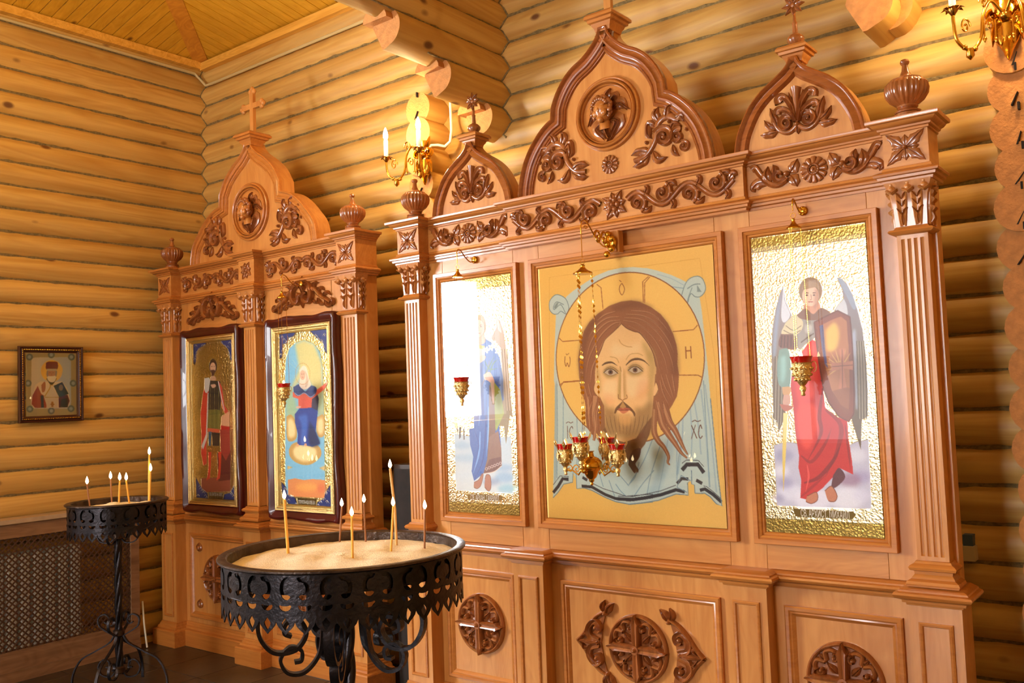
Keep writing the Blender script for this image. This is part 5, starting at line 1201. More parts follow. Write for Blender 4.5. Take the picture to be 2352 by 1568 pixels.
c.poly(wgl, (150,142,150), smooth=False, to=(116,92,62), gp=H1([(280,700),(240,1350)])); c.poly(H1([(285,592),(295,690),(330,780),(290,830),(270,780)]), (206,212,224)); c.poly(H1([(270,640),(240,760),(222,900),(215,1040),(235,1040),(250,860)]), (140,160,196), alpha=0.7, soft=2)
for k in range(7): c.line(H1([(232+k*9,1050),(224+k*10,1300),(222+k*9,1500)]), 1.6, ((92,74,52),(150,140,120))[k%2])
wgr = H1([(637,540),(660,537),(700,575),(740,650),(775,760),(805,880),(825,1050),(838,1250),(838,1440)])+H2([(830,310),(800,325),(792,522),(765,430),(735,330),(700,200)])+H1([(745,1100),(720,800),(620,750),(680,672),(670,610)])
c.poly(wgr, (150,146,160), smooth=False, to=(106,86,64), gp=H1([(700,640),(800,1350)])); c.poly(H1([(640,545),(660,540),(720,620),(760,720),(740,740),(690,640)]), (150,162,184)); c.poly(H1([(680,672),(700,720),(700,790),(625,748)]), (200,206,216)); c.poly(H1([(735,900),(760,900),(775,1350),(755,1350)]), (176,190,220), alpha=0.8, soft=2)
for k in range(7): c.line(H1([(765+k*8,950),(772+k*9,1200),(776+k*9,1460)]), 1.6, ((90,76,56),(156,146,124))[k%2])
# robe
c.poly(H1([(470,935),(420,1005),(350,1085),(332,1250),(345,1340),(352,1430)])+H2([(345,180),(365,420),(388,560),(384,640),(402,720),(396,838),(440,848),(540,775),(610,700),(650,640),(742,684),(735,600),(712,450),(704,330),(640,310),(560,250)])+H1([(545,1260),(530,1100),(500,960)]), (190,32,28), smooth=False)
c.poly(H2([(390,200),(480,220),(520,300),(500,420),(450,520),(400,480),(370,330)]), (230,78,60), alpha=0.8, soft=4); c.poly(H1([(360,1100),(480,950),(520,1100),(500,1300),(380,1340)]), (226,70,56), alpha=0.8, soft=4)
for pts, w_, col in ((H2([(545,120),(520,300),(530,420),(440,600)]), 7, (130,18,20)), (H2([(400,560),(470,600),(560,480),(600,380)]), 6, (140,20,22)), (H2([(560,260),(660,360),(640,520),(560,700)]), 8, (140,22,24)), (H2([(420,740),(520,700),(620,580),(660,480)]), 7, (120,16,20)), (H2([(400,830),(480,760),(560,690)]), 5, (150,24,24)), (H2([(690,360),(710,520),(725,660)]), 4, (140,20,22)), (H2([(440,620),(450,700),(430,800)]), 3.5, (228,90,76))): c.line(pts, w_, col, taper=1, alpha=0.75)
c.poly(H2([(610,690),(650,640),(690,700),(640,760),(600,770)]), (90,40,50))
for f in ([(440,825),(500,800),(508,850),(470,874),(432,862)], [(556,790),(600,760),(636,820),(622,860),(580,858)]): c.poly(H2(f), (186,116,84)); c.line(H2(f), 1.2, (110,56,40))
# cuirass, sleeve, arm
c.poly(H1([(405,800),(490,808),(520,860),(490,930),(440,965),(392,1005),(362,950),(380,860)]), (150,144,140)); c.poly(H1([(430,840),(470,850),(460,900),(430,890)]), (206,208,206), alpha=0.8, soft=2); c.line(H1([(400,960),(440,930),(485,900)]), 2, (100,82,70))
c.poly(H1([(298,832),(360,780),(412,822),(402,880),(350,916),(272,905)]), (206,196,160)); c.line(H1([(300,850),(350,880),(402,850)]), 1.4, (130,112,84)); c.line(H1([(285,880),(345,905),(398,880)]), 1.4, (130,112,84))
c.poly(H1([(268,905),(362,915),(374,1000),(330,1005),(262,990),(254,955)]), (116,72,56))
for k in range(5): c.line(H1([(275+k*20,915),(268+k*22,995)]), 1.2, (70,40,34))
c.poly(H1([(258,1010),(312,1000),(332,1080),(326,1245),(256,1238),(244,1110)]), (120,150,140)); c.poly(H1([(265,1060),(300,1050),(300,1180),(270,1220)]), (150,196,190), alpha=0.8, soft=3); c.poly(H1([(278,1252),(330,1252),(326,1302),(284,1302)]), (196,150,98)); c.poly(H1([(286,1305),(326,1305),(330,1360),(300,1378),(280,1360)]), (196,150,130))
c.poly(H2([(258,222),(345,238),(330,262),(300,270),(280,258)]), (176,96,70), smooth=True); c.poly(H2([(284,280),(314,286),(300,560),(285,805),(278,560)]), (232,216,140), smooth=False, to=(214,180,70), gp=H2([(300,290),(290,780)]))
# collar, head
c.poly(H1([(430,690),(512,690),(530,760),(480,790),(415,765)]), (206,150,120)); c.poly(H1([(372,782),(430,738),(480,775),(530,735),(592,765),(570,800),(480,815),(400,805)]), (130,90,70))
c.ell(H1([(464,622)])[0], 27, 31, (150,118,88)); c.ell(H1([(462,655)])[0], 19, 24, (232,192,166)); c.poly(H1([(405,610),(420,575),(465,560),(510,575),(525,620),(500,600),(460,605),(425,615)]), (166,134,100))
for sx in (-1, 1): c.line(H1([(462+sx*34,634),(462+sx*14,636)]), 1.5, (96,66,50)); c.ell(H1([(462+sx*23,650)])[0], 2.6, 1.5, (60,44,40))
c.line(H1([(465,645),(468,676),(458,682)]), 1.2, (170,116,96)); c.line(H1([(448,694),(478,694)]), 1.7, (170,84,76)); c.poly(H1([(490,600),(520,640),(505,720),(485,740)]), (170,124,106), alpha=0.6, soft=2)
c.line(H1([(355,500),(420,462),(500,455),(580,475),(640,510)]), 1.0, (206,164,90), gold=0.9)
# shield
shd = H1([(487,828),(560,790),(640,752),(720,792),(730,900),(742,1100),(750,1300),(745,1425),(715,1478),(650,1445),(582,1352),(545,1250),(520,1100),(500,950)])
c.poly(shd, (136,74,54), smooth=False); c.line(shd+shd[:1], 2.6, (110,58,44), False)
ins = H1([(528,850),(600,812),(660,790),(700,820),(712,1000),(720,1250),(712,1400),(660,1370),(600,1270),(560,1120),(540,960)]); c.poly(ins, (176,116,74), smooth=False); c.poly(H1([(520,852),(545,842),(560,1010),(575,1130),(555,1100),(535,980)]), (86,84,130), smooth=False)
c.poly(H1([(560,880),(620,830),(650,900),(630,1000),(570,1010)]), (230,196,90), alpha=0.85, soft=3)
for k in range(9):
    a = math.radians(150+k*20); c.line(H1([(660+30*math.cos(a),1120+30*math.sin(a)), (660+105*math.cos(a)*0.95,1120+120*math.sin(a))]), 3.0, (206,160,92), taper=2)
c.poly(H1([(648,1000),(690,1000),(680,1090),(740,1080),(740,1140),(680,1130),(700,1260),(645,1270),(660,1135),(600,1150),(600,1090),(662,1095)]), (190,124,90), smooth=False); c.line(H1([(670,1005),(672,1260)]), 1.2, (130,76,54)); c.line(H1([(605,1118),(738,1108)]), 1.2, (130,76,54))
c.poly(H1([(600,1280),(720,1260),(715,1400),(690,1430),(620,1350)]), (140,86,64), alpha=0.6)
for k in range(8): c.ell(H1([(503+k*5,880+k*55)])[0], 1.4, 1.6, (96,50,40))
c.noise(0.012, 5); c.mesh('painting', foil, t); pane(t, BX+0.6595, BX+1.1385, 1.0875, 2.3345, YP-0.006)
a = on_y(*H2([(398,935)])[0], YP); b = on_y(*H2([(715,945)])[0], YP)
mb = MB(); q = [on_y(*p, YP-0.001) for p in H2([(345,905),(560,915),(740,925),(755,950),(735,975),(560,968),(360,958)])]; mb.add(q, [tuple(range(len(q)))]); mb.build('caption_plate', plain('caption_ground', srgb(96,74,30), 0.35, 0.7), t, smooth=0)
caption(t, 'СВ. АРХИСТ. МИХАИЛ', a[0], b[0], (a[2]+b[2])/2, 0.030, YP-0.002, letter)

t, c = foil_panel(BX-1.1385, BX-0.6595, 'gold foil icon of a winged archangel in blue robe holding white lilies', K1([(340,650),(780,590),(780,660),(340,720)]), K2([(480,1103),(990,1130),(990,1240),(480,1200)]))
c.line(K1([(360,722),(780,662)]), 1.2, (120,92,40), False, gold=0.6)
c.poly(K2([(515,615),(640,635),(845,640),(922,636),(936,1046),(526,1022)]), (178,196,208), smooth=False, to=(206,214,216), gp=K2([(700,640),(700,1000)]))
for p, rx, ry, col in (((560,700),60,16,(140,172,200)),((600,790),80,18,(150,180,204)),((880,930),60,24,(120,164,206)),((860,860),70,16,(130,168,206)),((560,920),50,24,(196,210,218)),((900,1010),60,20,(120,180,206)),((780,960),50,16,(120,140,180))): c.ell(K2([p])[0], rx/2.5, ry/2, col, alpha=0.6, soft=5)
c.poly(K1([(675,850),(700,880),(725,950),(745,1100),(760,1300),(775,1420)])+K2([(935,505),(915,480),(905,560),(886,690),(870,560),(832,560),(850,420)])+K1([(716,1200),(705,1040),(650,985),(682,920)]), (186,160,140), smooth=False, to=(140,120,84), gp=K1([(690,900),(740,1400)])); c.poly(K1([(677,855),(698,885),(712,950),(690,930)]), (196,188,184))
for k in range(6): c.line(K1([(715+k*7,1050),(728+k*7,1240),(738+k*8,1420)]), 1.6, ((120,90,62),(190,166,140))[k%2])
c.poly(K1([(445,930),(455,890),(475,878),(472,950)]), (150,140,134)); c.poly(K1([(430,1040),(440,1100),(436,1420),(452,1560),(428,1500)]), (150,120,80), smooth=False, alpha=0.7)
for p in ([(548,570),(562,565),(560,640),(548,655)], [(578,580),(586,580),(588,655),(580,660)], [(530,585),(540,570),(538,620)]): c.poly(K2(p), (80,70,70), smooth=False)
blue = (58,100,172)
c.poly(K1([(548,990),(545,1120),(560,1300)])+K2([(650,330),(655,575),(620,582),(628,695),(650,780),(638,885),(656,955),(722,902),(748,830),(762,730),(850,700),(838,560),(862,370)])+K1([(725,1360),(722,1230),(700,1100),(650,1010),(610,985)]), blue, smooth=False)
c.poly(K2([(770,205),(845,300),(872,470),(815,598),(790,500),(775,350)]), (150,160,80), smooth=False); c.poly(K2([(765,260),(800,330),(810,600),(780,720),(760,640)]), (120,84,66), smooth=False)
c.poly(K2([(762,640),(830,595),(852,720),(855,845),(800,888),(722,906),(750,800)]), (134,96,80), smooth=False); c.poly(K2([(765,800),(850,780),(855,848),(800,888),(722,906),(745,850)]), (110,70,66), smooth=False)
for k in range(6): c.ell(K2([(745+k*20,868-k*8)])[0], 3.2, 3.6, (190,160,150)); c.ell(K2([(745+k*20,868-k*8)])[0], 1.6, 1.8, (90,56,56))
c.line(K2([(722,904),(800,888),(855,846)]), 1.8, (220,200,180))
for pts, w_, col in ((K2([(680,180),(700,400),(690,560)]), 5, (120,166,226)), (K2([(745,330),(740,560),(720,800),(660,940)]), 4, (46,76,140)), (K2([(700,600),(690,760),(650,900)]), 5, (130,176,230)), (K2([(660,590),(690,700),(660,820)]), 3, (48,80,150)), (K2([(760,420),(758,600),(745,780)]), 4, (140,186,236)), (K2([(850,250),(862,330),(858,400)]), 4, (44,74,140)), (K1([(600,1140),(570,1240),(575,1300)]), 4, (52,84,150)), (K1([(690,1130),(715,1230),(722,1340)]), 4, (50,80,150)), (K1([(640,1120),(620,1200),(590,1280)]), 3, (150,110,90))): c.line(pts, w_, col, taper=1, alpha=0.8)
c.poly(K1([(540,1000),(560,1020),(612,1040),(600,1120),(560,1130),(545,1080)]), (196,180,176)); c.poly(K1([(553,1020),(612,1032),(610,1052),(555,1042)]), (214,170,80), smooth=False)
c.poly(K1([(556,960),(600,960),(615,1005),(580,1025),(550,1005)]), (206,160,136)); c.ell(K1([(576,912)])[0], 16.5, 25, (176,140,104)); c.ell(K1([(573,926)])[0], 13, 20, (226,184,160)); c.poly(K1([(540,890),(555,855),(580,846),(605,860),(612,895),(590,875),(560,878)]), (186,150,110))
for sx in (-1, 1): c.line(K1([(573+sx*22,905),(573+sx*8,907)]), 1.3, (116,80,60)); c.ell(K1([(573+sx*15,915)])[0], 1.9, 1.1, (70,50,46))
c.line(K1([(574,915),(577,938),(570,942)]), 1.0, (180,124,104)); c.line(K1([(564,955),(584,955)]), 1.4, (176,96,86)); c.poly(K1([(592,880),(606,920),(598,960),(588,970)]), (180,136,116), alpha=0.6, soft=2)
for pts in (K1([(605,1215),(640,1150),(670,1090)]), K1([(640,1200),(660,1140),(690,1110)]), K1([(610,1120),(640,1170),(690,1165)]), K1([(600,1140),(615,1185)])): c.line(pts, 3, (62,104,74), taper=1)
for p in ((620,1055),(690,1062),(668,1020),(650,1040)):
    for k in range(5):
        an = k*1.256; c.ell((K1([p])[0][0]+4*math.cos(an), K1([p])[0][1]+4*math.sin(an)), 4.2, 2.4, (240,236,226), rot=an)
    c.ell(K1([p])[0], 1.6, 1.6, (214,190,120))
c.poly(K1([(553,1128),(590,1088),(615,1092),(612,1112),(590,1128),(560,1150)]), (222,176,154)); c.poly(K1([(603,1205),(640,1188),(668,1238),(660,1262),(630,1240),(610,1232)]), (222,176,154)); c.poly(K2([(775,240),(800,250),(800,385),(788,380)]), (206,176,160))
for f in ([(656,965),(690,945),(712,905),(722,915),(705,985),(680,1010),(655,1002)], [(735,940),(745,910),(772,920),(778,1000),(760,1028),(732,1000)]): c.poly(K2(f), (170,112,90)); c.line(K2(f), 1.2, (110,64,50))
c.noise(0.012, 6); c.mesh('painting', foil, t); pane(t, BX-1.1385, BX-0.6595, 1.0875, 2.3345, YP-0.006)
a = on_y(*K2([(632,1072)])[0], YP); b = on_y(*K2([(835,1078)])[0], YP)
mb = MB(); q = [on_y(*p, YP-0.001) for p in K2([(605,1050),(740,1050),(850,1060),(862,1078),(845,1095),(700,1090),(610,1086)])]; mb.add(q, [tuple(range(len(q)))]); mb.build('caption_plate', plain('caption_ground_2', srgb(110,84,40), 0.35, 0.7), t, smooth=0)
caption(t, 'СВ. АРХАН. ГАВРИИЛ', a[0], b[0], (a[2]+b[2])/2, 0.030, YP-0.002, letter)

# ---------------------------------------------------------------- framed icons of the small case
S_ = crop(340, 700, 2.959)
riza = paint_mat('icon_riza', 0.4, 0.28, 0.9, 85.0)
def wavy_frame(parent, x0, x1, z0, z1, w, y0, y1):
    """dark lacquered frame with a wavy outer edge"""
    rows = []; N = 28
    def side(ax, az, bx, bz, nx, nz):
        for i in range(N):
            t = i/N; wv = 0.010*math.sin(2*PI*t*2.0)*math.sin(PI*t)+0.006*math.sin(PI*t*6)*math.sin(PI*t)
            rows.append((ax+(bx-ax)*t, az+(bz-az)*t, nx*wv, nz*wv, t, (nx, nz)))
    side(x0, z0, x1, z0, 0, -1); side(x1, z0, x1, z1, 1, 0); side(x1, z1, x0, z1, 0, 1); side(x0, z1, x0, z0, -1, 0)
    prof = [(0, 0.0), (0, 0.6), (0.12, 0.92), (0.3, 1.0), (0.5, 0.86), (0.72, 0.62), (0.9, 0.5), (1.0, 0.3), (1.0, 0.0)]
    xc_, zc_ = (x0+x1)/2, (z0+z1)/2; vs = []; k = len(prof)
    for x, z, ox, oz, t, nrm in rows:
        ix = min(max(x, x0+w), x1-w); iz = min(max(z, z0+w), z1-w)
        rr = 0.02; ex, ez = x+ox, z+oz
        if (x < x0+rr or x > x1-rr) and (z < z0+rr or z > z1-rr): ex = x+(xc_-x)*0.02; ez = z+(zc_-z)*0.012
        for d, h in prof: vs.append((ex+(ix-ex)*d, y1-(y1-y0)*h, ez+(iz-ez)*d))
    n = len(rows); fs = [(i*k+q, ((i+1)%n)*k+q, ((i+1)%n)*k+q+1, i*k+q+1) for i in range(n) for q in range(k-1)]
    mb = MB(); mb.add(vs, fs); return mb.build('frame', MAT['cherry'], parent, smooth=50)
GILT = [(0,0.0),(0,0.016),(0.004,0.020),(0.012,0.016),(0.02,0.018),(0.028,0.012),(0.034,0.013),(0.038,0.004),(0.042,0.006),(0.046,0.0)]
def framed_icon(cx, label):
    t = empty('framed_icon', (cx, 3.78, 0.955), label, 'icon', 'dark framed gilt icons of the small case')
    wavy_frame(t, cx-0.352, cx+0.352, 0.955, 2.268, 0.064, 3.752, 3.806)
    mb = MB(); mb.frame(cx-0.29, cx+0.29, 1.013, 2.208, GILT, 3.788); mb.build('gilt_frame', MAT['goldcast'], t)
    c = Canvas(cx-0.29, cx+0.29, 1.013, 2.208, 3.789, 150, (226, 196, 128)); c.met[:] = 1.0
    return t, c
enamel = (44, 54, 112)
def enamel_corner(c, pts, seed):
    c.poly(pts, (40,26,40), smooth=False, gold=0.2); rn = random.Random(seed); P = np.array(pts); ctr = P.mean(0)
    c.poly([tuple(ctr+(p-ctr)*0.86) for p in P], enamel, smooth=False, gold=0.1)
    for k in range(11):
        q = ctr+(P[rn.randrange(len(P))]-ctr)*rn.uniform(0.05, 0.8); c.line([(q[0]-3, q[1]+1), (q[0], q[1]-2.5), (q[0]+3, q[1]+1.5)], 1.3, (230,214,180), gold=0.9)
t1, c = framed_icon(SX-0.4975, 'gilt icon of a bearded prince in red cloak, in a wavy dark red frame')
c.poly(S_([(345,330),(400,270),(460,255),(520,270),(550,320),(562,1268),(365,1275)]), (214,180,104), smooth=False, gold=0.95); c.ell(S_([(447,415)])[0], 17, 28, (214,178,92), gold=0.9)
c.poly(S_([(362,1180),(560,1170),(562,1268),(366,1275)]), (136,66,44), smooth=False); c.poly(S_([(470,1010),(562,990),(562,1190),(480,1200)]), (92,34,28), smooth=False)
c.poly(S_([(400,520),(375,600),(358,740),(365,900),(362,1010),(378,1095),(400,1080),(398,960),(412,800),(412,640),(425,540)]), (196,58,40), smooth=False); c.poly(S_([(385,500),(420,500),(425,560),(400,600),(385,580)]), (196,190,180)); c.poly(S_([(405,600),(415,600),(405,900),(375,985),(364,960),(395,880)]), (200,190,176), smooth=False)
c.poly(S_([(424,515),(492,520),(500,640),(490,715),(410,715),(412,600)]), (52,46,38), smooth=False); c.poly(S_([(410,712),(492,715),(488,850),(405,842)]), (112,104,44), smooth=False); c.poly(S_([(404,838),(488,846),(486,872),(404,866)]), (200,90,54), smooth=False)
for k in range(5): c.line(S_([(425+k*14,560),(422+k*15,840)]), 1.3, ((150,140,70),(70,60,36))[k%2], False)
c.poly(S_([(480,515),(505,560),(520,680),(545,720),(540,770),(505,700),(490,600)]), (196,72,50), smooth=False); c.line(S_([(478,520),(498,620),(520,720)]), 4, (206,198,186))
c.poly(S_([(500,760),(556,720),(556,840),(495,880)]), (206,150,110), smooth=False); c.poly(S_([(495,820),(556,830),(556,850),(495,850)]), (170,30,26), smooth=False); c.poly(S_([(490,850),(556,850),(560,1000),(530,1060),(495,1000)]), (150,52,40), smooth=False)
c.poly(S_([(412,862),(432,862),(428,960),(412,960)]), (46,80,100), smooth=False); c.poly(S_([(432,866),(490,872),(486,960),(440,960)]), (56,40,30), smooth=False)
for x in (418, 486): c.poly(S_([(x-8,1000),(x+14,1000),(x+10,1110),(x+4,1180),(x-22,1196),(x-12,1160),(x-4,1090)]), (196,56,34), smooth=False)
c.ell(S_([(443,418)])[0], 9, 17, (60,38,28)); c.ell(S_([(442,428)])[0], 6.6, 12, (206,158,124)); c.poly(S_([(428,445),(455,445),(450,480),(440,490),(432,478)]), (92,58,40)); c.line(S_([(430,420),(438,420)]), 1.2, (60,40,30)); c.line(S_([(446,420),(455,420)]), 1.2, (60,40,30)); c.poly(S_([(425,545),(455,540),(462,556),(440,566)]), (206,160,130)); c.poly(S_([(430,485),(455,485),(462,512),(425,512)]), (196,150,116))
for i, p in enumerate(([(308,250),(405,235),(395,268),(352,290),(330,330),(322,410),(308,400)], [(470,230),(575,222),(575,400),(560,370),(545,300),(505,262)], [(325,1170),(345,1210),(380,1262),(405,1280),(412,1328),(330,1315)], [(600,1180),(602,1330),(510,1332),(518,1290),(560,1280),(585,1230)])): enamel_corner(c, S_(p), i)
c.poly(S_([(412,1272),(512,1280),(510,1330),(415,1322)]), (120,92,40), smooth=False, gold=0.7)
c.noise(0.012, 8); c.mesh('painting', riza, t1); pane(t1, SX-0.4975-0.288, SX-0.4975+0.288, 1.015, 2.206, 3.772)
a = on_y(*S_([(418,1284)])[0], 3.787); b = on_y(*S_([(508,1290)])[0], 3.787); caption(t1, 'СВ. БЛАГОВ. КН. АЛЕКС', a[0], b[0], (a[2]+b[2])/2, 0.022, 3.786, letter)
t2, c = framed_icon(SX+0.4975, 'gilt icon of a veiled woman seated on clouds, in a wavy dark red frame')
arch = S_([(935,1290),(932,500),(937,380),(960,300),(1005,258),(1060,240),(1125,262),(1170,320),(1188,420),(1200,900),(1206,1315),(955,1300)])
c.poly(arch, (126,182,206), smooth=False)
c.poly(S_([(1000,265),(1060,240),(1130,265),(1185,400),(1190,600),(1120,560),(1060,470),(1000,560),(950,620),(1030,440)]), (222,200,120), smooth=False, alpha=0.9, soft=3); c.poly(S_([(935,620),(960,560),(1000,640),(1020,760),(990,860),(945,780)]), (176,186,120), alpha=0.7, soft=4); c.poly(S_([(1140,600),(1195,560),(1198,760),(1150,740)]), (196,190,120), alpha=0.7, soft=4)
for k in range(9): c.line(S_([(1050,470),(940+k*32,290+abs(4-k)*22)]), 2.0, (240,222,160), False, taper=1, alpha=0.7)
for pts in ([(942,760),(975,748),(1005,800),(1012,900),(975,930),(945,905)], [(1150,765),(1195,752),(1200,880),(1165,900),(1145,850)], [(958,985),(985,945),(1050,930),(1130,945),(1172,975),(1176,1030),(1120,1080),(1060,1090),(1000,1068),(965,1030)], [(948,1095),(985,1105),(950,1120)], [(1165,1110),(1205,1095),(1205,1130)]): c.poly(S_(pts), (196,150,76)); P = np.array(S_(pts)); m_ = P.mean(0); c.poly([tuple(m_+(p-m_)*0.72) for p in P], (238,212,150), soft=2)
c.poly(S_([(952,1190),(1000,1180),(1060,1192),(1120,1185),(1203,1192),(1206,1315),(955,1300)]), (222,140,78), smooth=False); c.ell(S_([(1080,1240)])[0], 26, 10, (236,172,84), alpha=0.7, soft=3); c.ell(S_([(1180,1250)])[0], 10, 10, (214,110,70), alpha=0.7, soft=3)
c.poly(S_([(990,600),(1025,640),(1030,780),(1150,780),(1162,640),(1145,575),(1120,640),(1020,640)]), (44,46,66), smooth=False)
c.poly(S_([(985,590),(1020,615),(1060,600),(1110,625),(1145,580),(1195,545),(1222,518),(1226,528),(1200,575),(1150,615),(1116,640),(1112,705),(1024,705),(1022,640),(985,628)]), (222,92,64), smooth=False)
c.poly(S_([(988,560),(1035,540),(1068,590),(1108,550),(1146,566),(1140,608),(1105,632),(1064,602),(1022,622),(995,600)]), (46,62,110)); c.line(S_([(998,600),(1025,618),(1064,600),(1105,628),(1138,606)]), 1.4, (190,200,220))
c.poly(S_([(998,745),(1030,705),(1112,700),(1156,722),(1148,790),(1140,860),(1172,945),(1120,966),(1060,955),(1015,956),(1020,880),(1000,800)]), (44,66,140), smooth=False); c.poly(S_([(1020,760),(1075,745),(1085,800),(1070,940),(1040,940),(1045,820)]), (70,110,186), alpha=0.85, soft=2); c.poly(S_([(1100,790),(1140,860),(1170,945),(1110,962),(1090,900)]), (30,38,72), alpha=0.8, soft=2)
c.poly(S_([(1030,445),(1055,415),(1080,430),(1094,500),(1108,548),(1065,578),(1030,550),(1034,500)]), (240,216,190)); c.ell(S_([(1052,478)])[0], 6.2, 11.5, (226,172,140)); c.poly(S_([(1062,440),(1085,480),(1090,540),(1070,560),(1075,490)]), (206,176,146), alpha=0.8); c.line(S_([(1043,472),(1049,472)]), 1.1, (70,44,36)); c.line(S_([(1056,472),(1062,472)]), 1.1, (70,44,36)); c.line(S_([(1048,494),(1056,494)]), 1.2, (170,80,70))
c.poly(S_([(1010,690),(1040,690),(1036,700),(1010,704)]), (226,170,140)); c.ell(S_([(1018,955)])[0], 3, 3.4, (222,160,120)); c.ell(S_([(1072,952)])[0], 3, 3.4, (222,160,120)); c.poly(S_([(1205,535),(1228,512),(1226,530),(1212,546)]), (226,170,140))
hl = S_([(1052+50*math.cos(k*0.2618), 470+72*math.sin(k*0.2618)) for k in range(25)]); c.line(hl, 1.2, (200,140,70))
for i, p in enumerate(([(893,195),(1010,165),(1000,205),(960,225),(945,260),(915,270),(912,360),(893,370)], [(1090,165),(1222,160),(1222,340),(1200,310),(1190,260),(1150,230)], [(905,1200),(940,1240),(950,1290),(1000,1310),(1022,1372),(960,1362),(912,1290)], [(1250,1210),(1252,1380),(1140,1380),(1150,1345),(1195,1320),(1215,1260)])): enamel_corner(c, S_(p), i+9)
c.poly(S_([(1015,1312),(1145,1322),(1142,1372),(1020,1368)]), (110,86,40), smooth=False, gold=0.7)
c.noise(0.012, 9); c.mesh('painting', riza, t2); pane(t2, SX+0.4975-0.288, SX+0.4975+0.288, 1.015, 2.206, 3.772)
a = on_y(*S_([(1022,1340)])[0], 3.787); b = on_y(*S_([(1138,1345)])[0], 3.787); caption(t2, 'СПОРИТЕЛЬНИЦА ХЛЕБ. Б.М.', a[0], b[0], (a[2]+b[2])/2, 0.026, 3.786, letter)

# ---------------------------------------------------------------- framed print on the left wall
PX_ = -6.318; Pc = crop(35, 790, 4.976)
p0 = on_x(*Pc([(120,98)])[0], PX_); p1 = on_x(*Pc([(706,804)])[0], PX_)
pa0, pa1, pz0, pz1 = p0[1], p1[1], p1[2], p0[2]
t = empty('framed_print', (PX_, (pa0+pa1)/2, pz0-0.04), 'small framed print of a white bearded bishop with mitre and book on the log wall', 'picture')
c = Canvas(pa0, pa1, pz0, pz1, PX_, 110, (186,176,136), axis='x')
c.poly(Pc([(190,170),(230,155),(600,150),(640,200),(640,690),(600,740),(220,740),(180,690)]), (226,218,204), smooth=False, to=(190,204,222), gp=Pc([(200,400),(640,400)]))
for p in ((165,150),(645,150),(170,745),(640,740),(415,125),(415,765),(150,450),(665,450)): c.ell(Pc([p])[0], 8, 8, (120,136,134)); c.ell(Pc([p])[0], 4, 4, (170,190,200))
c.ell(Pc([(420,310)])[0], 25, 25, (246,210,90)); c.poly(Pc([(230,470),(290,430),(540,430),(590,500),(630,640),(620,690),(600,730),(205,730),(190,640)]), (240,226,206), smooth=False)
c.poly(Pc([(260,480),(200,590),(190,690),(230,730),(360,730),(360,610),(300,570)]), (170,72,52), smooth=False); c.poly(Pc([(295,590),(325,590),(330,730),(298,730)]), (40,56,90), smooth=False)
c.poly(Pc([(500,600),(600,580),(625,650),(600,725),(500,725)]), (96,30,40), smooth=False); c.poly(Pc([(530,630),(600,620),(600,725),(510,725)]), (44,36,24), smooth=False)
c.poly(Pc([(440,480),(540,435),(612,570),(505,612)]), (42,58,46), smooth=False); c.ell(Pc([(525,500)])[0], 5, 7, (150,130,70))
c.poly(Pc([(330,600),(420,480),(500,600),(485,730),(370,730)]), (224,214,200), smooth=False); c.line(Pc([(340,610),(500,610)]), 1.6, (180,150,80), False); c.poly(Pc([(415,660),(440,660),(440,680),(455,690),(440,700),(440,720),(415,720),(415,700),(400,690),(415,680)]), (176,130,60), smooth=False)
c.line(Pc([(360,400),(405,480),(340,600)]), 3, (206,170,80)); c.line(Pc([(470,400),(420,480)]), 3, (206,170,80)); c.poly(Pc([(300,470),(340,430),(350,480),(340,540),(310,550)]), (190,130,100))
c.poly(Pc([(360,400),(375,390),(465,390),(470,410),(415,470)]), (70,60,44)); c.ell(Pc([(417,345)])[0], 12, 15, (200,150,116)); c.poly(Pc([(368,365),(415,370),(465,365),(468,400),(445,435),(400,435),(372,405)]), (240,232,220)); c.poly(Pc([(362,310),(375,310),(378,370),(365,365)]), (160,150,140)); c.poly(Pc([(462,310),(480,310),(475,365),(462,368)]), (160,150,140))
c.poly(Pc([(355,215),(390,202),(450,202),(488,215),(478,295),(362,295)]), (140,62,40)); c.poly(Pc([(362,285),(478,285),(476,308),(364,308)]), (206,196,170), smooth=False); c.line(Pc([(395,330),(405,330)]), 1.4, (70,46,36)); c.line(Pc([(430,330),(441,330)]), 1.4, (70,46,36)); c.line(Pc([(418,335),(420,358)]), 1.2, (170,110,80))
c.mesh('print', paint_mat('print_paint', 0.35), t)
fm = MB(); y0, y1, z0, z1 = pa0-0.052, pa1+0.040, pz0-0.044, pz1+0.044; k = []
prof = [(0,0.0),(0,0.018),(0.008,0.022),(0.016,0.016),(0.02,0.022),(0.028,0.022),(0.032,0.012),(0.043,0.006),(0.043,0.0)]
for sy, sz in ((0,0),(1,0),(1,1),(0,1)):
    for d, h in prof: k.append((PX_-0.004+h, (y1-d) if sy else (y0+d), (z1-d) if sz else (z0+d)))
n = len(prof); fm.add(k, [(i*n+q, ((i+1)%4)*n+q, ((i+1)%4)*n+q+1, i*n+q+1) for i in range(4) for q in range(n-1)]); fr_ = fm.build('frame', plain('mahogany_frame', srgb(58,22,14), 0.3, coat=0.4), t)
mb = MB()
for i in range(34):
    for zz in (z0+0.024, z1-0.024): mb.ball((PX_+0.018, y0+0.024+(y1-y0-0.048)*i/33, zz), 0.0046, 6, 4)
for i in range(40):
    for yy in (y0+0.024, y1-0.024): mb.ball((PX_+0.018, yy, z0+0.024+(z1-z0-0.048)*i/39), 0.0046, 6, 4)
mb.build('gilt_beading', MAT['brass'], fr_)
mb = MB(); mb.add([(PX_+0.004,pa0,pz0),(PX_+0.004,pa1,pz0),(PX_+0.004,pa1,pz1),(PX_+0.004,pa0,pz1)], [(0,1,2,3)]); mb.build('glass_pane', MAT['glass'], t, smooth=0)

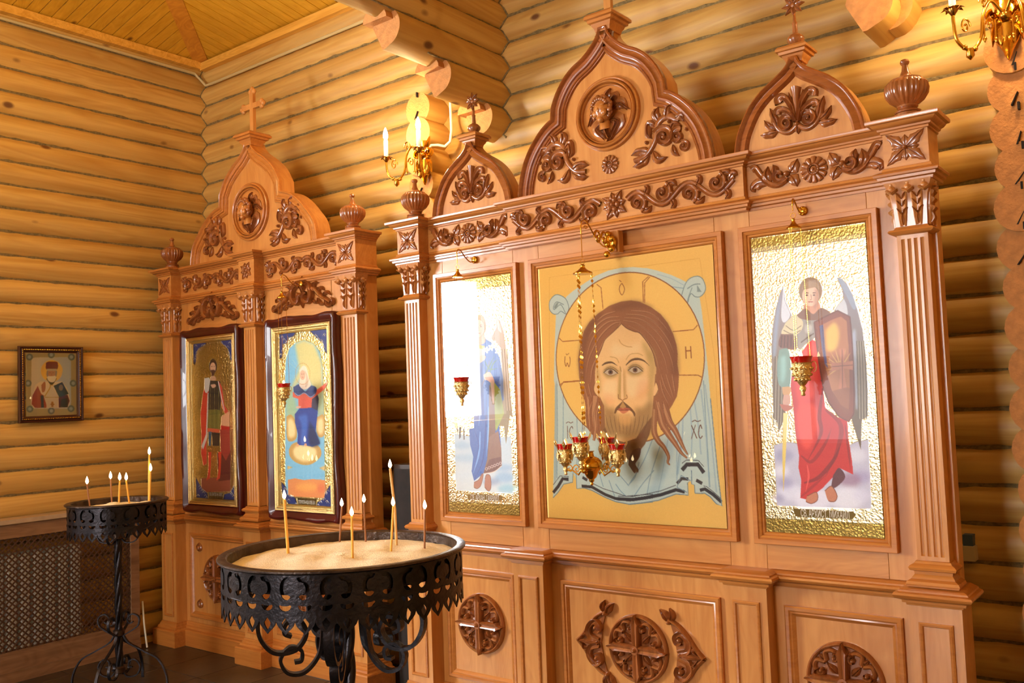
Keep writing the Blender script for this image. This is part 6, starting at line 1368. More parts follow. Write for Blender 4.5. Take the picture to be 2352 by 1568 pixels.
# ================================================================== hanging oil lamps
def x_ratio(u, v): d = ray(u, v); return d[0]/d[1]
def flame(parent, x, y, z, h=0.036, r=0.0075):
    mb = MB(); mb.lathe(x, y, [(r*0.25, z), (r*0.8, z+h*0.16), (r, z+h*0.32), (r*0.85, z+h*0.52), (r*0.45, z+h*0.78), (r*0.08, z+h)], 10)
    return mb.build('flame', MAT['flame'], parent, smooth=80)
def chain(mb, p, q, r=0.0013, link=0.0, n=24):
    P, Q = Vector(p), Vector(q)
    if not link:
        mb.tube([P.lerp(Q, i/8) for i in range(9)], r*0.7, 5)
        k = int((Q-P).length/0.009)
        for i in range(k): c = P.lerp(Q, i/k); mb.ball(c, r*1.5, 5, 4)
    else:
        k = int((Q-P).length/link)
        mb.tube([P, Q], r*0.6, 5)
        for i in range(k):
            c = P.lerp(Q, (i+0.5)/k); s = link*0.46; a = 0.6*i
            dx, dy = math.cos(a)*s*0.7, math.sin(a)*s*0.7
            vs = [c+Vector((0,0,s)), c+Vector((dx,dy,0)), c+Vector((0,0,-s)), c-Vector((dx,dy,0)), c+Vector((-dy*0.2,dx*0.2,0)), c-Vector((-dy*0.2,dx*0.2,0))]
            mb.add(vs, [(0,1,4),(1,2,4),(2,3,4),(3,0,4),(1,0,5),(2,1,5),(3,2,5),(0,3,5)])
def oil_cup(parent, x, y, z, s=1.0, lit=False, crown=False):
    """z: rim of the red glass"""
    mb = MB(); mb.lathe(x, y, [(0.030*s,z-0.040*s),(0.034*s,z-0.03*s),(0.038*s,z-0.012*s),(0.043*s,z),(0.041*s,z),(0.035*s,z-0.014*s),(0.028*s,z-0.036*s)], 24); g = mb.build('ruby_glass', MAT['ruby'], parent, smooth=60)
    mb = MB()
    mb.lathe(x, y, [(0.006*s,z-0.150*s),(0.009*s,z-0.145*s),(0.006*s,z-0.138*s),(0.011*s,z-0.130*s),(0.013*s,z-0.120*s),(0.008*s,z-0.112*s),(0.014*s,z-0.106*s),(0.026*s,z-0.088*s),(0.034*s,z-0.066*s),(0.038*s,z-0.040*s),(0.037*s,z-0.028*s),(0.040*s,z-0.024*s),(0.034*s,z-0.024*s)], 28, 12, 0.08, (z-0.1*s, z-0.03*s))
    for i in range(12):
        a = 2*PI*i/12
        for zz, rr in ((0.046, 0.038), (0.07, 0.033), (0.088, 0.026)): mb.ball((x+rr*s*math.cos(a+zz*40), y+rr*s*math.sin(a+zz*40), z-zz*s), 0.0062*s, 6, 4)
    cup = mb.build('gilt_cup', MAT['goldcast'], parent, smooth=60)
    mb = MB()
    if not crown:
        for i in range(3):
            a = 2*PI*i/3+0.4; cx, cy = x+0.044*s*math.cos(a), y+0.044*s*math.sin(a)
            mb.tube([(cx+0.010*s*math.cos(t)*math.cos(a), cy+0.010*s*math.cos(t)*math.sin(a), z-0.04*s+0.02*s*math.sin(t)) for t in np.linspace(0, 2*PI, 13)], 0.0018*s, 6)
    else:
        for i in range(6):
            a = 2*PI*i/6; ca, sa = math.cos(a), math.sin(a)
            for zz, rr, ww, k in ((-0.02, 0.040, 0.012, 0), (0.026, 0.058, 0.010, 1)):
                p0 = Vector((x+0.039*s*ca, y+0.039*s*sa, z-0.022*s)); p1 = Vector((x+rr*s*ca, y+rr*s*sa, z+zz*s if k else z-0.085*s)); tv = Vector((-sa, ca, 0))*ww*s; m_ = p0.lerp(p1, 0.5)+Vector((ca, sa, 0))*0.003*s
                mb.add([p0, m_+tv, p1, m_-tv, m_+Vector((ca,sa,0))*0.004*s], [(0,1,4),(1,2,4),(2,3,4),(3,0,4)])
    mb.build('handles' if not crown else 'crown_leaves', MAT['goldcast'], cup, smooth=60)
    if lit: flame(parent, x, y, z-0.012*s, 0.034*s, 0.007*s)
    return cup
def cap_and_chains(parent, x, y, ztop, zcup, rcap=0.03, rc=0.036, link=0.0):
    mb = MB(); mb.lathe(x, y, [(rcap,ztop-0.034),(rcap*1.02,ztop-0.030),(rcap*0.92,ztop-0.026),(rcap*0.55,ztop-0.018),(rcap*0.3,ztop-0.008),(rcap*0.22,ztop),(rcap*0.28,ztop+0.006),(rcap*0.12,ztop+0.010)], 20); mb.build('chain_cap', MAT['brass'], parent, smooth=60)
    mb = MB(); mb.tube([(x+0.011*math.cos(t), y, ztop+0.021+0.011*math.sin(t)) for t in np.linspace(0, 2*PI, 17)], 0.0014, 6); mb.build('ring', MAT['brass'], parent)
    for i in range(3):
        a = 2*PI*i/3+0.5; mb = MB(); chain(mb, (x+rcap*0.9*math.cos(a), y+rcap*0.9*math.sin(a), ztop-0.033), (x+rc*math.cos(a), y+rc*math.sin(a), zcup), 0.0013, link); mb.build('chain', MAT['brass'], parent, smooth=60)
def wall_arm(parent, x, y0, z0, y1, z1, ros=0.02):
    """scrolled bracket from the case at (x,y0,z0) to the hook at (x,y1,z1)"""
    mb = MB(); mb.ball((x, y0-ros*0.4-0.0008, z0), ros, 14, 8, 1, 0.4, 1)
    for i in range(8): a = 2*PI*i/8; mb.ball((x+ros*0.7*math.cos(a), y0-0.010, z0+ros*0.7*math.sin(a)), ros*0.26, 7, 5)
    mb.build('rosette', MAT['brass'], parent, smooth=60)
    mb = MB(); d = y1-y0; h = z1-z0
    pts = cr([(0,0),(0.12,-0.22),(0.3,-0.26),(0.55,0.15),(0.78,0.75),(0.93,0.85),(1.0,0.55),(1.0,0.15)], 4)
    q = abs(d)*0.62; mb.tube([(x, y0-0.006+(d+0.006)*a, z0+q*b*0.55) for a, b in pts], [0.0032]*len(pts), 7)
    zend = z0+q*0.15*0.55; mb.tube([(x, y1, zend), (x, y1, z1+0.03)], 0.0022, 6)
    for a, b, k in ((0.2, 0.1, 1), (0.45, 0.15, -1), (0.85, 0.5, 1)):
        mb.tube([(x, y0+d*(a+0.06*math.cos(t)*(1-t/8)*k), z0+q*0.55*(b+0.12*math.sin(t)*(1-t/8))) for t in np.linspace(0, 6, 14)], 0.0018, 5)
    mb.build('bracket_arm', MAT['brass'], parent, smooth=60)
def oil_lamp(label, ros_px, yp, hook_px, cup_px, lit, s=1.0):
    x = on_y(*ros_px, yp)[0]; z0 = on_y(*ros_px, yp)[2]
    y1 = x/x_ratio(*hook_px); zc = on_y(*hook_px, y1)[2]; zr = on_y(*cup_px, y1)[2]
    t = empty('oil_lamp', (x, y1, zr-0.15), label, 'oil lamp')
    wall_arm(t, x, yp, z0, y1, zc+0.01); cap_and_chains(t, x, y1, zc, zr-0.02); oil_cup(t, x, y1, zr, s, lit); return t
oil_lamp('hanging oil lamp with ruby glass in front of the blue robed archangel icon', (1092,597), yPan, (1051,622), (1060,866), False)
oil_lamp('lit hanging oil lamp with ruby glass in front of the red robed archangel icon', (1845,485), yPan, (1822,507), (1842,818), True, 1.06)
oil_lamp('hanging oil lamp with ruby glass on the small icon case', (693,652), yPan2-0.052, (647,672), (655,880), True)
# four-light lamp in front of the face icon
x = on_y(1417, 560, 3.698)[0]; z0 = on_y(1417, 560, 3.698)[2]; y1 = x/x_ratio(1338, 612); zc = on_y(1338, 612, y1)[2]; zb = on_y(1355, 1075, y1)[2]
t = empty('oil_lamp', (x, y1, zb-0.06), 'brass oil lamp with four ruby glasses hung on diamond-link chains before the face icon', 'oil lamp')
mb = MB(); mb.bbox(x-0.035, x+0.035, 3.655, 3.6972, 2.352, 2.454, 0.004); mb.build('mounting_block', MAT['case'], t, smooth=0)
wall_arm(t, x, 3.655, z0, y1, zc+0.01, 0.032)
mb = MB()
for k in range(5): mb.ball((x+0.012*(k%2*2-1), 3.640-0.004*k, z0+0.04-0.024*k), 0.017, 8, 6)
for a in (0.15, 0.4): mb.tube([(x, 3.62+(y1-3.62)*(a+0.12*math.cos(tt)*(1-tt/9)), z0+0.01+0.04*math.sin(tt)*(1-tt/9)) for tt in np.linspace(0, 8, 20)], 0.0055, 7)
mb.build('bracket_scrolls', MAT['brass'], t, smooth=60)
cap_and_chains(t, x, y1, zc, zb+0.03, 0.044, 0.052, 0.022)
mb = MB(); s = 1.0
mb.lathe(x, y1, [(0.004,zb-0.075),(0.008,zb-0.07),(0.006,zb-0.062),(0.012,zb-0.056),(0.012,zb-0.048),(0.022,zb-0.040),(0.036,zb-0.012),(0.05,zb-0.004),(0.054,zb),(0.05,zb+0.004),(0.052,zb+0.012),(0.048,zb+0.028),(0.034,zb+0.044),(0.016,zb+0.052),(0.012,zb+0.07),(0.018,zb+0.076)], 28); mb.build('lamp_bowl', MAT['brass'], t, smooth=50)
cups = [((1309,1022), 180), ((1430,1022), 0), ((1358,990), 90), ((1340,1000), 270)]
RC = abs(on_y(1430, 1022, y1)[0]-on_y(1309, 1022, y1)[0])/2
zcup = on_y(1370, 1020, y1)[2]
for k, (dx, dy, dz) in enumerate(((-1, 0, 0), (1, 0, 0), (0, -0.55, 0.036), (0, 1, 0.02))):
    cx, cy = x+RC*dx, y1+RC*dy
    mb = MB(); p = [(x+0.045*dx, y1+0.045*dy, zb+0.0), (x+(0.045+(RC-0.045)*0.25)*dx, y1+(0.045+(RC-0.045)*0.25)*dy, zb-0.03), (x+(0.045+(RC-0.045)*0.6)*dx, y1+(0.045+(RC-0.045)*0.6)*dy, zb-0.01), (x+RC*0.95*dx, y1+RC*0.95*dy, zb-0.012), (cx, cy, zcup+dz-0.10)]
    mb.tube([(a[0], a[1], a[2]) for a in p], 0.0042, 7)
    for q in (0.35, 0.75): mb.tube([(x+(0.045+(RC-0.045)*(q+0.22*math.cos(tt)*(1-tt/9)))*dx, y1+(0.045+(RC-0.045)*(q+0.22*math.cos(tt)*(1-tt/9)))*dy, zb-0.005+0.022*math.sin(tt)*(1-tt/9)) for tt in np.linspace(0, 8, 18)], 0.0026, 6)
    mb.build('lamp_arm', MAT['brass'], t, smooth=60)
    oil_cup(t, cx, cy, zcup+dz, 0.92, True, crown=True)

# ================================================================== wall lamps
def wall_lamp(px, y_plate, z_plate, label, arms):
    t = empty('wall_lamp', (px, y_plate, z_plate), label, 'wall lamp', 'gilt candle wall lamps')
    mb = MB(); R = Rel(mb, px, z_plate, y_plate)
    R.strip([(0, z) for z in (-0.11,-0.08,-0.04,0.02,0.07,0.11)], lambda a: 0.022+0.028*math.sin(PI*a), 0.02); R.leaf([(0,-0.04),(0,-0.1),(0,-0.16)], 0.03, 0.03, lobes=3)
    for sx in (-1, 1): R.leaf([(0,0),(sx*0.04,-0.02),(sx*0.055,-0.09)], 0.016, 0.03); R.curl(sx*0.045, 0.03, 0.026, 90, -sx*1.2, 0.008, 0.026); R.leaf([(0,0.05),(sx*0.03,0.08),(sx*0.05,0.13)], 0.014, 0.024)
    R.bead(0, 0.02, 0.03, 0.05); mb.build('back_plate', MAT['brass'], t, smooth=60)
    for dx, dy, dz in arms:
        cx, cy, cz = px+dx, y_plate+dy, z_plate+dz
        def P(a, b): return (px+dx*a, y_plate-0.03+(dy+0.03)*a, z_plate+b)
        mb = MB(); pts = cr([(0.0,0.02),(0.25,0.075),(0.42,0.02),(0.5,-0.08),(0.72,-0.125),(0.95,-0.09),(1.0,-0.02),(1.0,dz-0.01)], 5); mb.tube([P(a, b) for a, b in pts], 0.0065, 8)
        for a, b, r_, k in ((0.38, 0.07, 0.04, 1), (0.78, -0.03, 0.035, -1), (0.3, -0.02, 0.03, 1)): mb.tube([P(a+k*r_*3*math.cos(tt)*(1-tt/10)*0.9, b+r_*math.sin(tt)*(1-tt/10)) for tt in np.linspace(0, 9, 24)], 0.004, 6)
        mb.tube([P(0.72, -0.12), P(0.72, -0.15), P(0.72, -0.165)], [0.014, 0.016, 0.002], 8); mb.ball(P(0.62, -0.12), 0.011, 8, 6); mb.ball(P(0.82, -0.115), 0.011, 8, 6)
        for a in (0.2, 0.42): mb.tube([P(a, 0.0), P(a, -0.07)], 0.0035, 6); mb.tube([P(a, -0.07), P(a, -0.08), P(a, -0.095)], [0.003, 0.009, 0.001], 8)
        mb.build('lamp_arm', MAT['brass'], t, smooth=60)
        mb = MB()
        for i in range(8):
            an = 2*PI*i/8; ca, sa = math.cos(an), math.sin(an); tv = Vector((-sa, ca, 0))*0.011
            a0 = Vector((cx+0.008*ca, cy+0.008*sa, cz-0.012)); a1 = Vector((cx+0.03*ca, cy+0.03*sa, cz+0.002)); a2 = Vector((cx+0.046*ca, cy+0.046*sa, cz-0.006)); mb.add([a0, a1+tv, a2, a1-tv, a1+Vector((0,0,0.005))], [(0,1,4),(1,2,4),(2,3,4),(3,0,4)])
        mb.lathe(cx, cy, [(0.006,cz-0.03),(0.012,cz-0.02),(0.02,cz-0.008),(0.02,cz+0.004),(0.008,cz+0.006)], 14); mb.build('drip_cup', MAT['brass_dark'], t, smooth=60)
        mb = MB(); mb.lathe(cx, cy, [(0.0135,cz+0.002),(0.0135,cz+0.104),(0.010,cz+0.110),(0.004,cz+0.111)], 16); mb.build('candle_sleeve', MAT['candle_white'], t, smooth=50)
        mb = MB(); mb.lathe(cx, cy, [(0.008,cz+0.110),(0.014,cz+0.125),(0.0155,cz+0.140),(0.012,cz+0.158),(0.006,cz+0.176),(0.001,cz+0.186)], 14); mb.build('bulb', MAT['bulb'], t, smooth=80)
        lamp('bulb_light', (cx, cy, cz+0.145), BULB, (1.0, 0.70, 0.34), 0.02)
    return t
ca = on_y(887, 362, 3.87); cb = on_y(962, 340, 3.81); pl = on_y(978, 388, 4.02)
wall_lamp(pl[0], 4.015, pl[2]+0.06, 'gilt two-armed wall lamp with lit candle bulbs between the icon cases', [(ca[0]-pl[0], 3.87-4.015, ca[2]-pl[2]-0.06), (cb[0]-pl[0], 3.81-4.015, cb[2]-pl[2]-0.06)])
pr_ = on_y(2313, 62, 4.05); ca = on_y(2188, 20, 3.86)
wall_lamp(pr_[0], 4.048, pr_[2]+0.02, 'gilt two-armed wall lamp on the column of sawn log ends', [(ca[0]-pr_[0], 3.86-4.048, ca[2]-pr_[2]-0.02), (pr_[0]-ca[0], 3.86-4.048, ca[2]-pr_[2]-0.02)])
mb = MB(); P = [on_y(u, v, y) for u, v, y in ((1034,205,4.13),(1035,250,4.13),(1037,300,4.12),(1034,325,4.11),(1022,336,4.10),(1006,333,4.07),(990,334,4.03),(979,345,4.005),(975,366,4.0))]
P = [tuple(p) for p in P]; q = []
for i in range(len(P)-1):
    for k in range(4): q.append(tuple(P[i][j]+(P[i+1][j]-P[i][j])*k/4 for j in range(3)))
mb.tube(q+[P[-1]], 0.0085, 8); o = mb.build('cable', MAT['white_pvc'], None); setp(o, 'white cable bending down the logs to the lit wall lamp', 'cable')
mb = MB(); A_ = [on_x(0, 40, -6.325), on_x(452, 172, -6.325)]; zc1 = 4.368
pts = [(-6.325, 1.3, zc1), (-6.325, 3.0, zc1), (-6.325, 4.13, zc1), (-6.27, 4.195, 4.275), (-6.2, 4.2, 4.272), (-4.9, 4.2, 4.274), (-3.45, 4.2, 4.276)]
mb.tube(pts, 0.011, 8); o = mb.build('conduit', MAT['conduit'], None); setp(o, 'beige cable conduit running under the ceiling around the corner', 'conduit')

# ================================================================== candle stands
def apron_cell(w):
    """flat unit of the pierced apron, two scallops wide: outline and holes, x 0..w, z 0..-0.19"""
    half = [(1.0,-0.146),(0.985,-0.158),(0.91,-0.170),(0.76,-0.181),(0.62,-0.189),(0.5,-0.198)]
    sc_ = [(a, b) for a, b in half]+[(1-a, b) for a, b in half[-2::-1]]
    out = [(0,0),(w,0)]+[(w*(0.5+0.5*a), b) for a, b in sc_]+[(w*0.5*a, b) for a, b in sc_[1:]]
    kite = [(0.5,-0.142),(0.60,-0.151),(0.70,-0.160),(0.66,-0.170),(0.58,-0.178),(0.5,-0.185)]
    k2 = [(a, b) for a, b in kite]+[(1-a, b) for a, b in kite[-2:0:-1]]; hs = []
    for o_ in (0.0, 0.5):
        hs.append([(w*(o_+0.5*a), b) for a, b in k2])
        hs.append([(w*(o_+0.25+0.17*math.cos(t)), -0.103-0.019*math.sin(t)) for t in np.linspace(0.1, PI-0.1, 7)]+[(w*(o_+0.25+0.14*math.cos(t)), -0.100-0.005*math.sin(t)) for t in np.linspace(PI-0.2, 0.2, 6)])
    for sx in (-1, 1):
        p = cr([(0.06,-0.014),(0.20,-0.010),(0.34,-0.026),(0.38,-0.052),(0.32,-0.078),(0.19,-0.086),(0.10,-0.074),(0.18,-0.068),(0.26,-0.062),(0.28,-0.046),(0.23,-0.030),(0.12,-0.026)], 2)
        hs.append([(w*(0.5+sx*a), b) for a, b in p])
    return out, hs
from mathutils.geometry import tessellate_polygon
def apron(cx, cy, R, ztop, n):
    w = 2*PI*R/n; out, hs = apron_cell(w); loops = [out]+hs
    flat = [p for l in loops for p in l]; tris = tessellate_polygon([[Vector((a, b, 0)) for a, b in l] for l in loops])
    mb = MB(); th = 0.004
    for k in range(n):
        vs = []
        for rr in (R, R-th):
            for a, b in flat:
                an = 2*PI*k/n+a/R; vs.append((cx+rr*math.cos(an), cy+rr*math.sin(an), ztop+b))
        m = len(flat); fs = [tuple(t_) for t_ in tris]+[tuple(m+i for i in t_[::-1]) for t_ in tris]; b0 = 0
        for l in loops:
            L = len(l)
            for i in range(L): fs.append((b0+i, b0+(i+1)%L, m+b0+(i+1)%L, m+b0+i))
            b0 += L
        mb.add(vs, fs)
    return mb
def flat_bar(mb, pts, w, t_, tang):
    """bent flat iron: pts 3-D, w across (along tang), t_ thick in the plane of the bend"""
    n = len(pts); vs = []
    for i in range(n):
        d = (Vector(pts[min(n-1, i+1)])-Vector(pts[max(0, i-1)])).normalized(); nr = d.cross(tang).normalized()
        for a, b in ((-1,-1),(1,-1),(1,1),(-1,1)): vs.append(Vector(pts[i])+tang*(w/2*a)+nr*(t_/2*b))
    fs = [(i*4+k, i*4+(k+1)%4, (i+1)*4+(k+1)%4, (i+1)*4+k) for i in range(n-1) for k in range(4)]+[(3,2,1,0), ((n-1)*4,(n-1)*4+1,(n-1)*4+2,(n-1)*4+3)]
    mb.add(vs, fs)
def candle_stand(cx, cy, R, zr, n, label, big):
    t = empty('candle_stand', (cx, cy, 0), label, 'candle stand')
    mb = MB(); mb.lathe(cx, cy, [(R-0.014,zr-0.012),(R+0.004,zr-0.012),(R+0.012,zr-0.006),(R+0.012,zr),(R+0.006,zr+0.004),(R-0.020,zr+0.002),(R-0.024,zr-0.002),(R-0.024,zr-0.075),(R-0.016,zr-0.075)], 72); mb.f = mb.f[:-2]; mb.build('rim', MAT['iron_worn'], t, smooth=40)
    mb = MB(); mb.lathe(cx, cy, [(R*0.55,zr-0.088),(R-0.016,zr-0.080),(R-0.014,zr-0.012),(R-0.02,zr-0.012),(R-0.026,zr-0.07),(R*0.5,zr-0.074)], 64); mb.build('tray', MAT['iron'], t, smooth=40)
    ap = apron(cx, cy, R-0.002, zr-0.008, n).build('apron', MAT['iron'], t, smooth=0); me = ap.data; o0 = ORG[ap.name]; nl = [None]*len(me.loops)
    for f in me.polygons:
        fc = f.center; rad = Vector((fc.x+o0.x-cx, fc.y+o0.y-cy, 0)).normalized(); out_ = f.normal.dot(rad)
        for li in f.loop_indices:
            v = me.vertices[me.loops[li].vertex_index].co; rv = Vector((v.x+o0.x-cx, v.y+o0.y-cy, 0)).normalized()
            nl[li] = tuple(rv if out_ > 0.8 else (-rv if out_ < -0.8 else f.normal))
    me.shade_smooth(); me.normals_split_custom_set(nl)
    # twisted pole
    mb = MB(); zs = np.linspace(0.12, zr-0.08, 70); rp = 0.030 if big else 0.022
    for ph in (0, PI*2/3, PI*4/3): mb.tube([(cx+rp*0.5*math.cos(ph+z*16), cy+rp*0.5*math.sin(ph+z*16), z) for z in zs], rp*0.62, 8)
    mb.build('pole', MAT['iron'], t, smooth=70)
    for z in ((0.16, zr-0.20) if big else (0.36, 0.94, 0.14)):
        mb = MB(); mb.lathe(cx, cy, [(rp*1.1,z-0.022),(rp*1.55,z-0.014),(rp*1.55,z+0.014),(rp*1.1,z+0.022)], 16); mb.build('collar', MAT['iron_worn'], t, smooth=40)
    na = 5 if big else 4
    for k in range(na):
        an = 2*PI*k/na+(0.35 if big else 0.6); dv = Vector((math.cos(an), math.sin(an), 0)); tg = Vector((-dv.y, dv.x, 0))
        P3 = lambda pts: [Vector((cx, cy, 0))+dv*r+Vector((0, 0, z)) for r, z in pts]
        mb = MB()
        if big:
            zt = zr-0.115
            path = cr([(0.03,zt-0.06),(0.10,zt+0.0),(0.21,zt-0.005),(0.30,zt-0.08),(0.315,zt-0.165),(0.265,zt-0.235),(0.185,zt-0.235),(0.145,zt-0.18),(0.17,zt-0.13),(0.215,zt-0.135),(0.225,zt-0.17),(0.20,zt-0.185)], 6)
            flat_bar(mb, P3(path), 0.036, 0.014, tg)
            mb.build('scroll', MAT['iron'], t, smooth=50); mb = MB()
            path = cr([(0.035,zt-0.03),(0.075,zt-0.07),(0.085,zt-0.16),(0.10,zt-0.26),(0.155,zt-0.32),(0.215,zt-0.315),(0.24,zt-0.265),(0.205,zt-0.225),(0.165,zt-0.24),(0.165,zt-0.275),(0.19,zt-0.28)], 6)
            flat_bar(mb, P3(path), 0.032, 0.012, tg); mb.build('scroll', MAT['iron'], t, smooth=50)
            mb = MB(); flat_bar(mb, P3(cr([(0.03,0.20),(0.12,0.22),(0.24,0.14),(0.30,0.03),(0.33,0.006)], 6)), 0.026, 0.012, tg); mb.build('leg', MAT['iron'], t, smooth=50)
        else:
            path = cr([(0.02,0.95),(0.06,0.99),(0.16,0.975),(0.24,1.02),(R-0.015,zr-0.10)], 6); flat_bar(mb, P3(path), 0.014, 0.007, tg)
            flat_bar(mb, P3(cr([(0.02,0.93),(0.05,0.90),(0.105,0.905),(0.13,0.945),(0.11,0.985),(0.075,0.98),(0.07,0.955),(0.09,0.945)], 6)), 0.014, 0.006, tg)
            mb.build('branch', MAT['iron'], t, smooth=50)
            mb = MB(); flat_bar(mb, P3(cr([(0.02,0.34),(0.06,0.36),(0.12,0.40),(0.125,0.45),(0.085,0.47),(0.055,0.44),(0.07,0.415),(0.09,0.425)], 6)), 0.016, 0.007, tg); mb.build('scroll', MAT['iron'], t, smooth=50); mb = MB()
            flat_bar(mb, P3(cr([(0.02,0.14),(0.05,0.10),(0.11,0.11),(0.13,0.16),(0.10,0.20),(0.065,0.19),(0.062,0.16),(0.082,0.155)], 6)), 0.016, 0.007, tg); mb.build('scroll', MAT['iron'], t, smooth=50)
            mb = MB(); flat_bar(mb, P3(cr([(0.02,0.36),(0.06,0.30),(0.15,0.25),(0.24,0.20),(0.29,0.11),(0.30,0.005)], 6)), 0.016, 0.008, tg); mb.build('leg', MAT['iron'], t, smooth=50)
    # sand
    mb = MB(); rn = np.random.default_rng(5 if big else 6); M_ = 36; N_ = 72; zs0 = zr-0.034; vs = [(cx, cy, zs0+0.008)]
    ph = rn.uniform(0, 6.28, 8); fq = rn.uniform(8, 34, (8, 2))
    def hgt(x, y, q): return 0.008*(1-q**4)+sum(0.0030*math.sin(fq[i][0]*x+fq[i][1]*y*(1 if i % 2 else -1)+ph[i]) for i in range(8))*(1.3-q)
    for j in range(1, M_+1):
        r = (R-0.0255)*j/M_
        for i in range(N_):
            a = 2*PI*i/N_; x_, y_ = cx+r*math.cos(a), cy+r*math.sin(a); vs.append((x_, y_, zs0+hgt(x_-cx, y_-cy, j/M_)+rn.normal(0, 0.0009)))
    fs = [(0, 1+i, 1+(i+1)%N_) for i in range(N_)]
    for j in range(M_-1):
        for i in range(N_): b0 = 1+j*N_; fs.append((b0+i, b0+N_+i, b0+N_+(i+1)%N_, b0+(i+1)%N_))
    mb.add(vs, fs); o = mb.build('sand', MAT['sand'], None, smooth=80); setp(o, ('pale raked sand filling the large round candle stand' if big else 'pale sand filling the small candle stand beside the radiator cover'), 'sand', None, 'stuff')
    return t, zs0
tb, zsb = candle_stand(-2.65, 2.33, 0.445, 1.15, 20, 'large round wrought iron candle stand with pierced apron before the icon cases', True)
ts, zss = candle_stand(-5.38, 2.93, 0.283, 1.15, 14, 'small wrought iron candle stand on a twisted pole beside the radiator cover', False)
def candle(base, top, r, mat, label, zs, group, mid=None):
    sc_, sr_ = ((-2.65, 2.33), 0.445) if base[0] > 480 else ((-5.38, 2.93), 0.283)
    for k in range(60):                               # keep the foot of the candle in the sand
        b = Vector(on_z(base[0], base[1]+0.4*k, zs))
        if math.hypot(b.x-sc_[0], b.y-sc_[1]) < sr_*0.84: break
    dep = np.dot(np.array(b)-np.array([0,0,CAM_Z]), CF)
    def at(p): d = ray(*p); return Vector(d*dep/np.dot(d, CF))+Vector((0,0,CAM_Z))
    tp = at(top); P = [b-Vector((0,0,0.012)), b]
    if mid: P.append(at(mid))
    P.append(tp); e = empty('candle', tuple(b), label, 'candle', group)
    q = []
    for i in range(len(P)-1):
        for k in range(4): q.append(P[i].lerp(P[i+1], k/4))
    q.append(P[-1]); mb = MB(); mb.tube(q, [r*1.06]*(len(q)-1)+[r*0.9], 10); mb.build('wax_stick', MAT[mat], e, smooth=60)
    mb = MB(); mb.tube([tp, tp+Vector((0.0004,0,0.006))], [0.0011, 0.0008], 6); mb.build('wick', MAT['wick'], e)
    flame(e, tp.x, tp.y, tp.z+0.003, 0.034 if zs == zsb and base[0] > 480 else 0.046, 0.0075 if base[0] > 480 else 0.0095)
g1 = 'candles burning in the large stand'; g2 = 'candles burning in the small stand'
for a in (((662,1272),(653,1147),0.0056,'wax','thick yellow lit candle leaning in the large stand, apart from the others',None),
          ((780,1240),(785,1164),0.0038,'wax_brown','short thin brown lit candle at the back of the large stand',None),
          ((810,1284),(808,1186),0.0044,'wax','upright yellow lit candle at the front of the sand in the large stand',None),
          ((840,1245),(836,1155),0.0038,'wax_brown','longer thin brown lit candle at the back of the large stand',None),
          ((911,1256),(896,1076),0.0052,'wax_pale','tallest pale lit candle of the large stand, slightly bent',(907,1170)),
          ((898,1270),(903,1163),0.0042,'wax','thin yellow lit candle crossing in front of the tallest bent one',None),
          ((975,1263),(976,1170),0.0038,'wax_brown','thin brown lit candle standing alone near the rim of the large stand',None)):
    candle(a[0], a[1], a[2], a[3], a[4], zsb, g1, a[5])
for a in (((206,1156),(200,1112),0.0048,'wax_brown','thin brown lit candle standing alone in the small stand'),
          ((257,1156),(254,1100),0.0048,'wax_brown','thin brown lit candle next to two short yellow ones in the small stand'),
          ((273,1158),(275,1103),0.0054,'wax','short yellow lit candle next to the brown one in the small stand'),
          ((297,1156),(290,1103),0.0054,'wax','short yellow lit candle leaning outward in the small stand'),
          ((342,1151),(343,1044),0.0062,'wax','tallest yellow lit candle of the small stand'),
          ((343,1154),(346,1082),0.0062,'wax','yellow lit candle right against the tallest one in the small stand')):
    candle(a[0], a[1], a[2], a[3], a[4], zss, g2)

# ================================================================== radiator cover and odds and ends
t = empty('radiator_cover', (-6.25, 2.9, 0), 'brown radiator cover with pierced lattice front against the log wall', 'radiator cover')
RX, RY0, RY1, RZ = -6.20, 1.6, 3.535, 1.03
mb = MB(); mb.box(-6.345, RX+0.02, RY0-0.02, RY1+0.015, RZ-0.028, RZ); mb.build('top_board', plain('cover_top', srgb(176,150,122), 0.5, noise=0.15, nscale=12), t, smooth=0)
for y0, y1, z0, z1 in ((RY0, RY1, 0.91, RZ-0.028), (RY0, RY1, 0.0, 0.195), (RY1-0.062, RY1, 0.195, 0.91), (RY0, RY0+0.062, 0.195, 0.91)):
    mb = MB(); mb.box(RX-0.018, RX, y0, y1, z0, z1); mb.build('front_rail', MAT['cover'], t, smooth=0)
mb = MB(); mb.box(-6.34, RX-0.018, RY1-0.018, RY1, 0.0, RZ-0.028); mb.build('side_panel', MAT['cover'], t, smooth=0)
mb = MB(); mb.box(RX, RX+0.012, RY0, RY1, 0.0, 0.07); mb.build('plinth', MAT['cover'], t, smooth=0)
mb = MB(); y0, y1, z0, z1 = RY0+0.055, RY1-0.058, 0.19, 0.915; pch = 0.040; bw = 0.0050
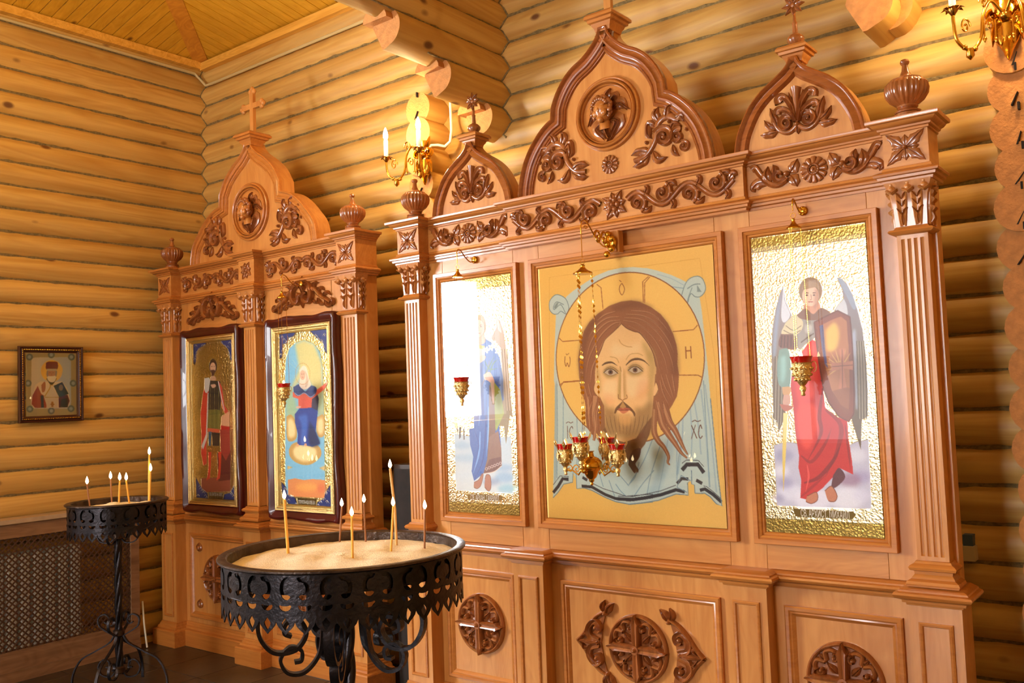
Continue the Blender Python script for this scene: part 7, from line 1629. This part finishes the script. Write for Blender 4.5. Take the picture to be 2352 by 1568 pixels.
for sgn in (1, -1):
    c0 = (y0-z1) if sgn == 1 else (y0+z0); c1 = (y1-z0) if sgn == 1 else (y1+z1); cc = c0
    while cc < c1:                                    # bars z = sgn*(y-cc)
        pts = []
        ya, yb_ = (max(y0, cc+z0), min(y1, cc+z1)) if sgn == 1 else (max(y0, cc-z1), min(y1, cc-z0))
        if yb_-ya > 0.005:
            za, zb_ = (ya-cc, yb_-cc) if sgn == 1 else (cc-ya, cc-yb_); xo = RX-0.014+(0.003 if sgn == 1 else 0)
            d = bw*0.7071; n0 = (-d, d) if sgn == 1 else (d, d)
            vs = [(xo, ya-n0[0], za-n0[1]), (xo, yb_-n0[0], zb_-n0[1]), (xo, yb_+n0[0], zb_+n0[1]), (xo, ya+n0[0], za+n0[1])]
            mb.add(vs+[(p[0]-0.003, p[1], p[2]) for p in vs], [(0,1,2,3),(7,6,5,4),(0,4,5,1),(1,5,6,2),(2,6,7,3),(3,7,4,0)])
        cc += pch
mb.build('lattice', MAT['lattice'], t, smooth=0)
t = empty('radiator', (-6.29, 2.6, 0.12), 'white ribbed radiator behind the lattice of the cover', 'radiator')
for i in range(15):
    mb = MB(); yy = 1.9+i*0.083; mb.prism([(-6.33,yy),(-6.24,yy),(-6.23,yy+0.012),(-6.23,yy+0.053),(-6.24,yy+0.065),(-6.33,yy+0.065)], 0.20, 0.80); mb.build('fin', MAT['radiator'], t, smooth=30)
mb = MB(); mb.tube([(-6.29,1.88,0.24),(-6.29,3.16,0.24)], 0.02, 10); mb.tube([(-6.29,1.88,0.74),(-6.29,3.16,0.74)], 0.02, 10)
for yy in (1.95, 3.05): mb.box(-6.31, -6.27, yy, yy+0.03, 0.0, 0.22)
mb.build('manifold', MAT['radiator'], t)
mb = MB(); P = [on_x(327, 1380, -6.22), on_x(331, 1430, -6.21), on_z(338, 1486, 0.006)]; mb.tube([P[0], P[1], P[2]], 0.007, 8); o = mb.build('cable', MAT['white_pvc'], None); setp(o, 'white cable hanging to the floor beside the radiator cover', 'cable')
t = empty('cloth_draped_stand', (-3.85, 4.02, 0), 'dark cloth draped stand in the gap between the two icon cases', 'stand')
mb = MB(); pl_ = []
for i in range(48):
    a = 2*PI*i/48; rr = 1+0.05*math.sin(9*a); pl_.append((-3.845+0.145*rr*max(-1, min(1, 1.25*math.cos(a))), 3.985+0.085*rr*max(-1, min(1, 1.25*math.sin(a)))))
mb.prism(pl_, 0.0, 1.29); mb.build('cloth', MAT['dark'], t, smooth=60)
mb = MB(); mb.prism([(-3.845+(x_+3.845)*0.98, 3.985+(y_-3.985)*0.98) for x_, y_ in pl_], 1.29, 1.315); mb.build('top_board', plain('dark_board', srgb(50,34,20), 0.5), t, smooth=30)
p = on_y(2224, 1242, 4.17); t = empty('socket_box', (p[0], 4.19, p[2]-0.08), 'beige wall socket box with a blue-grey cover on the back wall logs', 'socket')
mb = MB(); mb.box(p[0]-0.03, p[0]+0.025, 4.15, 4.215, p[2]-0.08, p[2]-0.02); mb.build('box', plain('beige_plastic', srgb(186,166,132), 0.5), t, smooth=0)
mb = MB(); mb.box(p[0]-0.02, p[0]+0.018, 4.165, 4.215, p[2]-0.02, p[2]+0.025); mb.build('cover', plain('blue_grey_plastic', srgb(64,82,104), 0.5), t, smooth=0)
